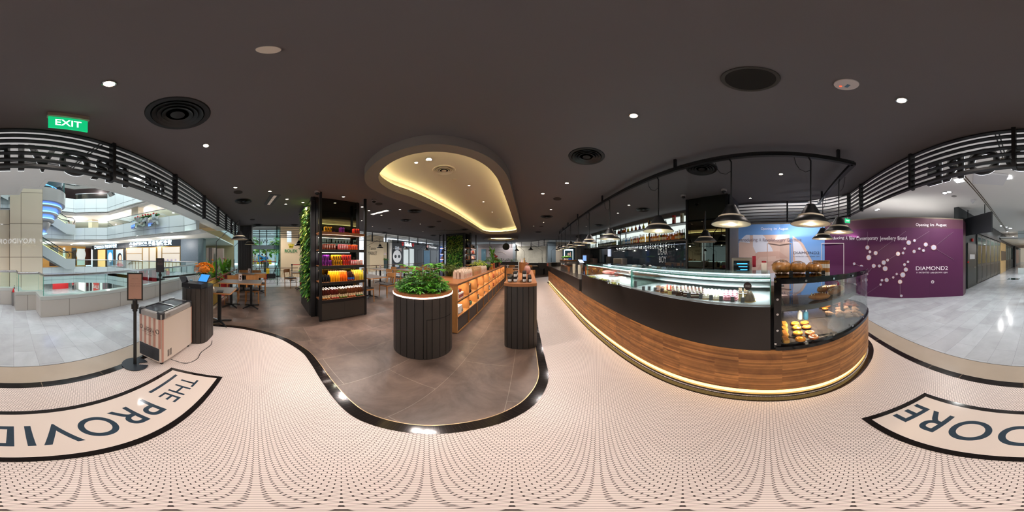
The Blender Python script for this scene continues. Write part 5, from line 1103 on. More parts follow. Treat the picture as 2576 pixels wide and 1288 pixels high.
for x, y, sx, sy, n in ((-4.45, 3.72, 1.15, .72, 'long table right behind the drinks column'), (-6.55, 6.25, 1.1, .75, 'table by the dining rail beyond the drinks column'), (-5.25, 6.75, 1.1, .75, 'middle table behind the round planter'), (-6.3, 9.2, 1.2, .75, 'table before the dark shopfront'), (-4.7, 8.75, 1.1, .72, 'table left of the far column'), (-6.0, 11.9, 1.2, .75, 'farthest table toward the shopfronts'), (-2.2, 12.6, 1.1, .75, 'table beyond the far column'), (1.55, 12.0, .7, .7, 'table before the curved booth'), (.0, 9.6, .75, .7, 'table beyond the end of the bookcase'), (-.1, 12.2, 1.1, .75, 'table in the far middle under the oval recess')): table(x, y, sx, sy, TILT, n)
menu(-6.6, 6.3, .785, 'menu block on the table by the dining rail'); menu(-.25, 9.5, .785, 'menu block on the table beyond the bookcase')
W_, E_, S_, N_ = -PI/2, PI/2, 0, PI       # facing +x, -x, +y, -y
for x, y, a, l in ((-5.02, -.12, W_, 'at the far side of the long table, nearer the living wall'), (-5.02, -.74, W_, 'at the far side of the long table, nearer the entrance rail'), (-7.05, .02, W_, 'at the far side of the second long table, right one'), (-7.05, -.55, W_, 'at the far side of the second long table, left one'), (-6.15, .15, E_, 'at the near side of the second long table'), (-7.55, 1.62, W_+.6, 'with its back to the street rail, left of the living wall'), (-6.85, 2.42, N_, 'half hidden by the living wall'),
               (-4.10, 3.25, S_, 'tucked under the table right of the drinks column'), (-4.9, 3.2, S_, 'behind the right post of the drinks column'), (-4.15, 4.3, N_, 'beyond the table right of the drinks column'), (-6.3, 6.85, N_, 'beyond the table by the dining rail'), (-6.8, 5.6, S_, 'before the table by the dining rail'), (-5.50, 6.1, S_, 'with its back to the planter, left one'), (-5.0, 6.1, S_, 'with its back to the planter, right one'), (-5.4, 7.35, N_, 'beyond the middle table'), (-4.9, 7.35, N_, 'beyond the middle table on the right'),
               (-6.6, 8.6, S_, 'before the table at the dark shopfront'), (-6.0, 9.8, N_, 'beyond the table at the dark shopfront'), (-4.5, 8.1, S_, 'before the table left of the far column'), (-5.7, 11.3, S_, 'before the farthest table'), (-2.2, 12.0, S_, 'beyond the far column'), (-.05, 7.55, S_, 'behind the jars, left of the wicker basket'), (.85, 7.6, S_, 'behind the jars, right of the hamper'), (-.15, 9.05, S_, 'before the table beyond the bookcase'), (.0, 11.6, S_, 'before the table under the oval recess'), (1.2, 11.5, S_, 'before the booth table')):
    seat(x, y, a, 'oak dining chair '+l)
b = B(); b.box(0, 0, 0, .22, .17, .02); b.box(.01, 0, .02, .21, .16, .018); b.box(0, .01, .038, .2, .15, .015); tag(b.out('menu_stack', mat('menu_cream', '#D9CDB8', .6), None, (-3.22, -.93, .786), .3), 'stack of cream menus on the small square table', 'menus')
b = B(); b.box(0, 0, 0, .17, .12, .018); tag(b.out('menu_folder', mat('menu_black', '#222023', .4), None, (-3.12, -.70, .786), .1), 'black folder on the small square table', 'folder')
# rails
def rail(path, label, name='dining_rail', pattern=True):
    t = thing(name, label, 'railing', (path[0][0], path[0][1], 0)); b = B(); b.sweep(path, .87, .90, .07, out=1); wp(b.out('oak_handrail', woodmat('oak_rail', '#7A4B2E', '#633A22', .4)), t)
    mid = offset(path, .035); Lt = 0
    for i in range(len(path)-1):
        a, c = Vector(mid[i]+(0,)) if len(mid[i]) == 2 else Vector(mid[i]), Vector(mid[i+1]+(0,)); l = (c-a).length; n = max(1, round(l/1.3))
        for k in range(n):
            p = a.lerp(c, k/n); q = a.lerp(c, (k+1)/n); b = B(); b.bar((p.x, p.y, 0), (p.x, p.y, .87), .03); wp(b.out('post', BM), t)
            for z in (.12, .74): b = B(); b.bar((p.x, p.y, z), (q.x, q.y, z), .014); wp(b.out('cross_bar', BM), t)
            if pattern:
                b = B()
                for j in range(5):
                    f0 = j/5; cpt = [p.lerp(q, f0+.02), p.lerp(q, f0+.16), p.lerp(q, f0+.3 if f0 < .7 else 1)]
                    b.tube([(cpt[0].x, cpt[0].y, .74), (cpt[1].x, cpt[1].y, .45), (cpt[2].x, cpt[2].y, .13)], .004, 4); b.tube([(cpt[2].x, cpt[2].y, .74), (cpt[1].x, cpt[1].y, .35), (cpt[0].x, cpt[0].y, .13)], .004, 4)
                wp(b.out('leaf_wirework', BM), t)
    return t
rail([(-8.2, .0), (-8.15, 2.15)], 'oak topped rail with leaf wirework before the glass doors'); rail([(-8.05, 2.5), (-7.95, 5.64), (-7.65, 8.6), (-7.45, 10.85), (-7.4, 12.4)], 'long oak topped rail on the shopfront side'); rail([(-7.6, -.93), (-3.4, -1.22)], 'oak topped rail along the entrance windows behind the flower boxes', pattern=False)
# booth at the far end
t = thing('booth_seat', 'curved dark tufted booth at the far end of the cafe', 'bench', (2.2, 13.3, 0)); LE = mat('leather', '#23272A', .32, bump=.3, bscale=25)
bp0 = [(.75, 13.9), (1.5, 13.75), (2.2, 13.5), (2.75, 13.1)]
b = B(); b.sweep(bp0, 0, .42, -.5, out=1); wp(b.out('bench_base', DKP), t); b = B(); b.sweep(offset(bp0, .02), .42, .50, -.5, out=1); wp(b.out('seat_cushion', LE), t); b = B(); b.sweep(bp0, .5, .90, .10, out=1); wp(b.out('back_cushion', LE), t)
b = fluted([(2.15, 12.95), (2.95, 12.9)], 0, .93, .08, .01, .015, out=1); b.prism([(2.15, 12.96), (2.95, 12.91), (2.95, 13.5), (2.2, 13.55)], 0, .93); wp(b.out('end_panel', DKP), t)
t = thing('waiter_station', 'dark low station with planters at the far left of the pale wall', 'cabinet', (-.4, 14.5, 0)); b = B(); b.prism([(-1.9, 14.6), (.55, 14.6), (.55, 15.1), (-1.9, 15.1)], 0, .98); wp(b.out('cabinet', DKP), t)
for i, (x, c) in enumerate(((-1.5, 'left'), (-.9, 'middle'), (-.3, 'right'), (.2, 'rightmost'))): bush('hedge_plant', 'low green bushy plant on the far station, %s' % c, 'plant', (x, 14.8, .985), .34, .36, 110, [LEAF1, LEAF2, MATS['leaf_mid']], .12, .03, seed=20+i, stems=False)
# round black clock-like sign
t = thing('round_sign', 'round black disc sign hanging at the far slats', 'sign', XY(1273, 14.5)+(2.42,)); b = B(); c3 = XY(1273, 14.5); b.disc((c3[0], c3[1], 2.33), (0, -1, 0), .31, .04, 36); wp(b.out('disc', BM), t); b = B(); b.bar((c3[0], c3[1], 2.6), (c3[0], c3[1], 2.958), .03); wp(b.out('bracket', BM), t)
# fire extinguisher by the living wall
def extinguisher(x, y, z, label, h=.36, r=.055):
    t = thing('fire_extinguisher', label, 'fire extinguisher', (x, y, z)); b = B(); b.lathe([(r, 0), (r, h*.78), (r*.6, h*.9), (r*.3, h*.94)], seg=18); b.out('cylinder', mat('ext_red', '#C0161A', .3), t)
    b = B(); b.cyl(0, 0, h*.94, .015, .03, 10); b.bar((0, 0, h+.02), (.0, .09, h+.05), .014); b.out('valve_handle', BM, t); b = B(); b.tube([(0, .02, h), (0, .09, h*.9), (0, .08, h*.4)], .008, 6); b.out('hose', BM, t)
    b = B(); b.sweep(circ(0, 0, r+.001, 10, 200, 330), h*.3, h*.6, .0005, out=-1); b.out('label', mat('ext_lab', '#D8D0C4', .6), t); return t
ex_ = P(763, 717, .25); extinguisher(-5.04, 1.46, .557, 'red fire extinguisher hanging left of the living wall', .35, .058)

# ================================================================ entrance: host stand, freezer, stanchions
t = thing('host_stand', 'dark planked host stand with rounded ends behind the freezer', 'stand', (-2.62, -.97, 0), TILT)
fp = rrect(.60, .42, .19, 6); b = B(); b.prism(fp, .0, .985); b.out('core', BM, t); b = fluted(fp, .004, .985, .075, .007, .012, closed=True, out=1); b.out('plank_cladding', DKP, t)
b = B(); b.prism(rrect(.62, .44, .2, 6), .985, 1.0); b.out('top', mat('host_top', '#26282B', .25), t); b = B(); b.bbox(.04, .30, -.15, .19, 1.0, 1.07); b.out('riser', BM, t)
hs = t
t = thing('vase_of_flowers', 'black vase with a ball of orange flowers on the host stand', 'flowers', (-2.84, -.93, 1.001)); b = B()
for k in range(14): a = 2*PI*k/14; b.tube([(.035*cos(a), .035*sin(a), 0), (.05*cos(a), .05*sin(a), .1), (.04*cos(a+.2), .04*sin(a+.2), .19)], .014, 6)
b.out('vase', mat('vase_black', '#121214', .12), t); random.seed(2); b = B()
for i in range(420):
    a = random.uniform(0, 2*PI); f = random.uniform(-.35, 1); rr = math.sqrt(max(0, 1-f*f)); d = Vector((rr*cos(a), rr*sin(a), f)); q = Vector((0, 0, .25))+Vector((d.x*.165, d.y*.165, d.z*.115)); b.cur = random.choice((0, 0, 1)); leafcard(b, q, d+Vector((random.uniform(-.5, .5), random.uniform(-.5, .5), .2)), .035, .012, 0, .2)
b.sph(0, 0, .25, .11, 12, 8, 1, 1, .62); b.out('blooms', [mat('bloom_orange', '#EC8A10', .5, noise=.2, nscale=20), mat('bloom_amber', '#F5B020', .5)], t, smooth=0)
b = B(); [leafcard(b, (.09*cos(a), .09*sin(a), .19), (cos(a), sin(a), -.15), .09, .016, 0, .4) for a in [k*.35 for k in range(18)]]; b.out('greenery', LEAF2, t, smooth=0)
def screen_on(name, label, x, y, z, rz, w, h, m, lean):
    t = thing(name, label, 'tablet', (x, y, z), rz); b = B(); b.add([(-w/2, 0, 0), (w/2, 0, 0), (w/2, lean, h), (-w/2, lean, h), (-w/2, .012, 0), (w/2, .012, 0), (w/2, lean+.012, h), (-w/2, lean+.012, h)], [(0, 1, 2, 3), (7, 6, 5, 4), (4, 5, 1, 0), (3, 2, 6, 7), (0, 3, 7, 4), (1, 5, 6, 2)]); b.out('casing', mat('tab_case', '#2A2A2C', .3), t, smooth=0)
    k = .9; n_ = Vector((0, -h, lean)).normalized()*.0015; b = B(); b.add([tuple(Vector(p)+n_) for p in ((-w*k/2, lean*.06, h*.06), (w*k/2, lean*.06, h*.06), (w*k/2, lean*.94, h*.94), (-w*k/2, lean*.94, h*.94))], [(0, 1, 2, 3)]); b.out('screen', m, t, smooth=0); return t
screen_on('tablet', 'tablet with a glowing blue screen on the host stand', -2.50, -.86, 1.075, rad(68), .20, .12, mat('scr_blue', '#2F86D6', .2, emit=.9, ecol='#3F93E0'), .10)
screen_on('card_terminal', 'tilted beige backed screen on the left of the host stand', -2.52, -1.14, 1.001, rad(250), .17, .17, mat('scr_beige', '#8C7F78', .4), .10)
for (x, y, sx, sy, c, nm, lab, z) in ((-2.42, -1.12, .12, .07, '#B9B2AC', 'card_reader', 'pale rounded card reader on the host stand', 1.001), (-2.38, -.98, .11, .08, '#8F8A86', 'paper_slip', 'grey paper tray on the host stand', 1.001), (-2.62, -1.1, .05, .05, '#9CC3D6', 'sanitiser', 'clear sanitiser bottle between the two screens', 1.001)):
    b = B(); b.rbox(0, 0, 0, sx, sy, .02 if nm != 'sanitiser' else .09, .012); tag(b.out(nm, mat('h'+c, c, .3), None, (x, y, z), .2), lab, nm.replace('_', ' '))
# freezer
fz = thing('ice_cream_freezer', 'small chest freezer with pink and white stripes beside the host stand', 'freezer', (-1.93, -1.17, 0), rad(-6.5))
FL_, FW, FH = .72, .385, .83; FWH = mat('freezer_white', '#D9CBBE', .35); PKS = mat('freezer_pink', '#B9897A', .4); FGR = mat('freezer_grey', '#9D9A97', .4)
b = B(); b.rbox(0, 0, .065, FL_, FW, .665, .025); b.out('cabinet', FWH, fz)
b = B(); b.rbox(0, 0, .73, FL_+.01, FW+.01, .075, .03); b.out('top_frame', FGR, fz)
for sx in (-1, 1):
    for sy in (-1, 1): b = B(); b.rbox(sx*(FL_/2-.04), sy*(FW/2-.04), .728, .095, .095, .09, .04); b.out('corner_cap', mat('cap_dark', '#2C2D30', .4), fz); b = B(); b.cyl(sx*.30, sy*.15, 0, .022, .065, 10); b.out('caster', BM, fz)
b = B(); b.bbox(-FL_/2+.04, FL_/2-.04, -FW/2+.045, FW/2-.045, .800, .808); b.out('lid_glass', mat('lid_glass', '#3B3A40', .06, spec=.8), fz)
b = B(); b.bbox(-.01, .02, -FW/2+.05, FW/2-.05, .808, .816); b.bbox(-FL_/2+.03, FL_/2-.03, -FW/2+.03, -FW/2+.05, .805, .815); b.bbox(-FL_/2+.03, FL_/2-.03, FW/2-.05, FW/2-.03, .805, .815); b.out('lid_rails', mat('cap_dark2', '#1B1C1E', .3), fz)
b = B()
for k in range(5): y = -FW/2+.03+.078*k; b.bbox(FL_/2, FL_/2+.0012, y, y+.036, .30, .728)
b.bbox(FL_/2-.045, FL_/2-.01, FW/2, FW/2+.0012, .07, .728); b.bbox(-FL_/2+.01, -FL_/2+.03, FW/2, FW/2+.0012, .07, .728); b.out('pink_stripes', PKS, fz)
b = B(); b.bbox(FL_/2, FL_/2+.006, -FW/2+.03, FW/2-.03, .085, .295); [b.bbox(FL_/2+.006, FL_/2+.010, -FW/2+.04, FW/2-.04, .10+.019*k, .108+.019*k) for k in range(9)]; b.out('vent_grille', mat('grille_dark', '#3E4046', .5), fz)
b = B(); [b.bbox(FL_/2-.20+.045*j, FL_/2-.165+.045*j, FW/2, FW/2+.0015, .12+.013*k, .127+.013*k) for j in (0, 1) for k in range(9)]; b.out('side_vents', BM, fz)
b = B(); b.bbox(FL_/2-.16, FL_/2-.09, FW/2+.005, FW/2+.008, .745, .775); b.out('temperature_display', mat('disp', '#8A8078', .4), fz)
for tx, w_, z_ in (('PAT and', .10, .56), ('STICK\'S', .16, .525), ('HOMEMADE ICE CREAM SANDWICH', .24, .49), ('ask our staff', .11, .46)):
    o = text(tx, w_, (FL_/2+.002, 0, z_), (0, 1, 0), (1, 0, 0), mat('ink_black', '#151313', .5), 'lettering', depth=.001, bold=.01 if w_ < .2 and 'ask' not in tx else 0); o.parent = fz
for sy in (-1, 1): b = B(); b.tube([(FL_/2+.003, sy*.135+.022*cos(a), .55+.03*sin(a)) for a in [k*.52 for k in range(12)]], .003, 4, True); b.out('face_drawing', MATS['ink_black'], fz)
b = B(); b.tube(spline([(-1.65, -.95, .10), (-1.75, -.80, .014), (-1.9, -.72, .014), (-2.1, -.73, .014), (-2.35, -.67, .014), (-2.5, -.69, .014)], 6), .005, 6); tag(b.out('power_cord', BM), 'thin black power cord from the freezer to the host stand', 'cord')
def stanchion(x, y, label, h=.98, sign=True, sw=.17, sh=.34, rz=0, face='#A98578', belt=None, txt=None, notch=True, rr=.155):
    t = thing('sign_stanchion', label, 'stanchion', (x, y, 0), rz)
    b = B(); a0 = -14; ring_ = circ(0, 0, rr, 30, 14, 346)+[(.07, -.025), (.05, -.02), (.04, 0), (.05, .02), (.07, .025)]; b.prism(ring_ if notch else circ(0, 0, rr, 30), .012, .024); b.out('base_plate', mat('iron_blue', '#2B3138', .4), t)
    b = B(); b.cyl(0 if not notch else -.0, 0, .024, .020, h-.024, 16); b.out('post', BM, t); b = B(); b.cyl(0, 0, h-.13, .030, .13, 16); b.sph(0, 0, h, .028, 12, 6); b.box(0, 0, h-.10, .085, .03, .06); b.out('belt_head', BM, t)
    if sign:
        b = B(); z0 = h+.005; b.box(0, 0, z0, sw, .012, sh); b.out('frame', BM, t); b = B(); b.box(0, -.0068, z0+.018, sw-.034, .002, sh-.036); b.out('poster', mat('poster'+face, face, .3), t)
        for i, l in enumerate(txt or []): o = text(l, (sw-.06)*(.9 if i else .6), (0, -.009, z0+sh*(.80-.09*i)), (1, 0, 0), (0, -1, 0), mat('sign_ink', '#C9B8B0' if face == '#2E2D33' else '#8F7066', .5), 'lettering', depth=.001); o.parent = t
    return t
stanchion(-1.40, -1.285, 'near black stanchion holding a framed pinkish notice, before the freezer', .965, rz=rad(133), sw=.185, sh=.335, txt=['WELCOME', 'please wait to be seated', 'table service', 'thank you'])
stanchion(-3.55, -2.37, 'farther black stanchion with a dark notice and a belt, beyond the freezer', 1.07, rz=rad(123), sw=.21, sh=.37, face='#2E2D33', txt=['NOTICE', 'a safe entry is required', 'before entering', 'thank you'])
stanchion(-5.3, -1.75, 'last belt stanchion toward the flower boxes', .98, sign=False, rz=rad(100))
b = B(); b.bar((-3.60, -2.33, .93), (-5.25, -1.78, .91), .006, .05); tag(b.out('barrier_belt', BM), 'black belt stretched between the two farther stanchions', 'belt')
# flower boxes outside the rail
def stand(x, col, label, pl, sx=.42, h=.58, seed=1):
    t = thing('wrapped_planter', label, 'planter', (x, -1.19-.06*(x+5.5)-.10, 0), TILT); b = B()
    for k in range(5): b.rbox(-sx/2+sx*(k+.5)/5, 0, .25, sx/5*.96, .26, h, .03, seg=2)
    b.bbox(-sx/2, sx/2, -.12, .12, 0, .25); b.out('wrapped_box', mat('wrap'+col, col, .45, noise=.1, nscale=6), t)
    pt = bush('tall_plant', pl, 'plant', (x, t.location[1], .25+h), .13, .42, 60, [LEAF1, MATS['leaf_bright'], LEAF2], .26, .04, seed=seed, droop=.3); b = B()
    for i in range(26):
        a = random.uniform(0, 2*PI); leafcard(b, (.06*cos(a), .05*sin(a), random.uniform(0, .2)), (cos(a)*.35, sin(a)*.3, 1), random.uniform(.4, .62), .05, 0, .12)
    b.out('upright_leaves', MATS['leaf_bright'], pt, smooth=0)
    b = B(); [b.sph(random.gauss(0, .12), random.gauss(0, .06), random.uniform(.3, .6), .022, 6, 4, jit=.3) for i in range(9)]; b.out('blossoms', mat('bloom_mix'+str(seed % 2), ['#C8507A', '#E08A1E'][seed % 2], .5), pt, smooth=0); return t
stand(-4.95, '#D9B85C', 'yellow wrapped planter box behind the entrance rail', 'broad leaved plant with orange blooms in the yellow box', .75, .55, 31); stand(-6.15, '#A3151F', 'red wrapped planter box behind the entrance rail', 'broad leaved plant in the nearer red box', .45, .58, 32); stand(-6.85, '#8F1A22', 'farther red wrapped planter box before the fluted column', 'broad leaved plant in the farther red box', .4, .5, 33)

_seen = {}
for o in bpy.data.objects:
    if o.get('category') in ('ceiling light', 'air vent', 'speaker') and not o.parent: _seen.setdefault(o['label'], []).append(o)
for l_, os_ in _seen.items():
    if len(os_) > 1:
        for o in os_: o['group'] = l_
# ================================================================ mall shell
PANUV = brickmat('panel_uv', '#CCD3D1', '#C4CCCA', '#6C7473', 1, 1.05, 1.4, .008, rough=.16, uv=True, offs=0)
PANW = brickmat('panel_warm', '#BDBAB4', '#B7B4AF', '#77736C', 1, 1.5, 3, .006, rough=.2, uv=True, offs=0)
BEIT = brickmat('beige_tile_uv', '#DCCEB8', '#D5C6B0', '#7A6E5E', 1, .93, 1.45, .012, rough=.03, uv=True, offs=0)
CW = mat('ceiling_white', '#E6E3DE', .8); CWL = mat('ceiling_lit', '#EFE9DD', .8)
b = B(); b.prism([(-.02, -42), (-.02, -5.25), (-.63, -5.2), (-.66, -4.62), (-1.2, -4.58), (-1.22, -3.98), (-8.6, -3.45), (-12.9, -3.1), (-12.9, 34), (26, 34), (26, -42)], 3.56, 3.72)
struct(b, 'ceiling_mall', CW, 'white ceiling of the mall concourse', 'ceiling')
# stepped white cornice along the atrium edge
edge = [(-.02, -9), (-.02, -5.25), (-.63, -5.2), (-.66, -4.62), (-1.2, -4.58), (-1.22, -3.98), (-8.6, -3.45)]
b = B()
for k in range(4): b.sweep(offset(edge, .0-.11*k), 3.552+.12*k, 3.70+.12*k, .118, out=-1)
struct(b, 'trim_7', CW, 'stepped white cornice at the edge of the atrium ceiling', 'trim')
b = B()
for k in (0, .055): q = rrect(1.9-2*k, 1.2-2*k, .001, 1); b.prism([(x-.55, y-2.55) for x, y in q], 3.548, 3.559, holes=[[(x-.55, y-2.55) for x, y in rrect(1.86-2*k, 1.16-2*k, .001, 1)]])
struct(b, 'trim_8', BM, 'thin black rectangle lines inset in the mall ceiling before the pillar', 'trim')
b = B()
for k in (0, .07): b.sweep([(1.45-k, -34), (1.45-k, -3.3+k), (.25, -3.0+k)], 3.545, 3.559, .025)
struct(b, 'trim_9', mat('bronze_line', '#5A4A36', .5), 'bronze lines inset in the corridor ceiling', 'trim')
# parapet with stone base, glass and steel rail
pp = [(-.02, -12), (-.02, -5.12), (-.63, -5.06), (-.63, -4.50), (-1.18, -4.46), (-1.16, -3.87), (-8.35, -3.28), (-8.7, -3.9), (-8.85, -11.6), (-6.5, -13.35), (-.3, -13.35)]
pr = pp[1:7]
tpa = thing('parapet', 'stepped stone parapet with green glass and a steel handrail around the atrium', 'parapet', (-1.16, -3.87, 0), kind='structure')
b = B(); b.sweep(pr, 0, .44, .22, out=-1); wp(b.out('stone_base', PANW), tpa)
b = B(); b.sweep(pr, 0, .045, -.012, out=-1); wp(b.out('skirting', mat('stone_skirt', '#8F8375', .3)), tpa)
b = B(); b.sweep(offset(pr, .006), .445, .53, .23, out=-1); wp(b.out('coping', PANEL), tpa)
gl = offset(pr, -.13)
b = B(); b.sweep(gl, .53, 1.02, .012, out=-1); wp(b.out('glass', GLASSG), tpa)
b = B(); b.tube([(x, y, 1.03) for x, y in gl], .036, 10); wp(b.out('handrail', STEEL), tpa)
b = B(); [b.bar((gl[i][0], gl[i][1], .53), (gl[i][0], gl[i][1], 1.0), .012) for i in range(1, 6)]; [b.bar((x, -3.99+.082*(-1.16-x)*1, .53), (x, -3.99+.082*(-1.16-x), 1.0), .008) for x in (-2.9, -4.4, -5.9, -7.3)]; wp(b.out('glass_joints', GEDGE), tpa)
# the opposite balconies, level by level
opp = [(-8.6, -3.3), (-9.0, -4.2), (-9.0, -11.7), (-6.7, -13.45), (0.5, -13.45)]
LEV = [(1, -.95, .50, 1.12, 'at the cafe level'), (2, 3.02, 4.10, 4.66, 'one level up'), (3, 5.60, 6.95, 7.5, 'two levels up'), (4, 8.5, 9.9, 10.4, 'three levels up')]
for n_, z0, z1, zr, w_ in LEV:
    t = thing('balcony_front', 'pale panelled balcony front with glass across the atrium %s' % w_, 'balcony', (-9, -8, z0), kind='structure')
    b = B(); b.sweep(opp, z0, z1, .25, out=-1); wp(b.out('panel_band', PANUV), t)
    b = B(); b.sweep(offset(opp, .002), z0+.34, z0+.36, .004, out=1); wp(b.out('joint_line', mat('joint_grey', '#5F6665', .5)), t)
    if n_ > 1:
        b = B()
        for k in range(3): b.sweep(offset(opp, -.26-.16*k), z0-.05-.05*k, z0+.04-.05*k, .16, out=-1)
        wp(b.out('cornice', CW), t)
    b = B(); b.sweep(offset(opp[:4], -.1), z1, zr, .012, out=-1); wp(b.out('glass', GLASSG), t)
    b = B(); b.tube([(x, y, zr+.02) for x, y in offset(opp[:4], -.1)], .032, 8); wp(b.out('handrail', STEEL), t)
    b = B(); b.prism([(-9.2, -3.2), (-9.2, -11.6), (-6.8, -13.6), (2, -13.6), (2, -30), (-22, -30), (-22, -3.2)] if n_ > 1 else [(-9.1, -3.5), (-9.1, -11.7), (-6.7, -13.6), (2, -13.6), (2, -13.9), (-12, -13.9), (-12, -3.5)], z0+.0 if n_ > 1 else z0, z0+.1 if n_ > 1 else z0+.05)
    wp(b.out('slab', CW), t)
    if n_ > 1:
        b = B(); b.prism([(-9.5, -3.0), (-9.5, -11.9), (-7.0, -13.9), (2, -13.9), (2, -30), (-22, -30), (-22, -3.0)], z0-.09, z0-.04); wp(b.out('soffit', CWL if n_ < 4 else mat('soffit_mauve', '#5D4E4E', .7)), t)
b = B(); b.prism([(-26, -42), (12, -42), (12, 4), (-26, 4)], 12.5, 12.7, holes=[[(-8.6, -12.8), (-.5, -12.8), (-.5, -4.2), (-8.6, -4.2)]]); struct(b, 'ceiling_atrium', CW, 'high atrium roof with a central skylight opening', 'ceiling')
b = B(); b.bbox(-22, -21.8, -30, -3, -5, 12.5); struct(b, 'wall_west_upper', mat('warm_far', '#C7AE82', .6), 'warm far wall behind the opposite balconies', 'wall')
b = B(); b.bbox(-22, 2, -30, -29.8, 3.7, 12.5); struct(b, 'wall_south_upper', mat('warm_far2', '#B79C70', .6), 'warm far wall beyond the balconies', 'wall')
b = B(); b.bbox(-26, 12, -3.2, -3.05, 3.75, 12.5); struct(b, 'wall_above', PANEL, 'pale wall above the concourse on the cafe side of the atrium', 'wall')
b = B(); b.bbox(.0, .2, -42, -3.1, 3.75, 12.5); struct(b, 'wall_east_upper', PANEL, 'pale wall above the corridor side of the atrium', 'wall')
for x, y, z0, z1, w_, lab in ((-9.9, -8.8, 4.0, 5.55, .7, 'square column two storeys up behind the opposite balcony, left'), (-9.8, -15.2, 4.0, 5.55, .8, 'square column behind the upper balcony near the corner'), (-9.7, -6.8, 6.9, 8.45, .6, 'square column on the third level')):
    b = B(); b.box(x, y, z0, w_, w_, z1-z0); struct(b, 'column_upper', BEIGE, lab, 'column')
b = B(); b.box(-15, -9, 6.9, .2, 11, 1.6); struct(b, 'wall_grey_upper', mat('grey_upper', '#50555A', .6), 'dark grey wall on the third level', 'wall')
# pillar
t = thing('column_pillar', 'tall glossy beige stone pillar behind the parapet, mirroring the lit shop name', 'column', (-1.0, -7.6, -5), kind='structure')
b = B(); pil = [(-1.82, -6.78), (-.42, -6.93), (-.42, -8.2), (-1.82, -8.2)]; b.sweep(pil, -5, 12.4, -.02, True, out=1); wp(b.out('stone_facing', BEIT), t); b = B(); b.prism(offset(pil, -.03, True), -5, 12.4); wp(b.out('core', BEIGE), t)
b = B(); b.sweep([(-.42, -7.15), (-.02, -7.18), (-.02, -7.9), (-.42, -7.9)], -.9, 3.58, .02); wp(b.out('side_facing', BEIT), t)
# lift pod with blue rings
LX, LY = -2.72, -10.6
t = thing('lift_pod', 'round glass lift pod with blue lit rings beside the pillar', 'lift', (LX, LY, 3))
MG = mat('pod_grey', '#9A9896', .35, metal=.3); LB = mat('led_blue', '#5A8CFF', .5, emit=5, ecol='#5F92FF')
b = B(); b.lathe([(1.5, 5.75), (1.5, 6.9)], LX, LY, 0, 40); wp(b.out('pod_glass', glassmat('pod_glass', (.45, .75, .72, 1), mixf=.85)), t)
b = B(); b.lathe([(1.5, 6.9), (1.62, 6.95), (1.62, 7.1), (.3, 7.1)], LX, LY, 0, 40); b.lathe([(1.38, 4.78), (1.62, 4.85), (1.66, 5.70), (1.5, 5.75)], LX, LY, 0, 40); wp(b.out('pod_band', MG), t)
for r0, z_ in ((1.42, 4.62), (1.18, 4.22), (.92, 3.86)):
    b = B(); b.lathe([(r0-.25, z_+.14), (r0-.02, z_+.10)], LX, LY, 0, 40); wp(b.out('blue_ring', LB), t)
    b = B(); b.lathe([(r0-.30, z_-.14), (r0-.06, z_-.10), (r0, z_+.02), (r0-.24, z_+.04)], LX, LY, 0, 40); wp(b.out('pod_band', MG), t)
b = B(); b.lathe([(.001, 3.0), (.35, 3.15), (.62, 3.5), (.68, 3.72)], LX, LY, 0, 30); wp(b.out('bowl', MG), t)
b = B(); b.lathe([(.26, 2.96), (.42, 3.02)], LX, LY, 0, 30); wp(b.out('blue_ring', LB), t)
for r0, z_ in ((1.1, 6.1), (.8, 6.3)): b = B(); b.tube([(LX+r0*cos(a), LY+r0*sin(a), z_) for a in [k*.2 for k in range(32)]], .02, 5, True); wp(b.out('inner_ring', LB), t)
b = B(); b.bar((LX-1.55, LY, 5), (LX-1.55, LY, 12.4), .12, .5); b.bar((LX+.9, LY-1.3, 4.8), (LX+.9, LY-1.3, 12.4), .2); wp(b.out('guide', mat('teal_glassy', '#2F5A58', .2)), t)
# escalators
def escal(x0, z0, x1, z1, y, label):
    t = thing('escalator', label, 'escalator', (x0, y, z0)); L = x1-x0; sg_ = 1 if L > 0 else -1
    b = B(); A = [(x0, z0-.55), (x1, z1-.55), (x1, z1+.35), (x0, z0+.35), (x0-.9*sg_, z0+.35), (x0-.9*sg_, z0-.55)]
    for yy, f in ((y+.05, 1), (y-1.15, -1)):
        n = len(b.v); b.v += [(p[0], yy, p[1]) for p in A]+[(p[0], yy-.06, p[1]) for p in A]; m = 6
        b.face([n+i for i in range(m)]); b.face([n+m+i for i in range(m)][::-1]); [b.face((n+i, n+(i+1) % m, n+m+(i+1) % m, n+m+i)) for i in range(m)]
    wp(b.out('side_panels', mat('esc_panel', '#A9B0AE', .25), smooth=0), t)
    b = B(); b.bar((x0, y-.55, z0+.1), (x1, y-.55, z1+.1), .9, .1); wp(b.out('steps', mat('esc_steps', '#3A3D40', .5)), t)
    for yy in (y, y-1.1):
        b = B(); b.bar((x0-.6*sg_, yy, z0+.6), (x0, yy, z0+.62), .01, .5); b.bar((x0, yy, z0+.62), (x1, yy, z1+.62), .012, .6); wp(b.out('balustrade_glass', GLASSG), t)
        b = B(); b.tube([(x0-.75*sg_, yy, z0+.45), (x0-.9*sg_, yy, z0+.7), (x0-.7*sg_, yy, z0+.93), (x0, yy, z0+.98), (x1, yy, z1+.98)], .04, 6); wp(b.out('handrail', mat('rubber', '#111214', .5)), t)
    b = B(); b.bar((x0, y+.01, z0+.40), (x1, y+.01, z1+.40), .02, .03); wp(b.out('edge_light', mat('esc_glow', '#D9E8A0', .4, emit=1.2)), t)
escal(-5.6, .9, .6, 4.4, -13.1, 'escalator rising from the cafe level behind the pillar'); escal(-5.6, 4.0, .6, 7.4, -13.1, 'escalator rising from the upper level behind the pillar')
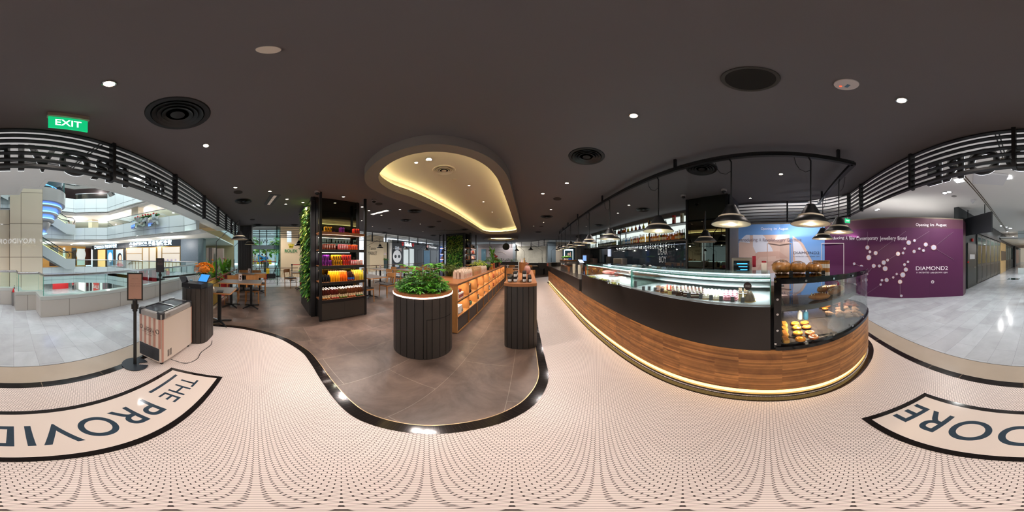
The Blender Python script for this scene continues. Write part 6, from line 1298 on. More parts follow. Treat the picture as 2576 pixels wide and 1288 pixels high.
escal(-6.2, -4.6, 0, -.9, -18, 'escalator going down to the lower level, seen through the parapet glass')
# lower level
b = B(); b.prism([(-26, -45), (12, -45), (12, -2), (-26, -2)], -5.1, -5.0); struct(b, 'floor_lower', MARB, 'pale marble floor of the level below', 'floor')
b = B(); b.bbox(-14.2, -14, -45, -3, -5, -.95); struct(b, 'wall_lower_west', mat('lower_wall', '#8E9490', .4), 'shopfront wall on the level below', 'wall')
b = B(); b.bbox(-26, 12, -45.2, -45, -5, 4); struct(b, 'wall_lower_south', mat('lower_wall2', '#B9ADA0', .5), 'far end wall of the lower level', 'wall')
WALLX = -13.98
def pan(name, label, cat, x, y0, y1, z0, z1, m, frame=None, th=.03, fw=.05):
    """flat lit panel, window or poster on a wall x = const, facing +x"""
    t = thing(name, label, cat, (x, (y0+y1)/2, z0)); b = B(); b.bbox(x, x+th, min(y0, y1), max(y0, y1), z0, z1); wp(b.out('panel', m), t)
    if frame:
        b = B(); a, c = min(y0, y1), max(y0, y1)
        for q in ((a-fw, a, z0, z1), (c, c+fw, z0, z1), (a-fw, c+fw, z1, z1+fw), (a-fw, c+fw, z0-fw, z0)): b.bbox(x, x+th*1.6, q[0], q[1], q[2], q[3])
        wp(b.out('frame', frame), t)
    return t
SH = mat('shop_glow', '#D9DDD8', .3, emit=.5, ecol='#E6EEE8'); DG = mat('dark_glass', '#22282A', .08)
for i, (pa, pb, m, lab) in enumerate(((199, 213, SH, 'bright lower shop window left of the round logo'), (217, 224, DG, 'dark lower shop window'), (226, 232, DG, 'second dark lower shop window'), (235, 250, mat('sale_red', '#C7453C', .4, emit=.25), 'red SALE window on the lower level'), (252, 258, SH, 'pale lower window right of the sale poster'), (260, 270, mat('lower_mauve', '#8A6A74', .4, emit=.15), 'mauve lower shop window'), (272, 282, DG, 'dark lower window at the right'))):
    t = pan('lower_window', lab, 'shop window', WALLX, RX(pa, WALLX), RX(pb, WALLX), -4.6, -1.7, m, CW, fw=.15)
    if i == 3: ym = (RX(pa, WALLX)+RX(pb, WALLX))/2; wp(text('SALE', 1.6, (WALLX+.04, ym, -3.3), (0, 1, 0), (1, 0, 0), INKW, 'lettering', depth=.02, bold=.02), t)
b = B(); b.bbox(-13.2, -10, -30, -29.6, -5, -1.6); tag(b.out('red_kiosk', mat('kiosk_red', '#C21F26', .4, emit=.2)), 'red framed shop on the lower level', 'shopfront')

# ================================================================ opposite jewellery shop
EX = -12.5; GOLD = mat('gold_frame', '#A9854A', .3, metal=.8); NAVY = mat('navy_fascia', '#14202C', .35); CHAR = mat('charcoal_wall', '#24272C', .4)
ey_ = lambda px: RX(px, EX)
es = thing('jewellery_shop', 'jewellery shopfront with a navy fascia and gold framed windows across the atrium', 'shopfront', (EX, -10, 0), kind='structure')
b = B(); b.bbox(EX-.3, EX, ey_(233), ey_(455), 0, 3.05); wp(b.out('wall', CHAR), es); b = B(); b.bbox(EX, EX+.12, ey_(233), ey_(455), 2.38, 3.02); wp(b.out('fascia', NAVY), es)
GLOWT = mat('sign_white_blue', '#FFFFFF', .5, emit=5, ecol='#BFE6FF')
def etext(body, pa, pb, z, h, bold=.02, v=0):
    ya, yb = ey_(pa), ey_(pb); wp(text(body, abs(yb-ya), (EX+.14, (ya+yb)/2, z), (0, 1, 0), (1, 0, 0), GLOWT, 'lettering', depth=.02, height=h, bold=bold), es)
etext('EMPEROR', 337, 373, 2.76, .24); etext('WATCH AND JEWELLERY', 337, 373, 2.53, .08, 0); etext('英皇鐘錶珠寶', 375, 434, 2.70, .44)
etext('EMPEROR', 245, 264, 2.72, .26); etext('WATCH AND JEWELLERY', 245, 264, 2.50, .08, 0); etext('英皇鐘錶珠寶', 265, 296, 2.68, .42)
for pc_ in (331.5, 241.5):
    b = B(); yc = ey_(pc_); k = 1.0 if pc_ > 300 else 1.25
    for j in (-.16, -.08, 0, .08, .16): b.disc((EX+.13, yc+j*k, 2.72+.07*(1-abs(j)*4)), (1, 0, 0), .05, .02, 10)
    b.bbox(EX+.13, EX+.15, yc-.14*k, yc+.14*k, 2.48, 2.56); b.disc((EX+.13, yc, 2.88), (1, 0, 0), .05, .02, 8); wp(b.out('crown_emblem', GLOWT), es)
WG = mat('window_glow', '#9A948A', .4, emit=.42, ecol='#FFF4E6'); WGY = mat('window_glow_gold', '#E9C27A', .4, emit=.6, ecol='#FFD796')
for i, (pa, pb, m, lab) in enumerate(((319, 358, WG, 'left bright display window of the jewellery shop'), (360, 375, WG, 'narrow bright window beside the shop doors'), (377, 393, WG, 'glass entrance door of the jewellery shop'), (397, 407, WG, 'second glass door of the jewellery shop'), (409, 453, WG, 'right bright display window with necklaces'), (247, 266, WGY, 'small golden window at the left of the jewellery shop'))):
    y0, y1 = ey_(pa), ey_(pb); t = pan('shop_window', lab, 'shop window', EX+.01, y0, y1, .08, 2.30, m, GOLD, th=.04, fw=.06)
    if i in (0, 4):
        b = B(); b.bbox(EX+.05, EX+.09, y0, y1, 1.72, 1.77); b.bbox(EX+.05, EX+.09, y0, y1, .92, .99); [b.bbox(EX+.05, EX+.08, y0+(y1-y0)*k/5-.02, y0+(y1-y0)*k/5+.02, .08, .92) for k in range(1, 5)]; wp(b.out('gold_shelves', GOLD), t)
    if i == 4:
        for k in range(4): yk = y0+(y1-y0)*(k+.6)/4.6; b = B(); b.sph(EX+.12, yk, 1.12, .09, 8, 6, .4, 1, 1.3); wp(b.out('necklace_stand', mat('neck_lilac', '#A79BB5', .4)), t)
PS = mat('poster_skyblue', '#9CC0E0', .4, emit=.8, ecol='#A9CCE8')
t = pan('light_poster', 'lit poster of a woman in a red top beside the shop window', 'poster', EX+.01, ey_(292.5), ey_(310.5), .3, 2.25, PS, GOLD); yc = ey_(302)
for nm, y_, z_, ry, rz_, c in (('hair', .0, 1.30, .40, .55, '#14161C'), ('face', .08, 1.28, .24, .34, '#E3B9A0'), ('shoulders', .0, .72, .5, .30, '#E0B49C'), ('red_top', .0, .48, .58, .20, '#C4232B')):
    b = B(); b.disc((EX+.045+.004*['hair', 'face', 'shoulders', 'red_top'].index(nm), yc+y_, z_), (1, 0, 0), ry, .003, 20, rz_); wp(b.out(nm, mat('po_'+nm, c, .5, emit=.35)), t)
t = pan('light_poster', 'lit blue and white starburst poster beside the golden window', 'poster', EX+.01, ey_(270.5), ey_(285.5), .3, 2.25, mat('poster_blue', '#2F86B8', .4, emit=.7, noise=.7, nscale=2.2), GOLD)
b = B(); b.disc((EX+.05, ey_(278), 1.35), (1, 0, 0), .4, .003, 16, .6); wp(b.out('white_burst', mat('burst', '#E8F6FF', .4, emit=1.2)), t)
b = B(); b.bbox(EX-.6, EX+.05, ey_(455), ey_(512)-.0, 0, 3.1); struct(b, 'column_granite', mat('granite_blue', '#5C6873', .4, noise=.35, nscale=25), 'blue grey granite pillar at the right end of the jewellery shop', 'column')
b = B(); b.bbox(-21, -12.6, -3.4, 40, -.0, .01); struct(b, 'floor_west', mat('pave', '#9A9C9E', .5, noise=.08), 'grey paving outside the glass doors', 'floor')
# shops beyond, facing the cafe
FYp = -21.5; fx = lambda px: FYp*math.tan((px/2576-.5)*2*PI)
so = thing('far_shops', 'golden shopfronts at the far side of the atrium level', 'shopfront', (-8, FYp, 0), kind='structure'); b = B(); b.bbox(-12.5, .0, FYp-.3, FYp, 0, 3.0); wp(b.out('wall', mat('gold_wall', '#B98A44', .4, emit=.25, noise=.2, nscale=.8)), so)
for pa, pb, m, lab in ((124, 146, mat('brown_dark', '#3A2214', .4), 'dark brown window with a swan neck display'), (158, 164, SH, 'slim bright doorway'), (180, 192, DG, 'dark doorway left of the giant watch'), (214, 229, mat('brown_warm', '#5B2E22', .4), 'brown window right of the giant watch')):
    t = thing('shop_window', lab+' at the far shops', 'shop window', (fx(pa), FYp, 0)); b = B(); b.bbox(fx(pa), fx(pb), FYp, FYp+.04, .1, 2.7); wp(b.out('panel', m), t)
t = thing('watch_poster', 'lit poster of a giant watch at the far shops', 'poster', (fx(205), FYp, 0)); b = B(); b.bbox(fx(213), fx(194), FYp, FYp+.05, .1, 2.6); wp(b.out('panel', mat('watch_bg', '#B9D0C8', .4, emit=.6)), t)
b = B(); b.disc((fx(203.5), FYp+.06, 1.75), (0, 1, 0), .8, .02, 24, .85); wp(b.out('watch_face', mat('watch_face', '#E9F2EE', .4, emit=.5, noise=.5, nscale=5)), t)

# ================================================================ hoarding on the right
hp = [(6.85, 1.5), (6.82, -.5), (6.35, -2.30), (4.91, -3.36), (3.9, -4.13), (3.17, -4.82), (2.20, -5.62)]
def HQ(px, py, off=0.0):
    lon = (px/2576-.5)*2*PI; dx, dy = sin(lon), cos(lon); lat = (.5-py/1288)*PI; best = None
    for a, c in zip(hp, hp[1:]):
        ex_, ey2 = c[0]-a[0], c[1]-a[1]; den = dx*ey2-dy*ex_
        if abs(den) < 1e-9: continue
        s = (a[0]*ey2-a[1]*ex_)/den; f = (a[0]*dy-a[1]*dx)/den
        if s > 0 and -.002 <= f <= 1.002:
            l = math.hypot(ex_, ey2); n_ = Vector((ey2/l, -ex_/l, 0)); 
            if n_.x*dx+n_.y*dy > 0: n_ = -n_
            u_ = Vector((ex_/l, ey2/l, 0)); best = (Vector((dx*s, dy*s, H+s*math.tan(lat)))+n_*off, u_, n_); break
    return best
BLUE = mat('poster_azure', '#6F9BD6', .35); PUR = mat('poster_purple', '#501D46', .42, noise=.14, nscale=.6); PUR2 = mat('poster_plum', '#52303F', .3); SKIN = mat('poster_skin', '#D2B3A8', .4, noise=.08, nscale=2); SHIRT = mat('poster_shirt', '#D9D8E6', .4)
hb = thing('hoarding_blue', 'blue hoarding with a hand and collarbone picture behind the counter', 'hoarding', (6.82, -.5, 0), kind='structure')
b = B(); b.sweep(hp[:3], 0, 2.85, .08, out=1); wp(b.out('board', BLUE), hb)
hu = thing('hoarding_purple', 'purple hoarding with diamond chains advertising a jewellery brand', 'hoarding', (4.0, -4.1, 0), kind='structure')
b = B(); b.sweep(hp[2:], 0, 2.50, .08, out=1); wp(b.out('board', PUR), hu); b = B(); b.sweep(hp[2:], 2.50, 2.85, .08, out=1); wp(b.out('top_band', PUR2), hu)
b = B(); b.sweep(hp, 2.85, 2.89, .10, out=1); wp(b.out('top_trim', mat('trim_brown', '#6B5E50', .5)), hu)
b = B(); b.prism([(2.20, -5.62), (2.27, -6.06), (2.36, -6.06), (2.30, -5.62)], 0, 2.85); wp(b.out('end_board', PUR2), hu)
def htext(body, pa, pb, py, m, h=None, par=None, words=True, off=.012):
    par = par or hu; tot = len(body); k = 0
    for w in (body.split(' ') if words else [body]):
        a = pa+(pb-pa)*k/tot; c = pa+(pb-pa)*(k+len(w))/tot; k += len(w)+1
        A, Bq = HQ(a, py), HQ(c, py)
        if not A or not Bq: continue
        p0, p1 = A[0], Bq[0]; d = p1-p0; mid = (p0+p1)/2+A[2]*off; z = mid.z; mid.z = z
        wp(text(w, Vector((d.x, d.y, 0)).length, mid, Vector((d.x, d.y, 0)), A[2], m, 'lettering', depth=.002, cap=h), par)
LW = mat('letter_white', '#EFE6EC', .5, emit=.15); LD = mat('letter_navy', '#2B3350', .5)
htext('Opening in August', 1914, 1983, 575, LW, .10, hb); htext('Introducing A Revolutionary Gemstone', 1857, 2016, 603, mat('letter_mauve', '#7B6A78', .5), .14, hb); htext('DIAMOND2', 1996, 2061, 636, LD, .11, hb, False); htext('A PATENTED LAB-GROWN GEM', 1996, 2061, 645, LD, .045, hb)
htext('Opening in August', 2304, 2381, 565.5, LW, .10); htext('Introducing A New Contemporary Jewellery Brand', 2074, 2281, 599, LW, .14); htext('DIAMOND2', 2304, 2384, 674.5, LW, .13, None, False); htext('A PATENTED LAB-GROWN GEM', 2305, 2383, 685.5, LW, .05)
def hpoly(pts, m, nm, par, off):
    b = B(); x0, x1 = min(p[0] for p in pts), max(p[0] for p in pts); n_ = max(2, int((x1-x0)/4)); cols = []
    for k in range(n_+1):
        x = x0+(x1-x0)*min(.999, max(.001, k/n_)); ys = []
        for a, c in zip(pts, pts[1:]+pts[:1]):
            if (a[0]-x)*(c[0]-x) < 0: ys.append(a[1]+(c[1]-a[1])*(x-a[0])/(c[0]-a[0]))
        ys.sort(); cols.append((x, ys[0], ys[-1]) if len(ys) > 1 else None)
    for a, c in zip(cols, cols[1:]):
        if a and c: b.quad(*(HQ(x, y, off)[0] for x, y in ((a[0], a[2]), (c[0], c[2]), (c[0], c[1]), (a[0], a[1]))))
    wp(b.out(nm, m, smooth=0), par)
hpoly([(1858, 612), (1880, 592), (1990, 590), (2020, 612), (2045, 660), (2050, 740), (1858, 740)], SKIN, 'skin_picture', hb, .004)
hpoly([(1858, 608), (1876, 591), (1920, 591), (1944, 628), (1958, 700), (1958, 740), (1935, 740), (1908, 650), (1890, 612)], SHIRT, 'shirt_left', hb, .006)
hpoly([(1993, 600), (2012, 612), (2040, 662), (2046, 740), (2010, 740), (2000, 650)], SHIRT, 'shirt_right', hb, .006)
SK2 = mat('poster_skin2', '#C9A397', .4)
for k in range(4): hpoly([(1880+8*k, 662+14*k), (1905+6*k, 634+13*k), (1960-4*k, 632+12*k), (1985-5*k, 650+12*k), (1960-4*k, 650+12*k), (1915, 652+13*k)], SKIN if k % 2 else SK2, 'finger_shape', hb, .008+.001*k)
def frame_px(x0, x1, y0, par, m):
    b = B(); z = None
    for a, c in (((x0, y0), (x0, 755)), ((x1, y0), (x1, 755)), ((x0, y0), (x1, y0))):
        p, q = HQ(*a, .012), HQ(*c, .012)
        zz = max(q[0].z, .02); e = Vector((q[0].x, q[0].y, zz)); b.bar(p[0], e, .022)
    wp(b.out('door_outline', m), par)
frame_px(1931, 1991, 612, hb, mat('outline_pale', '#C9A99C', .5)); frame_px(2067, 2123, 612, hu, mat('outline_white', '#E3D3D8', .5))
DM = mat('diamond', '#D5D3EE', .15, metal=.2, noise=.25, nscale=60); RG = mat('rose_gold', '#D9A796', .3, metal=.5); CHN = mat('chain_silver', '#B89BAE', .3, metal=.4)
def HC(x, y): return (2120+x/4.6, 520+y/4.6)
chains = [[(290, 290), (287, 472), (316, 522), (303, 588), (382, 536), (730, 285)], [(1000, 285), (830, 392), (763, 416), (716, 484), (698, 536), (640, 545), (520, 618), (476, 646), (492, 716), (425, 686), (360, 684), (283, 778), (270, 845)], [(1280, 290), (1052, 472), (960, 438), (934, 507), (886, 486), (826, 518)], [(1052, 472), (1395, 682)], [(755, 638), (715, 670), (730, 727), (695, 788), (625, 778), (585, 818), (509, 848), (455, 850), (440, 900), (265, 1015)], [(695, 788), (664, 868), (664, 1045)], [(120, 690), (135, 660), (218, 695), (240, 712)], [(20, 995), (143, 905), (240, 850)]]
stones = [(287, 472, 25), (316, 522, 17), (303, 588, 31), (382, 536, 24), (830, 392, 17), (763, 416, 28), (716, 484, 15), (698, 536, 16), (640, 545, 25), (520, 618, 17), (476, 646, 27), (492, 716, 30), (425, 686, 18), (360, 684, 24), (283, 778, 15), (270, 845, 22), (1052, 472, 32), (960, 438, 25), (934, 507, 18), (886, 486, 15), (826, 518, 20), (755, 638, 15), (715, 670, 17), (730, 727, 25), (695, 788, 31), (625, 778, 14), (585, 818, 14), (509, 848, 25), (455, 850, 16), (440, 900, 15), (664, 868, 26), (678, 1030, 17), (135, 660, 17), (218, 695, 24), (143, 905, 24)]
for c in chains:
    b = B()
    for a, d in zip(c, c[1:]):
        for s_ in range(3):
            f0, f1 = s_/3, (s_+1)/3; p = HQ(*HC(a[0]+(d[0]-a[0])*f0, a[1]+(d[1]-a[1])*f0), .010); q = HQ(*HC(a[0]+(d[0]-a[0])*f1, a[1]+(d[1]-a[1])*f1), .010)
            if p and q: b.bar(p[0], q[0], .012, .004)
    wp(b.out('chain', CHN), hu)
for x, y, r in stones:
    q = HQ(*HC(x, y), .012); d = math.hypot(q[0].x, q[0].y); R_ = r/4.6*2*PI/2576*d*1.0
    b = B(); b.disc(q[0], q[2], R_, .006, 20); wp(b.out('stone_setting', RG), hu); b = B(); b.disc(q[0]+q[2]*.006, q[2], R_*.84, .003, 12); wp(b.out('diamond', DM), hu)
q = HQ(2346, 709, .012); b = B()
for k in range(8): a = k*PI/4; b.disc(q[0]+q[1]*.045*cos(a)+Vector((0, 0, .045*sin(a))), q[2], .018, .003, 4)
b.disc(q[0], q[2], .015, .003, 4); wp(b.out('emblem', LW), hu)
# corridor shopfront line
cx0, cy0, cx1, cy1 = 2.58, -6.1, 1.36, -24.0
def CQ(px):
    lon = (px/2576-.5)*2*PI; dx, dy = sin(lon), cos(lon); ex_, ey2 = cx1-cx0, cy1-cy0; den = dx*ey2-dy*ex_; s = (cx0*ey2-cy0*ex_)/den; return Vector((dx*s, dy*s, 0))
cn = Vector((-(cy0-cy1), (cx0-cx1), 0)).normalized(); cn = cn if cn.x < 0 else -cn; cu_ = Vector((cx1-cx0, cy1-cy0, 0)).normalized()
def cseg(name, label, cat, pa, pb, z0, z1, m, th=.05, par=None, kind=None):
    a, c = CQ(pa), CQ(pb); b = B(); mid = (a+c)/2; b.bar((a.x+cn.x*th/2, a.y+cn.y*th/2, (z0+z1)/2), (c.x+cn.x*th/2, c.y+cn.y*th/2, (z0+z1)/2), th, z1-z0)
    if par: return wp(b.out(name, m), par)
    o = b.out(name, m); return tag(o, label, cat, None, kind)
b = B(); b.bar((cx0+.12, cy0, 1.78), (cx1+.12, cy1, 1.78), .2, 3.56); struct(b, 'wall_corridor', mat('corr_dark', '#33383A', .5), 'dark shopfront wall along the corridor', 'wall')
b = B(); b.bar((cx1+.12, cy1, 1.78), (cx1-.4, cy1-16, 1.78), .2, 3.56); struct(b, 'wall_corridor_far', mat('corr_far', '#8A7E6C', .4, noise=.4, nscale=.7), 'far shopfronts of the corridor', 'wall')
GD = mat('door_grey', '#3D423F', .4)
t = thing('service_door', 'plain dark grey service door with a white notice at the right of the hoarding', 'door', tuple(CQ(2443))); cseg('door_leaf', '', '', 2433, 2455, 0, 2.1, GD, .04, t); cseg('notice', '', '', 2437.5, 2450, 1.35, 1.58, mat('notice_white', '#E3DEDC', .5), .05, t); cseg('lock', '', '', 2449, 2450.5, .9, .99, STEEL, .06, t)
for px, z, r in ((2445, 2.28, .08), (2434, 1.22, .05)): q = CQ(px); b = B(); b.disc((q.x, q.y, z), cn, r, .06, 16); tag(b.out('alarm_bell', mat('alarm_red', '#C31F1D', .35)), 'red %s beside the service door' % ('alarm bell above' if z > 2 else 'break glass point'), 'alarm')
DGREY = mat('panel_door', '#4A4D4A', .4); WGL = mat('door_mirror_glass', '#5C7470', .04, metal=.55)
def folding(px_list, grp, where_):
    for i, (a, c) in enumerate(zip(px_list, px_list[1:])):
        t = thing('folding_door', 'grey folding door with tall glass, %s' % where_[i], 'door', tuple(CQ((a+c)/2)), 0, grp); g = (c-a)*.16
        cseg('door_leaf', '', '', a+.2, c-.2, .08, 2.66, DGREY, .05, t); cseg('glass_pane', '', '', a+g, c-g, 1.08, 2.50, WGL, .056, t); cseg('lower_panel', '', '', a+g, c-g, .25, .95, mat('panel_door2', '#3A3C3A', .4), .06, t)
nm6 = ['nearest the service door', 'second from the service door', 'third from the service door', 'fourth from the service door', 'fifth from the service door', 'next to the beige pier']
folding([2456.5, 2467, 2479, 2489.5, 2499.5, 2508, 2515], 'folding doors before the beige pier', nm6)
folding([2529, 2533.5, 2538, 2542.5, 2547], 'folding doors beyond the beige pier', ['first beyond the beige pier', 'second beyond the beige pier', 'third beyond the beige pier', 'fourth beyond the beige pier'])
cseg('beige_pier', 'beige stone pier between the folding doors', 'pier', 2515.5, 2528, 0, 2.75, mat('pier_beige', '#D0B27E', .25, noise=.06), .08); t = thing('plaque', 'grey plaque with gold lettering on the beige pier', 'sign', tuple(CQ(2522))); cseg('plate', '', '', 2516.5, 2528, 1.1, 1.95, mat('plaque_grey', '#4E4A45', .4), .12, t)
q = (CQ(2518)+CQ(2527))/2; wp(text('CLASSIC', 1.2, (q.x+cn.x*.13, q.y+cn.y*.13, 1.6), -cu_, cn, GOLD, 'lettering', depth=.01), t) if 0 else None
cseg('shop_pier', 'dark narrow pier after the second folding doors', 'pier', 2547.5, 2551, 0, 2.8, BM, .3); cseg('shop_window', 'warm lit shop window far along the corridor', 'shop window', 2552, 2562, .3, 2.5, mat('far_shop', '#8B6B55', .4, emit=.3, noise=.6, nscale=1.5), .05)
cseg('door_header', 'dark header band over the folding doors', 'header', 2456, 2566, 2.68, 2.86, BM, .12, kind='structure')
t = thing('hanging_sign', 'blank dark grey sign board projecting over the corridor', 'sign', (2.0, -6.4, 2.4)); b = B(); b.bar((2.79, -6.96, 2.79), (1.17, -5.89, 2.79), .06, .78); wp(b.out('board', mat('sign_dark', '#24262B', .5)), t); b = B(); b.bar((2.4, -6.70, 3.18), (2.4, -6.70, 3.56), .03); b.bar((1.5, -6.11, 3.18), (1.5, -6.11, 3.56), .03); wp(b.out('hangers', BM), t)
b = B(); b.bbox(-.5, 3, -42.2, -42, 0, 3.56); struct(b, 'wall_corridor_end', mat('corr_end', '#C9BFAE', .5, emit=.4), 'bright end wall of the corridor', 'wall')  # glow put into the wall colour stands in for the bright corridor end
b = B(); q0 = P(2550, 702); b.box(q0[0], q0[1], .001, .75, .75, .004, rz=TILT); tag(b.out('floor_glass', mat('floor_glass', '#20302C', .06)), 'dark glass square set in the corridor floor', 'floor panel')
b = B(); b.bbox(24, 26, -42, 34, 0, 3.56); struct(b, 'wall_east', PANEL, 'distant east wall of the mall', 'wall')
b = B(); b.sweep([(6.9, 1.5), (7.2, 3.0), (7.5, 16)], 0, 3.56, .1); struct(b, 'wall_behind_bar', CHAR, 'dark wall behind the bar kitchen', 'wall')
# mall ceiling fittings
def mdl(px, py, label, pw, r=.07, z=3.56, double=True, col='white', grp=None):
    x, y = P(px, py, z); t = thing('mall_downlight', label, 'ceiling light', (x, y, z), TILT, grp)
    b = B(); b.bbox(-.17 if double else -.09, .17 if double else .09, -.09, .09, -.008, -.001); b.out('frame', mat('dl_frame', '#B9B7B3', .4), t)
    for k in ((-.08, .08) if double else (0,)): b = B(); b.cyl(k, 0, -.012, r*.9, .006, 16); b.out('lens', BULBC, t)
    if pw: lamp('SPOT', (x, y, z-.05), pw, col, .05, spot=150, blend=.8)
mdl(2382, 484, 'twin downlight right of the bend in the slats, nearest one', 170); mdl(2207, 527, 'twin downlight above the purple hoarding', 200)
for i, (px, py) in enumerate(((2518, 568), (2532, 571), (2534, 583), (2549, 595), (2558, 602), (2565, 608))): mdl(px, py, 'corridor downlight, %s from the hanging sign' % ['first', 'second', 'third', 'fourth', 'fifth', 'sixth'][i], [230, 0, 230, 230, 250, 300][i], double=False)
for i, (x, y) in enumerate(((-3, -2.6), (-6, -2.3), (1.6, -3.8), (0.4, -3.9), (5.5, -1.0), (-9.8, 1.5), (-9.8, 5.5), (-9.6, 9.5), (-9.6, 13), (-5, 18.3), (0, 19), (4, 17), (-10.2, -1.5), (1, -12), (1, -19))):
    t = thing('mall_downlight', 'square downlight in the mall ceiling %s' % ['before the near stanchions', 'before the flower boxes', 'between cafe and hoarding', 'behind the entrance sign', 'behind the mirror column', 'before the glass doors', 'before the first shopfront', 'before the dark shopfront', 'before the last west shopfront', 'beyond the far slats on the left', 'beyond the far slats in the middle', 'beyond the far slats on the right', 'near the granite pillar', 'in the corridor middle', 'far down the corridor'][i], 'ceiling light', (x, y, 3.56)); b = B(); b.bbox(-.1, .1, -.1, .1, -.01, -.001); b.out('lens', BULBC, t)
    lamp('SPOT', (x, y, 3.50), [14, 22, 170, 60, 230, 260, 260, 260, 260, 420, 520, 420, 120, 150, 150][i], 'white', .06, spot=155, blend=.8)
for n_, zc_, pts_ in ((1, 2.93, ((-10.6, -6), (-10.6, -9.5), (-10.6, -13.5), (-9, -16.5), (-5, -17), (-2, -17))), (2, 5.51, ((-10.6, -6), (-10.6, -9), (-10.6, -12), (-11, -15), (-8, -15.5), (-5, -16), (-2, -16))), (3, 8.41, ((-10.6, -8), (-10, -14)))):
    for i, (x, y) in enumerate(pts_): lamp('POINT', (x, y, zc_-.35), 130 if n_ < 3 else 60, 'white', .05)
    for i in range(16 if n_ < 3 else 4):
        x = -9.8-random.random()*5 if i % 2 else -9+random.random()*8; y = -4-random.random()*10 if i % 2 else -14.5-random.random()*6
        b = B(); b.box(0, 0, -.017, .14, .14, .018); tag(b.out('small_downlight', BULBC, None, (x, y, zc_-.0)), 'small square downlight in the balcony ceiling %s' % ['', 'across the atrium', 'one level up', 'two levels up'][n_], 'ceiling light', 'balcony downlights level %d' % n_)
lamp('AREA', (-4.5, -8.5, 12.3), 1500, 'cool', 7)
for x, y in ((-13, -26), (-8, -24), (-5, -32)): lamp('POINT', (x+1.5, y, -1.3), 600, 'white', .1)
t = thing('cassette_unit', 'white wrapped air conditioning cassette in the mall ceiling right of the sign', 'air conditioner', P(2490, 448, 3.55)+(3.56,), rad(20)); b = B(); b.rbox(0, 0, -.06, .8, .62, .055, .03); b.out('wrapped_body', mat('wrap_white', '#DAD8D8', .35, bump=.6, bscale=18), t)
t = thing('mall_detector', 'white dome sensor hanging from the mall ceiling', 'sensor', P(2447, 507, 3.5)+(3.56,)); b = B(); b.lathe([(.085, 0), (.08, -.05), (.04, -.08), (.03, -.13), (0, -.15)][::-1], seg=16); b.out('dome', mat('sensor_white', '#C9C9CC', .4), t)
b = B(); b.lathe([(.09, 0), (.088, -.012), (.0001, -.013)], seg=20); tag(b.out('ceiling_speaker', mat('spk_white', '#8F8C88', .6), None, P(2400, 494, 3.55)+(3.559,)), 'small grey round speaker in the mall ceiling beside the twin downlight', 'speaker')
t = thing('exit_sign', 'small green EXIT sign beyond the slats above the purple hoarding', 'sign', P(2132, 549, 2.93)+(2.93,)); t.location = XY(2132, 5.2)+(2.57,); b = B(); b.box(0, 0, 0, .20, .02, .14, rz=rad(100)); b.out('panel', MATS['exit_green'], t)
o = text('EXIT', .14, (-.0115, -.002, .07), (.174, -.985, 0), (-.985, -.174, 0), MATS['exit_white'], 'lettering', depth=.002); o.parent = t; b = B(); b.bar((0, 0, .14), (0, 0, .99), .012); b.out('rod', CW, t)
extinguisher(-.42, -4.80, .0, 'red fire extinguisher in a steel holder beside the stone parapet', .58, .055)
b = B(); b.lathe([(.08, 0), (.08, .42), (.074, .42), (.074, .02)], seg=20); tag(b.out('extinguisher_holder', mat('perforated', '#9A9A98', .35, metal=.9, bump=.5, bscale=120), None, (-.42, -4.80, 0.001)), 'perforated steel holder around the extinguisher by the parapet', 'holder')

# added unseen fill lights at fascia, hoarding and corridor, brightening the mall ceiling
def wash(x0, y0, x1, y1, z, tilt, pw):
    L = math.dist((x0, y0), (x1, y1)); a = math.atan2(y1-y0, x1-x0); o = lamp('AREA', ((x0+x1)/2, (y0+y1)/2, z), pw, 'white', L, sy=.12); o.rotation_euler = (PI-rad(tilt), 0, a); return o
wash(-7.5, -.95, 3.1, -1.78, 3.06, 38, 130); wash(7.3, .4, 3.4, -6.2, 2.2, -12, 65)
wash(-7.85, 12, -7.95, 0, 3.06, 38, 170); wash(2.75, -6.5, 1.9, -20, 3.0, -60, 90)
wash(2.0, 17.2, -5.6, 15.6, 3.06, 30, 220)

t = thing('balcony_planters', 'cluster of mirrored cube planters with red flowers on the upper balcony', 'planters', (-8.85, -7.1, 3.5)); random.seed(14); b = B(); fl = B(); lf = B()
for i in range(18):
    yy = -8.1+2.0*i/17; zz = random.uniform(3.45, 4.0); s_ = random.uniform(.18, .3); b.box(-8.72, yy, zz, s_, s_, s_, rz=random.uniform(-.3, .3), tilt=(random.uniform(-.3, .3), 'X'))
    if i % 2: fl.sph(-8.72, yy, 4.32+random.uniform(-.05, .1), .07, 7, 5, jit=.3); lf.sph(-8.72, yy+.1, 4.24, .12, 7, 5, 1, 1, .6, jit=.3)
wp(b.out('mirror_cubes', CHROME, smooth=0), t); wp(fl.out('red_flowers', mat('fl_red', '#B02A2A', .5), smooth=0), t); wp(lf.out('greenery', LEAF2, smooth=0), t)
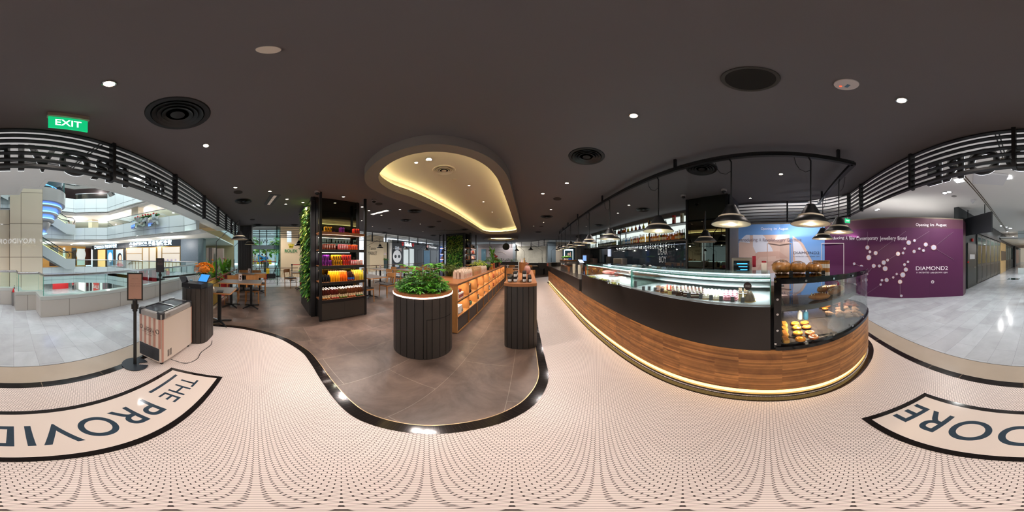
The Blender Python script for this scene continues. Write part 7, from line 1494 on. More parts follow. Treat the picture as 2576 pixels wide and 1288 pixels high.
# ================================================================ people seen far off
import bmesh
def skinned(name, verts, edges, rads, m, parent, root=0, sub=1):
    me = bpy.data.meshes.new(name); me.from_pydata(verts, edges, []); o = bpy.data.objects.new(name, me); COL.objects.link(o); o.parent = parent
    sk = o.modifiers.new('skin', 'SKIN'); sk.use_smooth_shade = True
    if not me.skin_vertices: 
        bm = bmesh.new(); bm.from_mesh(me); bm.verts.layers.skin.verify(); bm.to_mesh(me); bm.free()
    for i, r in enumerate(rads): me.skin_vertices[0].data[i].radius = r if isinstance(r, tuple) else (r, r)
    me.skin_vertices[0].data[root].use_root = True
    s = o.modifiers.new('sub', 'SUBSURF'); s.levels = sub; s.render_levels = sub; me.materials.append(m); return o
def person(x, y, z, rz, label, top, legs, skin='#C79A7E', hair='#1D1714', hat=None):
    t = thing('person', label, 'person', (x, y, z), rz); SKN = mat('skin'+skin, skin, .6)
    V = [(0, 0, .95), (0, 0, 1.12), (0, 0, 1.32), (0, 0, 1.45), (0, .01, 1.54), (0, .02, 1.66), (-.17, 0, 1.38), (-.24, .03, 1.12), (-.22, .16, .93), (.17, 0, 1.38), (.24, .02, 1.12), (.23, .10, .92), (-.09, 0, .9), (-.10, .03, .50), (-.10, -.01, .08), (-.10, .13, .03), (.09, 0, .9), (.11, -.03, .50), (.11, -.10, .08), (.11, .03, .03)]
    Eg = [(0, 1), (1, 2), (2, 3), (3, 4), (4, 5), (3, 6), (6, 7), (7, 8), (3, 9), (9, 10), (10, 11), (0, 12), (12, 13), (13, 14), (14, 15), (0, 16), (16, 17), (17, 18), (18, 19)]
    R = [(.14, .10), (.13, .09), (.16, .10), (.07, .06), .05, (.085, .10), .055, .042, .03, .055, .042, .03, .085, .06, .042, .035, .085, .06, .042, .035]
    skinned('body', V, Eg, R, SKN, t)
    skinned('shirt', V[:4]+V[6:8]+V[9:11], [(0, 1), (1, 2), (2, 3), (3, 4), (4, 5), (3, 6), (6, 7)], [(.155, .115), (.15, .11), (.175, .12), (.10, .085), .07, .058, .07, .058], mat('shirt'+top, top, .7), t)
    skinned('trousers', [V[0], V[12], V[13], V[14], V[16], V[17], V[18]], [(0, 1), (1, 2), (2, 3), (0, 4), (4, 5), (5, 6)], [(.15, .11), .10, .075, .058, .10, .075, .058], mat('legs'+legs, legs, .7), t)
    b = B(); b.sph(0, -.005, 1.69, .105, 12, 8, .95, 1.05, .95); b.out('hair', mat('hair'+hair, hair, .8), t)
    b = B(); b.sph(0, .115, 1.635, .016, 6, 4); b.sph(-.035, .105, 1.665, .010, 6, 4); b.sph(.035, .105, 1.665, .010, 6, 4); b.out('face_features', SKN, t)
    if hat: b = B(); b.cyl(0, 0, 1.74, .10, .16, 14); b.out('hat', mat('hat'+hat, hat, .8), t)
    return t
person(-6.25, -13.95, 3.12, rad(0), 'person in a pale shirt leaning at the balcony one level up', '#BFC6CE', '#3A3A40')
person(-13.2, -27.5, -5, rad(20), 'person in a red shirt on the lower level, seen through the parapet glass', '#A32A3A', '#2A2A34'); person(-12.0, -33, -5, rad(20), 'person in red standing farther off on the lower level', '#B2202A', '#444A55')
person(-17.0, 1.05, 0, rad(-60), 'person in a blue shirt outside the glass doors, beside the stone pillar', '#2C62A8', '#222A3A'); person(-18.5, -.1, 0, rad(-90), 'person in a white top outside the glass doors, by the column', '#D9D9D6', '#C9C4BC'); person(-19.5, .75, 0, rad(-90), 'person in dark clothes outside, in the middle of the doors', '#3A4350', '#2A2F38')
person(5.9, 8.6, 0, rad(100), 'chef in white with a white hat behind the bar', '#E6E6E2', '#E0E0DC', hat='#F0F0EE')

# ================================================================ street side
WX = -12.4; wy = lambda px: RX(px, WX)
t = thing('door_1', 'glass entrance doors to the street with a grey header', 'door', (WX, .6, 0), kind='structure')
y0, y1 = wy(628), wy(704)
b = B(); b.bbox(WX, WX+.02, y0, y1, .05, 2.1); b.bbox(WX, WX+.02, y0, y1, 2.3, 3.5); wp(b.out('glass', GLASSG), t)
b = B(); b.bbox(WX-.05, WX+.08, y0, y1, 2.02, 2.32); [b.bbox(WX-.03, WX+.05, yy-.03, yy+.03, 0, 3.5) for yy in (y0, wy(653), wy(671), y1)]; wp(b.out('frame', mat('door_frame', '#6A7880', .4, metal=.4)), t)
wp(text('WISMA', 1.5, (WX+.05, wy(650), 2.62), (0, 1, 0), (1, 0, 0), mat('wisma', '#3A444A', .5), 'lettering', depth=.01, mirror=True, height=.30), t)
b = B(); yc = wy(659)-.0; 
for a_, c_ in (((-.28, 1.55), (.28, 1.30)), ((.28, 1.30), (-.28, 1.05)), ((-.28, 1.05), (-.28, 1.55))): b.bar((WX+.04, yc+a_[0], a_[1]+.02), (WX+.04, yc+c_[0], c_[1]+.02), .02, .09)
wp(b.out('blue_arrow', mat('arrow_blue', '#1E86C4', .4)), t)
b = B(); b.box(WX+.6, wy(700)+.1, 0, .9, .8, 3.56); struct(b, 'column_glass', glassmat('col_glass', (.7, .86, .82, 1), mixf=.85), 'pale glassy column between the doors and the stone pillar', 'column')
RXX = -11.2; b = B(); b.bbox(RXX-.6, RXX, RX(706, RXX), RX(762, RXX), 0, 3.56); struct(b, 'column_stone', mat('stone_cream', '#D3BC99', .35, noise=.05, nscale=1), 'cream stone pillar carrying a green lettered name', 'column')
t = thing('wall_sign', 'green ROLEX lettering with a gold crown on the cream pillar', 'sign', (RXX, RX(731, RXX), 1.9)); GR = mat('rolex_green', '#0F6B3F', .35)
wp(text('ROLEX', RX(748, RXX)-RX(716, RXX), (RXX+.02, RX(732, RXX), 1.86), (0, 1, 0), (1, 0, 0), GR, 'lettering', depth=.03, bold=.02), t)
b = B(); yc = RX(732, RXX); [b.bar((RXX+.02, yc+j*.5, 2.12), (RXX+.02, yc+j, 2.34-.25*abs(j)), .02, .05) for j in (-.18, -.09, 0, .09, .18)]; [b.disc((RXX+.01, yc+j, 2.36-.25*abs(j)), (1, 0, 0), .03, .02, 8) for j in (-.18, -.09, 0, .09, .18)]; b.bbox(RXX+.005, RXX+.03, yc-.13, yc+.13, 2.07, 2.17); wp(b.out('crown', mat('crown_gold', '#C9B42A', .35)), t)
t = pan('hanging_banner', 'pale hanging banner in front of the cream pillar', 'banner', -10.0, RX(722, -10.0), RX(733, -10.0), 2.36, 3.05, mat('banner', '#C9DDE6', .5, emit=.3)); 
b = B(); b.rbox(-23.5, .0, .35, 1.8, 4.4, .62, .25); b.rbox(-23.5, .2, .95, 1.5, 2.5, .5, .3); tx_ = thing('taxi', 'yellow taxi on the street outside the doors', 'car', (-23.5, 0, 0)); wp(b.out('body', mat('taxi_yellow', '#E8C51E', .35)), tx_)
for i, yy in enumerate((-1.4, 1.5)): b = B(); b.disc((-22.7, yy, .34), (1, 0, 0), .34, .12, 18); wp(b.out('wheel', BM), tx_)
for i, (x, y, R_) in enumerate(((-25, 3.6, 1.9), (-27, -.6, 2.0), (-24, 7.6, 1.8))):
    t = bush('street_tree', 'leafy street tree outside, %s' % ['behind the doors on the right', 'behind the fluted column', 'hidden mostly by the cream pillar'][i], 'tree', (x, y, 0), R_, 3.2, 420, [LEAF1, LEAF4], .7, .25, seed=40+i, stems=False, zc=1.6); b = B(); b.tube([(0, 0, 0), (.1, 0, 1.5), (0, 0, 3)], [.18, .14, .1], 8); b.out('trunk', mat('bark', '#6B5A48', .9), t)
b = B(); b.bar((-16, -1.0, .95), (-16, 2.0, .95), .02, .06); tag(b.out('red_barrier', mat('barrier_red', '#D03030', .5)), 'red barrier tape outside the doors', 'barrier')
b = B(); b.lathe([(.22, 0), (.22, .8), (.24, .82), (.2, .95)], -15.2, .95, 0, 16); tag(b.out('street_bin', mat('bin_grey', '#4A5450', .5)), 'grey litter bin outside the doors', 'bin')
b = B(); b.bbox(-34, -33.5, -14, 20, 0, 9); struct(b, 'wall_street', mat('street_facade', '#A9B3B8', .6, noise=.3, nscale=.25), 'pale facade across the street', 'wall')
t = thing('cleaning_trolley', 'cleaning machine with a red bucket and a yellow sign inside the doors', 'trolley', (-10.3, .95, 0)); b = B(); b.box(0, 0, .08, .4, .55, .3); b.out('machine', BM, t); b = B(); b.cyl(.05, -.35, .05, .14, .3, 14); b.out('bucket', mat('bucket_red', '#C03A2A', .4), t); b = B(); b.bar((0, .1, .3), (.1, .55, 1.25), .04); b.out('handle', BM, t); b = B(); b.prism([(-.1, -.3), (.1, -.3), (.0, -.1)], .35, .75); b.out('wet_floor_sign', mat('sign_yellow', '#E3C221', .5), t)
t = thing('street_stanchion', 'black post with red tape before the cream pillar', 'stanchion', (-9.6, 2.15, 0)); b = B(); b.cyl(0, 0, 0, .16, .02, 20); b.cyl(0, 0, .02, .025, .93, 10); b.cyl(0, 0, .93, .045, .09, 12); b.out('post', BM, t); b = B(); b.bar((0, 0, .97), (.0, 1.3, .97), .01, .05); b.out('tape', mat('tape_red', '#D01F2A', .5), t)
# fins left of the fluted column
t = thing('fin_panels', 'beige upright wall panels with black slots right of the granite pillar', 'panels', (-10.5, -3.0, 0)); b = B(); b.box(-10.8, -3.05, 0, .6, .5, 2.05); b.box(-10.65, -2.35, 0, .4, .4, 2.0); wp(b.out('beige_panels', mat('fin_beige', '#9A8A7E', .5)), t); b = B(); [b.box(-10.49, -3.1+.13*k, .0, .02, .05, 2.06) for k in (0, 1)]; wp(b.out('black_slots', BM), t)
b = B(); b.bbox(-12.5, -12.4, -4.6, -.3, 0, 3.5); struct(b, 'window_1', GLASSG, 'tall glass wall beside the street doors', 'window')
# ---- west shopfronts
def wseg(name, label, cat, pa, pb, z0, z1, m, x=WX, th=.06, par=None, kind=None):
    b = B(); b.bbox(x, x+th, RX(pa, x), RX(pb, x), z0, z1)
    return wp(b.out(name, m), par) if par else tag(b.out(name, m), label, cat, None, kind)
CRM = mat('stone_cream2', '#C9B596', .4, noise=.05)
t = thing('column_market', 'cream stone pillar with dark lettering right of the drinks column', 'column', (WX, 11, 0), kind='structure'); wseg('facing', '', '', 922, 957, 0, 3.5, CRM, par=t, th=.5)
xf = WX+.5; wp(text('Tannin\nMARKET', abs(RX(948, xf)-RX(925, xf)), (xf+.01, RX(937, xf), 2.0), (0, 1, 0), (1, 0, 0), mat('letter_dark', '#3A3430', .5), 'lettering', depth=.02, height=.8), t)
wseg('wall_pier', 'white pier right of the lettered pillar', 'pier', 975, 981, 0, 3.3, CW, th=.3)
t = thing('shop_kitchen', 'glass fronted kitchen window with a green plant and a red notice', 'shop window', (WX, 12.6, 0)); wseg('pane', '', '', 957, 975, .0, 3.0, mat('kitchen_glow', '#A99A80', .4, emit=.25, noise=.3, nscale=1), par=t); wseg('counter_front', '', '', 958, 973, 0, 1.05, mat('teal_counter', '#4A5C5C', .4), par=t, th=.1); wseg('notice', '', '', 960, 970, 1.62, 1.84, INKW, par=t, th=.12); wseg('frame', '', '', 956.5, 957.5, 0, 3.0, BM, par=t, th=.12); wseg('frame', '', '', 972.5, 974, 0, 3.0, BM, par=t, th=.12)
wp(text('24 HOURS', .7, (WX+.13, (RX(960, WX)+RX(970, WX))/2, 1.73), (0, 1, 0), (1, 0, 0), mat('notice_red', '#B8323A', .5), 'lettering', depth=.01), t); bush('window_plant', 'green plant on the teal counter of the kitchen window', 'plant', (WX+.35, RX(957, WX)+.3, 1.06), .35, .3, 60, [LEAF2], .2, .05, seed=50, stems=False)
t = thing('wall_tudor', 'dark grey watch shopfront with red shields and a giant watch picture', 'shopfront', (WX, 16, 0), kind='structure'); TG = mat('tudor_grey', '#4B4A4E', .4); wseg('facing', '', '', 981, 1062, 0, 3.35, TG, par=t)
wp(text('TUDOR', abs(RX(1034, WX)-RX(1016, WX)), (WX+.10, RX(1025, WX), 2.96), (0, 1, 0), (1, 0, 0), mat('tudor_glow', '#FFFFFF', .5, emit=6, ecol='#E6F6FF'), 'lettering', depth=.03, bold=.04, height=.45), t)
for px in (1011.5, 1037.5):
    yc = RX(px, WX); b = B(); n = len(b.v); sh = [(-.2, .22), (.2, .22), (.2, 0), (0, -.26), (-.2, 0)]; b.v += [(WX+.1, yc+a, 2.95+c) for a, c in sh]+[(WX+.14, yc+a, 2.95+c) for a, c in sh]; b.face([n+i for i in range(5)][::-1]); b.face([n+5+i for i in range(5)]); wp(b.out('red_shield', mat('shield_red', '#C0262A', .4, emit=.4), smooth=0), t)
yw = RX(997.5, WX); SV = mat('watch_silver', '#C9CCD2', .3, metal=.4, emit=.15)
b = B(); b.disc((WX+.07, yw, 1.45), (1, 0, 0), .92, .03, 30, .92); wp(b.out('watch_bezel', mat('watch_dark', '#26272B', .3)), t); b = B(); b.disc((WX+.10, yw, 1.45), (1, 0, 0), .74, .02, 30, .74); wp(b.out('watch_dial', mat('watch_dial', '#D9DADC', .4, emit=.3)), t)
b = B(); b.disc((WX+.12, yw-.32, 1.45), (1, 0, 0), .19, .02, 16); b.disc((WX+.12, yw+.32, 1.45), (1, 0, 0), .19, .02, 16); wp(b.out('sub_dials', MATS['watch_dark']), t); b = B(); [b.box(WX+.09, yw, 2.25+.2*k, .03, .75-.05*k, .16) for k in range(2)]; [b.box(WX+.09, yw, .2+.17*k, .03, .65, .14) for k in range(2)]; wp(b.out('watch_bracelet', SV), t)
wseg('notice_panel', '', '', 1000, 1009, 2.05, 2.45, mat('tudor_notice', '#B9A3A0', .5, emit=.1), par=t, th=.09)
for pa, pb in ((1014, 1026), (1029, 1040)): wseg('lit_window', '', '', pa, pb, .15, 2.45, mat('cool_glow', '#D5DEDE', .4, emit=.6), par=t, th=.09)
wseg('dark_doorway', '', '', 1043, 1060, 0, 2.5, mat('brown_void', '#2A2420', .4), par=t, th=.09)
t = thing('wall_tag', 'grey watch shopfront with white lettering and a blue picture', 'shopfront', (WX, 24, 0), kind='structure'); wseg('facing', '', '', 1062, 1103, 0, 3.4, mat('tag_grey', '#3A3D40', .35), par=t); wseg('fascia', '', '', 1071, 1100, 2.55, 3.3, mat('tag_fascia', '#3E3A36', .4), par=t, th=.12)
wp(text('TAGHeuer', abs(RX(1097, WX)-RX(1077, WX)), (WX+.14, RX(1087, WX), 2.95), (0, 1, 0), (1, 0, 0), mat('tag_white', '#F2F2F2', .5, emit=1.2), 'lettering', depth=.02, height=.42), t)
yc = RX(1073.5, WX); b = B(); b.disc((WX+.13, yc, 2.98), (1, 0, 0), .25, .03, 6); wp(b.out('shield_mark', mat('tag_shield', '#D9A29A', .4, emit=.5)), t)
wseg('blue_picture', '', '', 1065, 1080, .3, 2.4, mat('tag_blue', '#3C6E8C', .4, emit=.3, noise=.6, nscale=.8), par=t, th=.09); wseg('glass_door', '', '', 1082, 1100, .1, 2.4, DG, par=t, th=.09)
wseg('light_poster', 'tall lit blue and violet poster at the end of the west shopfronts', 'poster', 1104, 1115, .4, 3.2, mat('poster_violet', '#2B5FB0', .4, emit=.8, noise=.7, nscale=.6), th=.1); wseg('wall_pier', 'pale piers around the lit violet poster', 'pier', 1103, 1118, 0, 3.5, mat('pier_white', '#B9C0C4', .4), th=.05)
b = B(); b.bbox(-12.7, -12.5, 24, 34, 0, 3.5); struct(b, 'wall_northwest', PANEL, 'pale wall beyond the west shopfronts', 'wall')
# ---- far (north) side
NY = 20.0
def nx(px, y=NY): return y*math.tan((px/2576-.5)*2*PI)
def nseg(name, label, cat, pa, pb, z0, z1, m, y=NY, th=.1, par=None, kind=None):
    b = B(); b.bbox(nx(pa, y), nx(pb, y), y, y+th, z0, z1); return wp(b.out(name, m), par) if par else tag(b.out(name, m), label, cat, None, kind)
nseg('wall_north', 'plain mauve grey wall at the far end with a faint arc of letters', 'wall', 1160, 1292, 0, 2.98, mat('wall_mauve', '#7C7474', .4), kind='structure')
nseg('wall_north_stone', 'pale striated stone wall at the far end', 'wall', 1296, 1379, 0, 2.72, brickmat('striated', '#B9B3A4', '#A8A293', '#8F8A7E', 1, 2.4, .55, .006, rough=.3, noise=.12, nsc=2), kind='structure')
bpy.data.objects['wall_north_stone'].data.materials[0].node_tree.nodes  # striated stone
nseg('column_grey', 'grey pier between the mauve wall and the stone wall', 'column', 1290, 1297, 0, 3.0, mat('pier_grey', '#6A7074', .4), y=19.7, th=.5, kind='structure'); nseg('column_grey_2', 'blue grey stone pier right of the stone wall', 'column', 1378, 1398, 0, 3.15, mat('pier_slate', '#5A656C', .4, noise=.1, nscale=2), y=18.6, th=.6, kind='structure')
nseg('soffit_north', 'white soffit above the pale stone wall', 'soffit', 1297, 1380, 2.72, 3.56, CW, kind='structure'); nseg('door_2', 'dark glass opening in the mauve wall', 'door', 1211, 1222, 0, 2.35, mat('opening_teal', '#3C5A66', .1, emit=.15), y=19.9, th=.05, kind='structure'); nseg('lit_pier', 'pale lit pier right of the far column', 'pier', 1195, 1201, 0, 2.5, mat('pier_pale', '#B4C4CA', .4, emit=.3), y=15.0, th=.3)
b = B(); c_ = nx(1258)
t = thing('arc_lettering', 'faint arc of metal letters on the mauve wall', 'lettering', (c_, 19.98, 1.9)); Lr = 'ORCHARD GATE'
for i in range(13): a = rad(150-120*i/12); b.box(c_+.75*cos(a), 19.97, 1.45+.55*sin(a), .05, .02, .07)
wp(b.out('letters', mat('letter_bronze', '#A8998C', .4, emit=.1)), t)
b = B(); b.bbox(nx(1398, 18.6), nx(1460, 18.6), 18.6, 18.8, 0, 3.2); struct(b, 'wall_north_east', mat('wall_beige_ne', '#A89C8C', .5), 'beige wall beyond the end of the bar', 'wall')
t = thing('light_poster', 'lit poster of a reclining figure in a blue dress beyond the bar', 'poster', (nx(1430, 18.4), 18.4, 0)); b = B(); b.bbox(nx(1416, 18.4), nx(1446, 18.4), 18.45, 18.55, 0, 2.6); wp(b.out('frame_panel', mat('navy_frame', '#16323F', .4)), t); b = B(); b.bbox(nx(1419, 18.4), nx(1442, 18.4), 18.40, 18.45, .25, 2.35); wp(b.out('white_border', mat('lit_border', '#DDEBF2', .4, emit=1.2)), t)
b = B(); b.bbox(nx(1421, 18.4), nx(1440, 18.4), 18.37, 18.40, .45, 2.15); wp(b.out('picture', mat('pic_teal', '#2A4A4E', .4, emit=.3, noise=.6, nscale=3)), t)
for nm, dx, z, rx_, rz_, c in (('dress', .0, 1.0, .28, .42, '#1D4FC0'), ('head', -.05, 1.72, .14, .17, '#E0B8A4'), ('arm', .18, 1.62, .08, .38, '#E0B8A4'), ('shoulder', -.28, 1.25, .30, .10, '#E0B8A4'), ('skirt', .2, .62, .4, .2, '#2A5FD0')): b = B(); b.disc((nx(1431, 18.4)+dx, 18.365, z), (0, -1, 0), rx_, .004, 18, rz_); wp(b.out(nm, mat('fig_'+nm, c, .5, emit=.35)), t)
colbox('column_fluted_2', 5.0, 10.35, .95, .9, CZ-.002, 'tall fluted dark block at the far end of the bar')

# ================================================================ the bar
bx_ = lambda y: 4.08+.0875*(y-2.27)
t = thing('wall_bar', 'lit back wall of the bar with shelves in front', 'wall', (4.7, 5.5, 0), kind='structure'); LITB = mat('bar_backlight', '#C9D2D0', .5, emit=1.15, ecol='#DCE8E4')
b = B(); b.sweep([(bx_(9.9)+.42, 9.9), (bx_(1.95)+.42, 1.95)], 2.0, CZ-.16, .05); wp(b.out('back_lit_panel', LITB), t); b = B(); b.sweep([(bx_(9.9)+.36, 9.9), (bx_(1.95)+.36, 1.95)], CZ-.15, CZ-.001, .1); wp(b.out('pelmet', mat('pelmet', '#6B6D6A', .6)), t)
b = B(); b.sweep([(bx_(9.9)+.42, 9.9), (bx_(1.95)+.42, 1.95)], 1.1, 2.0, .04); wp(b.out('glass_backsplash', mat('smoke_mirror', '#39424A', .05, metal=.7)), t); b = B(); b.sweep([(bx_(9.9)+.38, 9.9), (bx_(1.95)+.38, 1.95)], 0, 1.1, .1); wp(b.out('lower_wall', BM), t)
sh_ = thing('bar_shelves', 'long two tier black bottle shelf hung over the bar', 'shelf', (4.2, 5.5, 1.95)); lo = [(bx_(9.9), 9.9), (bx_(1.97), 1.97)]
b = B(); b.sweep(lo, 1.955, 2.0, .36, out=1); wp(b.out('lower_shelf', BM), sh_); b = B(); b.sweep([(x-.01, y) for x, y in lo], 1.945, 1.955, .34, out=1); wp(b.out('steel_underside', DSTEEL), sh_)
up = [(bx_(8.2), 8.2), (bx_(1.97), 1.97)]; b = B(); b.sweep(up, 2.475, 2.50, .30, out=1); wp(b.out('upper_shelf', BM), sh_)
for yy in (8.1, 5.6, 3.75, 2.05):
    b = B(); x = bx_(yy)
    for dx in (0.01, .33): b.bar((x+dx, yy, 2.0), (x+dx, yy, 2.74), .035)
    b.bar((x, yy, 2.74), (x+.35, yy, 2.74), .035); wp(b.out('frame_upright', BM), sh_)
def spirit(kind, col, lab, cap, h=.28, r=.037):
    t = thing('spirit_bottle' if kind != 'box' else 'gift_carton', '', 'bottle' if kind != 'box' else 'carton')
    if kind == 'box': b = B(); b.box(0, 0, 0, .085, .085, h); b.out('carton_body', mat('sp'+col, col, .5), t); b = B(); b.bbox(-.044, -.043, -.03, .03, h*.5, h*.8); b.out('label', mat('sp'+lab, lab, .5), t); return t
    pr_ = {'wine': [(r*.9, 0), (r, .01), (r, h*.58), (r*.4, h*.72), (r*.36, h*.98)], 'whisky': [(r, 0), (r*1.05, .01), (r*1.05, h*.6), (r*.42, h*.72), (r*.36, h*.9)], 'squat': [(r*1.3, 0), (r*1.4, .02), (r*1.3, h*.42), (r*.5, h*.6), (r*.4, h*.75)], 'gin': [(r*.95, 0), (r, .01), (r*.95, h*.55), (r*.45, h*.7), (r*.45, h*.88)]}[kind]
    b = B(); b.lathe(pr_, seg=12); b.out('glass_body', mat('sp'+col, col, .1, trans=.25 if kind in ('gin',) else 0), t); b = B(); b.cyl(0, 0, pr_[-1][1], r*.42, h*.08, 8); b.out('stopper', mat('sp'+cap, cap, .4), t)
    b = B(); b.sweep(circ(0, 0, r*1.06, 6, 130, 230), h*.15, h*.42, .0005, out=-1); b.out('label', mat('sp'+lab, lab, .6), t); return t
SP = {'wine': spirit('wine', '#141A12', '#C9C4B0', '#1A1A1A', .31), 'wineg': spirit('wine', '#2C3A16', '#D5C98A', '#8A7A2A', .31), 'gin': spirit('gin', '#9FC0C6', '#5E8E84', '#3A3A3A'), 'ginb': spirit('gin', '#3E7FC0', '#DDE6EE', '#C9C9C9'), 'clear': spirit('gin', '#C9D2CE', '#E6E2D8', '#8A8A8A', .3), 'amber': spirit('whisky', '#C4761C', '#E3D0A0', '#2A1A12'), 'dark': spirit('whisky', '#8A3C12', '#E0C9A0', '#1D1512', .30), 'gold': spirit('whisky', '#D9A62A', '#EADDB0', '#4A3A1A', .32), 'red': spirit('squat', '#A33426', '#E6C9B0', '#2A1512'), 'orange': spirit('squat', '#C8641E', '#7A3A1A', '#1D1512'), 'rum': spirit('wine', '#5A1E10', '#C8A24A', '#A07A2A', .29), 'yellowg': spirit('squat', '#C9C22A', '#4A5A1A', '#8A8A2A'), 'blush': spirit('squat', '#D9A27A', '#E9D2C0', '#A06A4A'), 'purple': spirit('squat', '#5A2A8C', '#C9A03A', '#C9A03A'), 'cartr': spirit('box', '#B02A20', '#D9C28A', '', .30), 'cartw': spirit('box', '#D9D2B8', '#A89A6A', '', .32), 'cartg': spirit('box', '#C9A24A', '#7A5A1A', '', .30), 'jarb': spirit('gin', '#6A7A74', '#E3E0D6', '#1A1A1A', .2)}
fresh(); used = set()
def row(keys, pa, pb, z, lab, dx=.17):
    n = len(keys)
    for i, k in enumerate(keys):
        px = pa+(pb-pa)*i/max(1, n-1); lon = (px/2576-.5)*2*PI; sl = .0875; x0 = 4.08-.0875*2.27+dx; s = x0/(sin(lon)-sl*cos(lon)); x, y = s*sin(lon), s*cos(lon)
        o = SP[k] if k not in used else copy_tree(SP[k]); used.add(k); o.location = (x, y, z+.001); o['group'] = lab; nm = {'wine': 'black wine bottle', 'wineg': 'olive wine bottle', 'gin': 'pale green gin bottle', 'ginb': 'blue gin bottle', 'clear': 'clear spirit bottle', 'amber': 'amber whisky bottle', 'dark': 'brown whisky bottle', 'gold': 'golden spirit bottle', 'red': 'squat red bottle', 'orange': 'squat orange bottle', 'rum': 'dark rum bottle', 'yellowg': 'squat yellow green bottle', 'blush': 'squat blush bottle', 'purple': 'squat purple bottle', 'cartr': 'red bottle carton', 'cartw': 'cream bottle carton', 'cartg': 'yellow bottle carton', 'jarb': 'grey jar with a black lid'}[k]
        o['label'] = nm+' '+lab; o['group'] = nm+' '+lab
row(['wine']*11+['wineg']*3, 1506, 1549, 2.0, 'at the far left of the lower bar shelf'); row(['gin', 'gin', 'clear', 'gin', 'clear', 'clear', 'ginb', 'ginb', 'clear', 'ginb', 'clear', 'amber', 'clear'], 1556, 1592, 2.0, 'in the pale section of the lower bar shelf')
row(['rum', 'dark', 'rum', 'amber', 'dark', 'red', 'wineg', 'gold', 'amber', 'gold', 'gold'], 1595, 1620, 2.0, 'left of the tall frame on the lower bar shelf'); row(['gold', 'gold', 'amber', 'dark', 'amber', 'amber', 'amber', 'dark', 'gold', 'wineg', 'dark', 'dark', 'amber', 'red', 'orange', 'dark', 'orange', 'orange', 'amber', 'amber', 'gold', 'dark', 'rum', 'wineg'], 1627, 1721, 2.0, 'in the amber section of the lower bar shelf')
row(['wine']*12, 1511, 1548, 2.5, 'at the far left of the upper bar shelf'); row(['red', 'red', 'wine', 'orange', 'orange'], 1556, 1572, 2.5, 'left of the coloured squat bottles on the upper shelf'); row(['yellowg', 'blush', 'orange', 'purple', 'yellowg'], 1580, 1619, 2.5, 'in the spaced row on the upper bar shelf'); row(['cartg', 'dark', 'jarb', 'cartr', 'cartw'], 1634, 1716, 2.5, 'at the near end of the upper bar shelf')
row(['clear', 'wineg', 'clear', 'gin', 'clear', 'wineg'], 1476, 1499, 2.0, 'near the fluted block on the lower bar shelf')
# hanging glasses
wg = thing('wine_glass', 'clear wine glass hanging upside down under the bar shelf', 'glass', (0, 0, 0), 0, 'hanging wine glasses'); GL2 = glassmat('stem_glass', (.97, .97, .97, 1), mixf=.55); b = B(); b.lathe([(.034, 0), (.034, -.004), (.005, -.012), (.004, -.075), (.02, -.09), (.036, -.12), (.034, -.165), (.028, -.185)][::-1], seg=14); b.out('glass_shape', GL2, wg); fresh(); k = 0
for r_ in range(4):
    for i in range(13): y = 5.9-.24*i-.05*r_; o = wg if k == 0 else copy_tree(wg); k += 1; o.location = (bx_(y)+.05+.08*r_, y, 1.942)
lamp('AREA', (4.25, 4.6, 1.93), 26, 'white', .03, sy=4.2, rot=(0, 0, rad(-5)))
# back counter and its equipment
b = B(); b.prism([(3.95, 1.98), (4.42, 1.98), (5.06, 9.7), (4.3, 9.7)], 0, 1.06); tag(b.out('back_counter', mat('back_counter', '#2E2C2B', .35)), 'dark back counter under the bar shelves', 'counter', None)
def unit(name, label, cat, px, x, z, sx, sy, sz, m, front=None, r=.01):
    y = RX(px, x); t = thing(name, label, cat, (x, y, z), TILT*0+rad(5)); b = B(); b.rbox(0, 0, 0, sx, sy, sz, r); b.out('housing', m, t)
    if front: b = B(); b.bbox(-sx/2-.006, -sx/2, -sy*.4, sy*.4, sz*front[0], sz*front[1]); b.out('front_panel', front[2], t)
    return t
SS = mat('satin_steel', '#9C958C', .3, metal=.9)
unit('speed_oven', 'steel speed oven with a blue screen behind the pastry case', 'oven', 1868, 3.0, 1.14, .50, .34, .33, SS, (.25, .85, mat('oven_screen', '#101418', .1, emit=.0)))
t = [o for o in bpy.data.objects if o.name == 'speed_oven'][0]; b = B(); [b.bbox(-.262, -.258, -.10, .02+.03*k, .12+.05*k, .135+.05*k) for k in range(3)]; b.out('screen_lines', mat('scr_cyan', '#3AA0E0', .3, emit=2), t)
unit('oven_cabinet', 'steel cabinet under the speed oven', 'cabinet', 1868, 3.0, .70, .52, .36, .43, SS, (.15, .85, DSTEEL)); unit('fridge_cabinet', 'steel under counter fridge seen through the pastry glass', 'fridge', 1925, 2.65, .10, .4, .55, .95, SS, (.3, .9, DSTEEL))
b = B(); [b.box(.02*k, .0, -.02*k, .03, .06, .16) for k in range(3)]; o = tag(b.out('red_cloth', mat('cloth_red', '#A3243C', .8), None, XY(1897, 2.9)+(1.34,)), 'red cloth hanging at the side of the speed oven', 'cloth')
unit('notice_stand', 'white notice with a red header behind the pastry case', 'notice', 1922, 2.45, 1.27, .012, .085, .16, mat('notice_card', '#E6E0E0', .5), (.82, .96, mat('notice_hdr', '#B02A3A', .5)))
unit('steel_bin', 'steel container left of the speed oven', 'container', 1833, 3.1, 1.06, .12, .13, .10, SS)
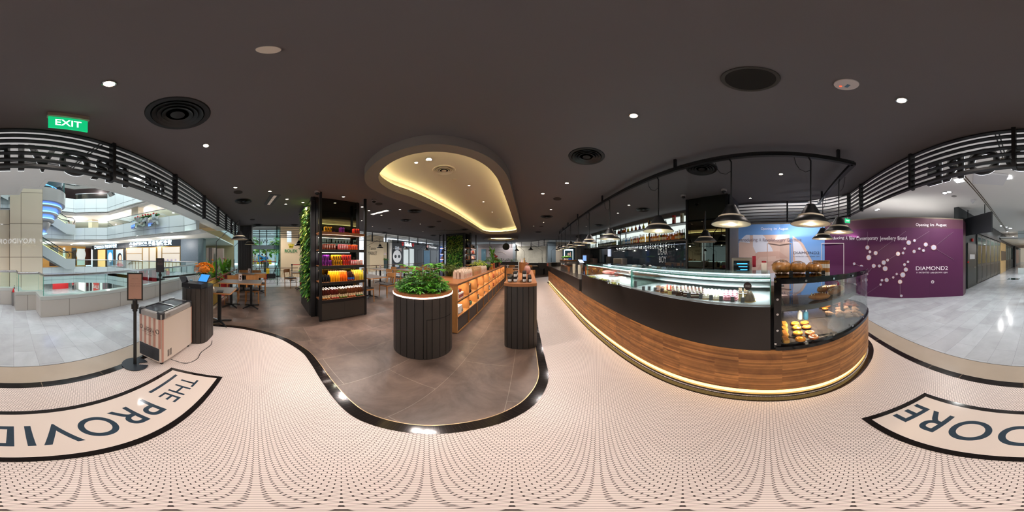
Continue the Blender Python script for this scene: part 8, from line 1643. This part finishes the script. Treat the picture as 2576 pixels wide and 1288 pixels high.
for px, x, sx, sy, sz, lab, nm, m in ((1560, 4.25, .30, .55, .34, 'brushed steel box appliance on the back counter', 'steel_appliance', SS), (1478, 4.35, .4, .5, .52, 'dark slanted drinks tower with a blue lit logo', 'drinks_tower', mat('tower', '#2E2A28', .3)), (1535, 4.3, .25, .3, .42, 'black grinder with chrome on the back counter', 'grinder', BM), (1493, 4.5, .3, .4, .3, 'coffee station box beside the drinks tower', 'coffee_box', mat('cbox', '#4A3A30', .4))):
    t = unit(nm, lab, 'appliance', px, x, 1.061, sx, sy, sz, m, (.3, .9, DSTEEL if nm == 'steel_appliance' else mat('lit_logo', '#7FA8E8', .4, emit=1.0) if nm == 'drinks_tower' else BM))
SIT = [(1588, '#C9C0B4', 'slanted pale flat container beside the till on the case top', .22, .16), (1612, '#1B1B1C', 'black till terminal leaning back above the deli case', .14, .17), (1627, '#B5AFA6', 'silver tilted screen stand right of the black terminal', .12, .16)]
for px, c, lab, s, h in SIT:
    x, y = XY(px, 3.05); t = thing('till_item', lab, 'till', (x, y, 1.18), rad(30)); b = B(); b.box(0, 0, 0, s, .05, h, tilt=(.5, 'X')); b.out('tilted_body', mat('till'+c, c, .35), t); b = B(); b.bbox(-.02, .02, -.02, .02, -.12, .02); b.out('foot', BM, t)
for px, c, lab, r_, h in ((1648, '#B9AFA0', 'patterned pale tub above the cake case', .05, .09), (1657, '#C9A878', 'bundle of wooden stirrers standing above the cake case', .03, .17), (1668, '#2A2A2C', 'black straws in a holder above the cake case', .04, .12), (1697, '#D9B44A', 'yellow topped box on the case top', .06, .05), (1713, '#A0567A', 'pink and white patterned carton on the case top', .05, .07)):
    x, y = XY(px, 2.75); b = B(); b.lathe([(r_, 0), (r_*.98, h), (r_*.85, h), (r_*.85, h*.3)], seg=14); tag(b.out('counter_tub', mat('tub'+c, c, .5, noise=.3, nscale=60), None, (x, y, 1.15)), lab, 'tub')
b = B(); b.prism([(2.15, .1), (2.55, .1), (2.62, 3.2), (2.32, 3.2)], 1.07, 1.15); tag(b.out('service_ledge', mat('ledge_wood', '#5A4536', .4)), 'dark service ledge behind the display cases', 'ledge')
q = (bx_(3.4)+.41, 3.4); tx = thing('glass_lettering', 'white DEAR BOY lettering on the smoked glass behind the bar', 'lettering', (q[0], q[1], 1.5))
for i, w in enumerate(('DEAR', 'BOY')): wp(text(w, .44 if i == 0 else .34, (bx_(3.45)+.395, 3.45, 1.66-.28*i), (.0872, -.996, 0) if 0 else (-.087, -.996, 0), (-1, 0, 0), mat('etched', '#8E9494', .5, emit=.08), 'word', depth=.008, height=.22), tx)
# coffee bar at the far end of the counter
cb = [(1410, 6.9, 'black coffee machine with copper bands and cups on top', .55, .45), ]
t = thing('coffee_machine', 'copper and black espresso machine with cups on top at the far counter', 'coffee machine', (2.28, 6.35, .946), rad(5)); CU = mat('copper', '#A56A3C', .25, metal=.9); b = B(); b.rbox(0, 0, 0, .42, .75, .14, .05); b.rbox(.0, 0, .26, .46, .8, .10, .06); b.box(.12, 0, .1, .15, .6, .2); b.out('machine_body', DSTEEL, t); b = B(); b.rbox(0, 0, .36, .48, .82, .035, .06); b.rbox(0, 0, .14, .40, .70, .03, .05); b.out('copper_bands', CU, t)
for i in range(3): b = B(); b.lathe([(.03, 0), (.04, .05), (.036, .05), (.026, .006)], -.1, -.15+.15*i, .396, 12); b.out('upturned_cup', mat('cup_cream', '#E3D8C8', .3), t)
for i, (x, y, r_, h, c, lab, nm) in enumerate(((1.86, 4.9, .05, .30, '#C9BFA8', 'stack of clear plastic cups on the far counter', 'cup_stack'), (1.92, 4.6, .05, .28, '#D5CDB8', 'second stack of clear cups nearer the cases', 'cup_stack'), (1.98, 5.2, .04, .2, '#C98A80', 'pink jar on the far counter', 'jar'), (1.9, 5.5, .045, .16, '#8A5A3A', 'brown jar on the far counter', 'jar'), (2.2, 5.2, .06, .12, '#2E6E9A', 'blue topped tub on the far counter', 'tub'), (2.0, 4.2, .05, .14, '#C9842A', 'amber jar before the deli case', 'jar'), (2.02, 4.35, .03, .24, '#7A3A1A', 'tall brown bottle before the deli case', 'bottle'), (2.55, 7.4, .05, .2, '#6E6258', 'grey jug beyond the coffee machine', 'jug'), (2.4, 7.7, .04, .16, '#B9A890', 'cream canister beyond the coffee machine', 'canister'), (2.6, 8.0, .05, .18, '#3A322C', 'dark grinder hopper beyond the coffee machine', 'hopper'))):
    b = B(); b.lathe([(r_*.8, 0), (r_, h*.5), (r_*.95, h), (0, h*1.02)], seg=14); tag(b.out(nm, mat('cc'+c, c, .25), None, (x+.1, y, .946)), lab, nm.replace('_', ' '))
t = thing('beer_taps', 'chrome beer tower with lit white handles on the counter', 'beer taps', (2.05, 4.45, .946)); b = B(); b.cyl(0, 0, 0, .04, .30, 14); b.bar((0, -.14, .32), (0, .14, .32), .07); b.out('tower', CHROME, t)
for k in range(4): b = B(); b.bar((0, -.12+.08*k, .34), (-.06, -.08+.08*k, .44), .02); b.out('tap_handle', mat('tap_lit', '#DCEBFF', .3, emit=2.5, ecol='#BFD8FF'), t)
for i in range(3): b = B(); b.sph(0, 0, .03, .045, 8, 6, 1.3, .8, .7, jit=.1); tag(b.out('bread_roll', CR, None, (1.82+.05*i, 3.62+.1*i, .946)), ['first crusty roll beyond the deli case', 'second crusty roll beyond the deli case', 'third crusty roll beyond the deli case'][i], 'bread')
t = thing('magazine_shelf', 'row of red and cream magazines in the end hutch of the counter', 'magazines', (2.02, 8.6, .95)); b = B(); [b.box(-.1, -.25+.07*k, 0, .02, .05, .15) for k in range(7)]; b.out('magazines', mat('mag_red', '#9A4A34', .5, noise=.5, nscale=20), t)
b = B(); b.sph(0, 0, 0, .16, 10, 6, 1.4, 2.0, .35, jit=.2); tag(b.out('moss_planter', LEAF1, None, (2.4, 6.9, 1.45)), 'green moss box above the coffee machine', 'plant')
t = thing('menu_lightbox', 'tall colourful backlit menu screen on the back wall of the bar', 'screen', (bx_(6.6)+.38, 6.6, 1.3)); yy = RX(1531, bx_(6.7)+.38); b = B(); b.box(bx_(yy)+.38, yy, 1.12, .02, .26, .75); wp(b.out('lit_screen', mat('menu_lit', '#B9C4DE', .4, emit=.9, noise=.7, nscale=7)), t)
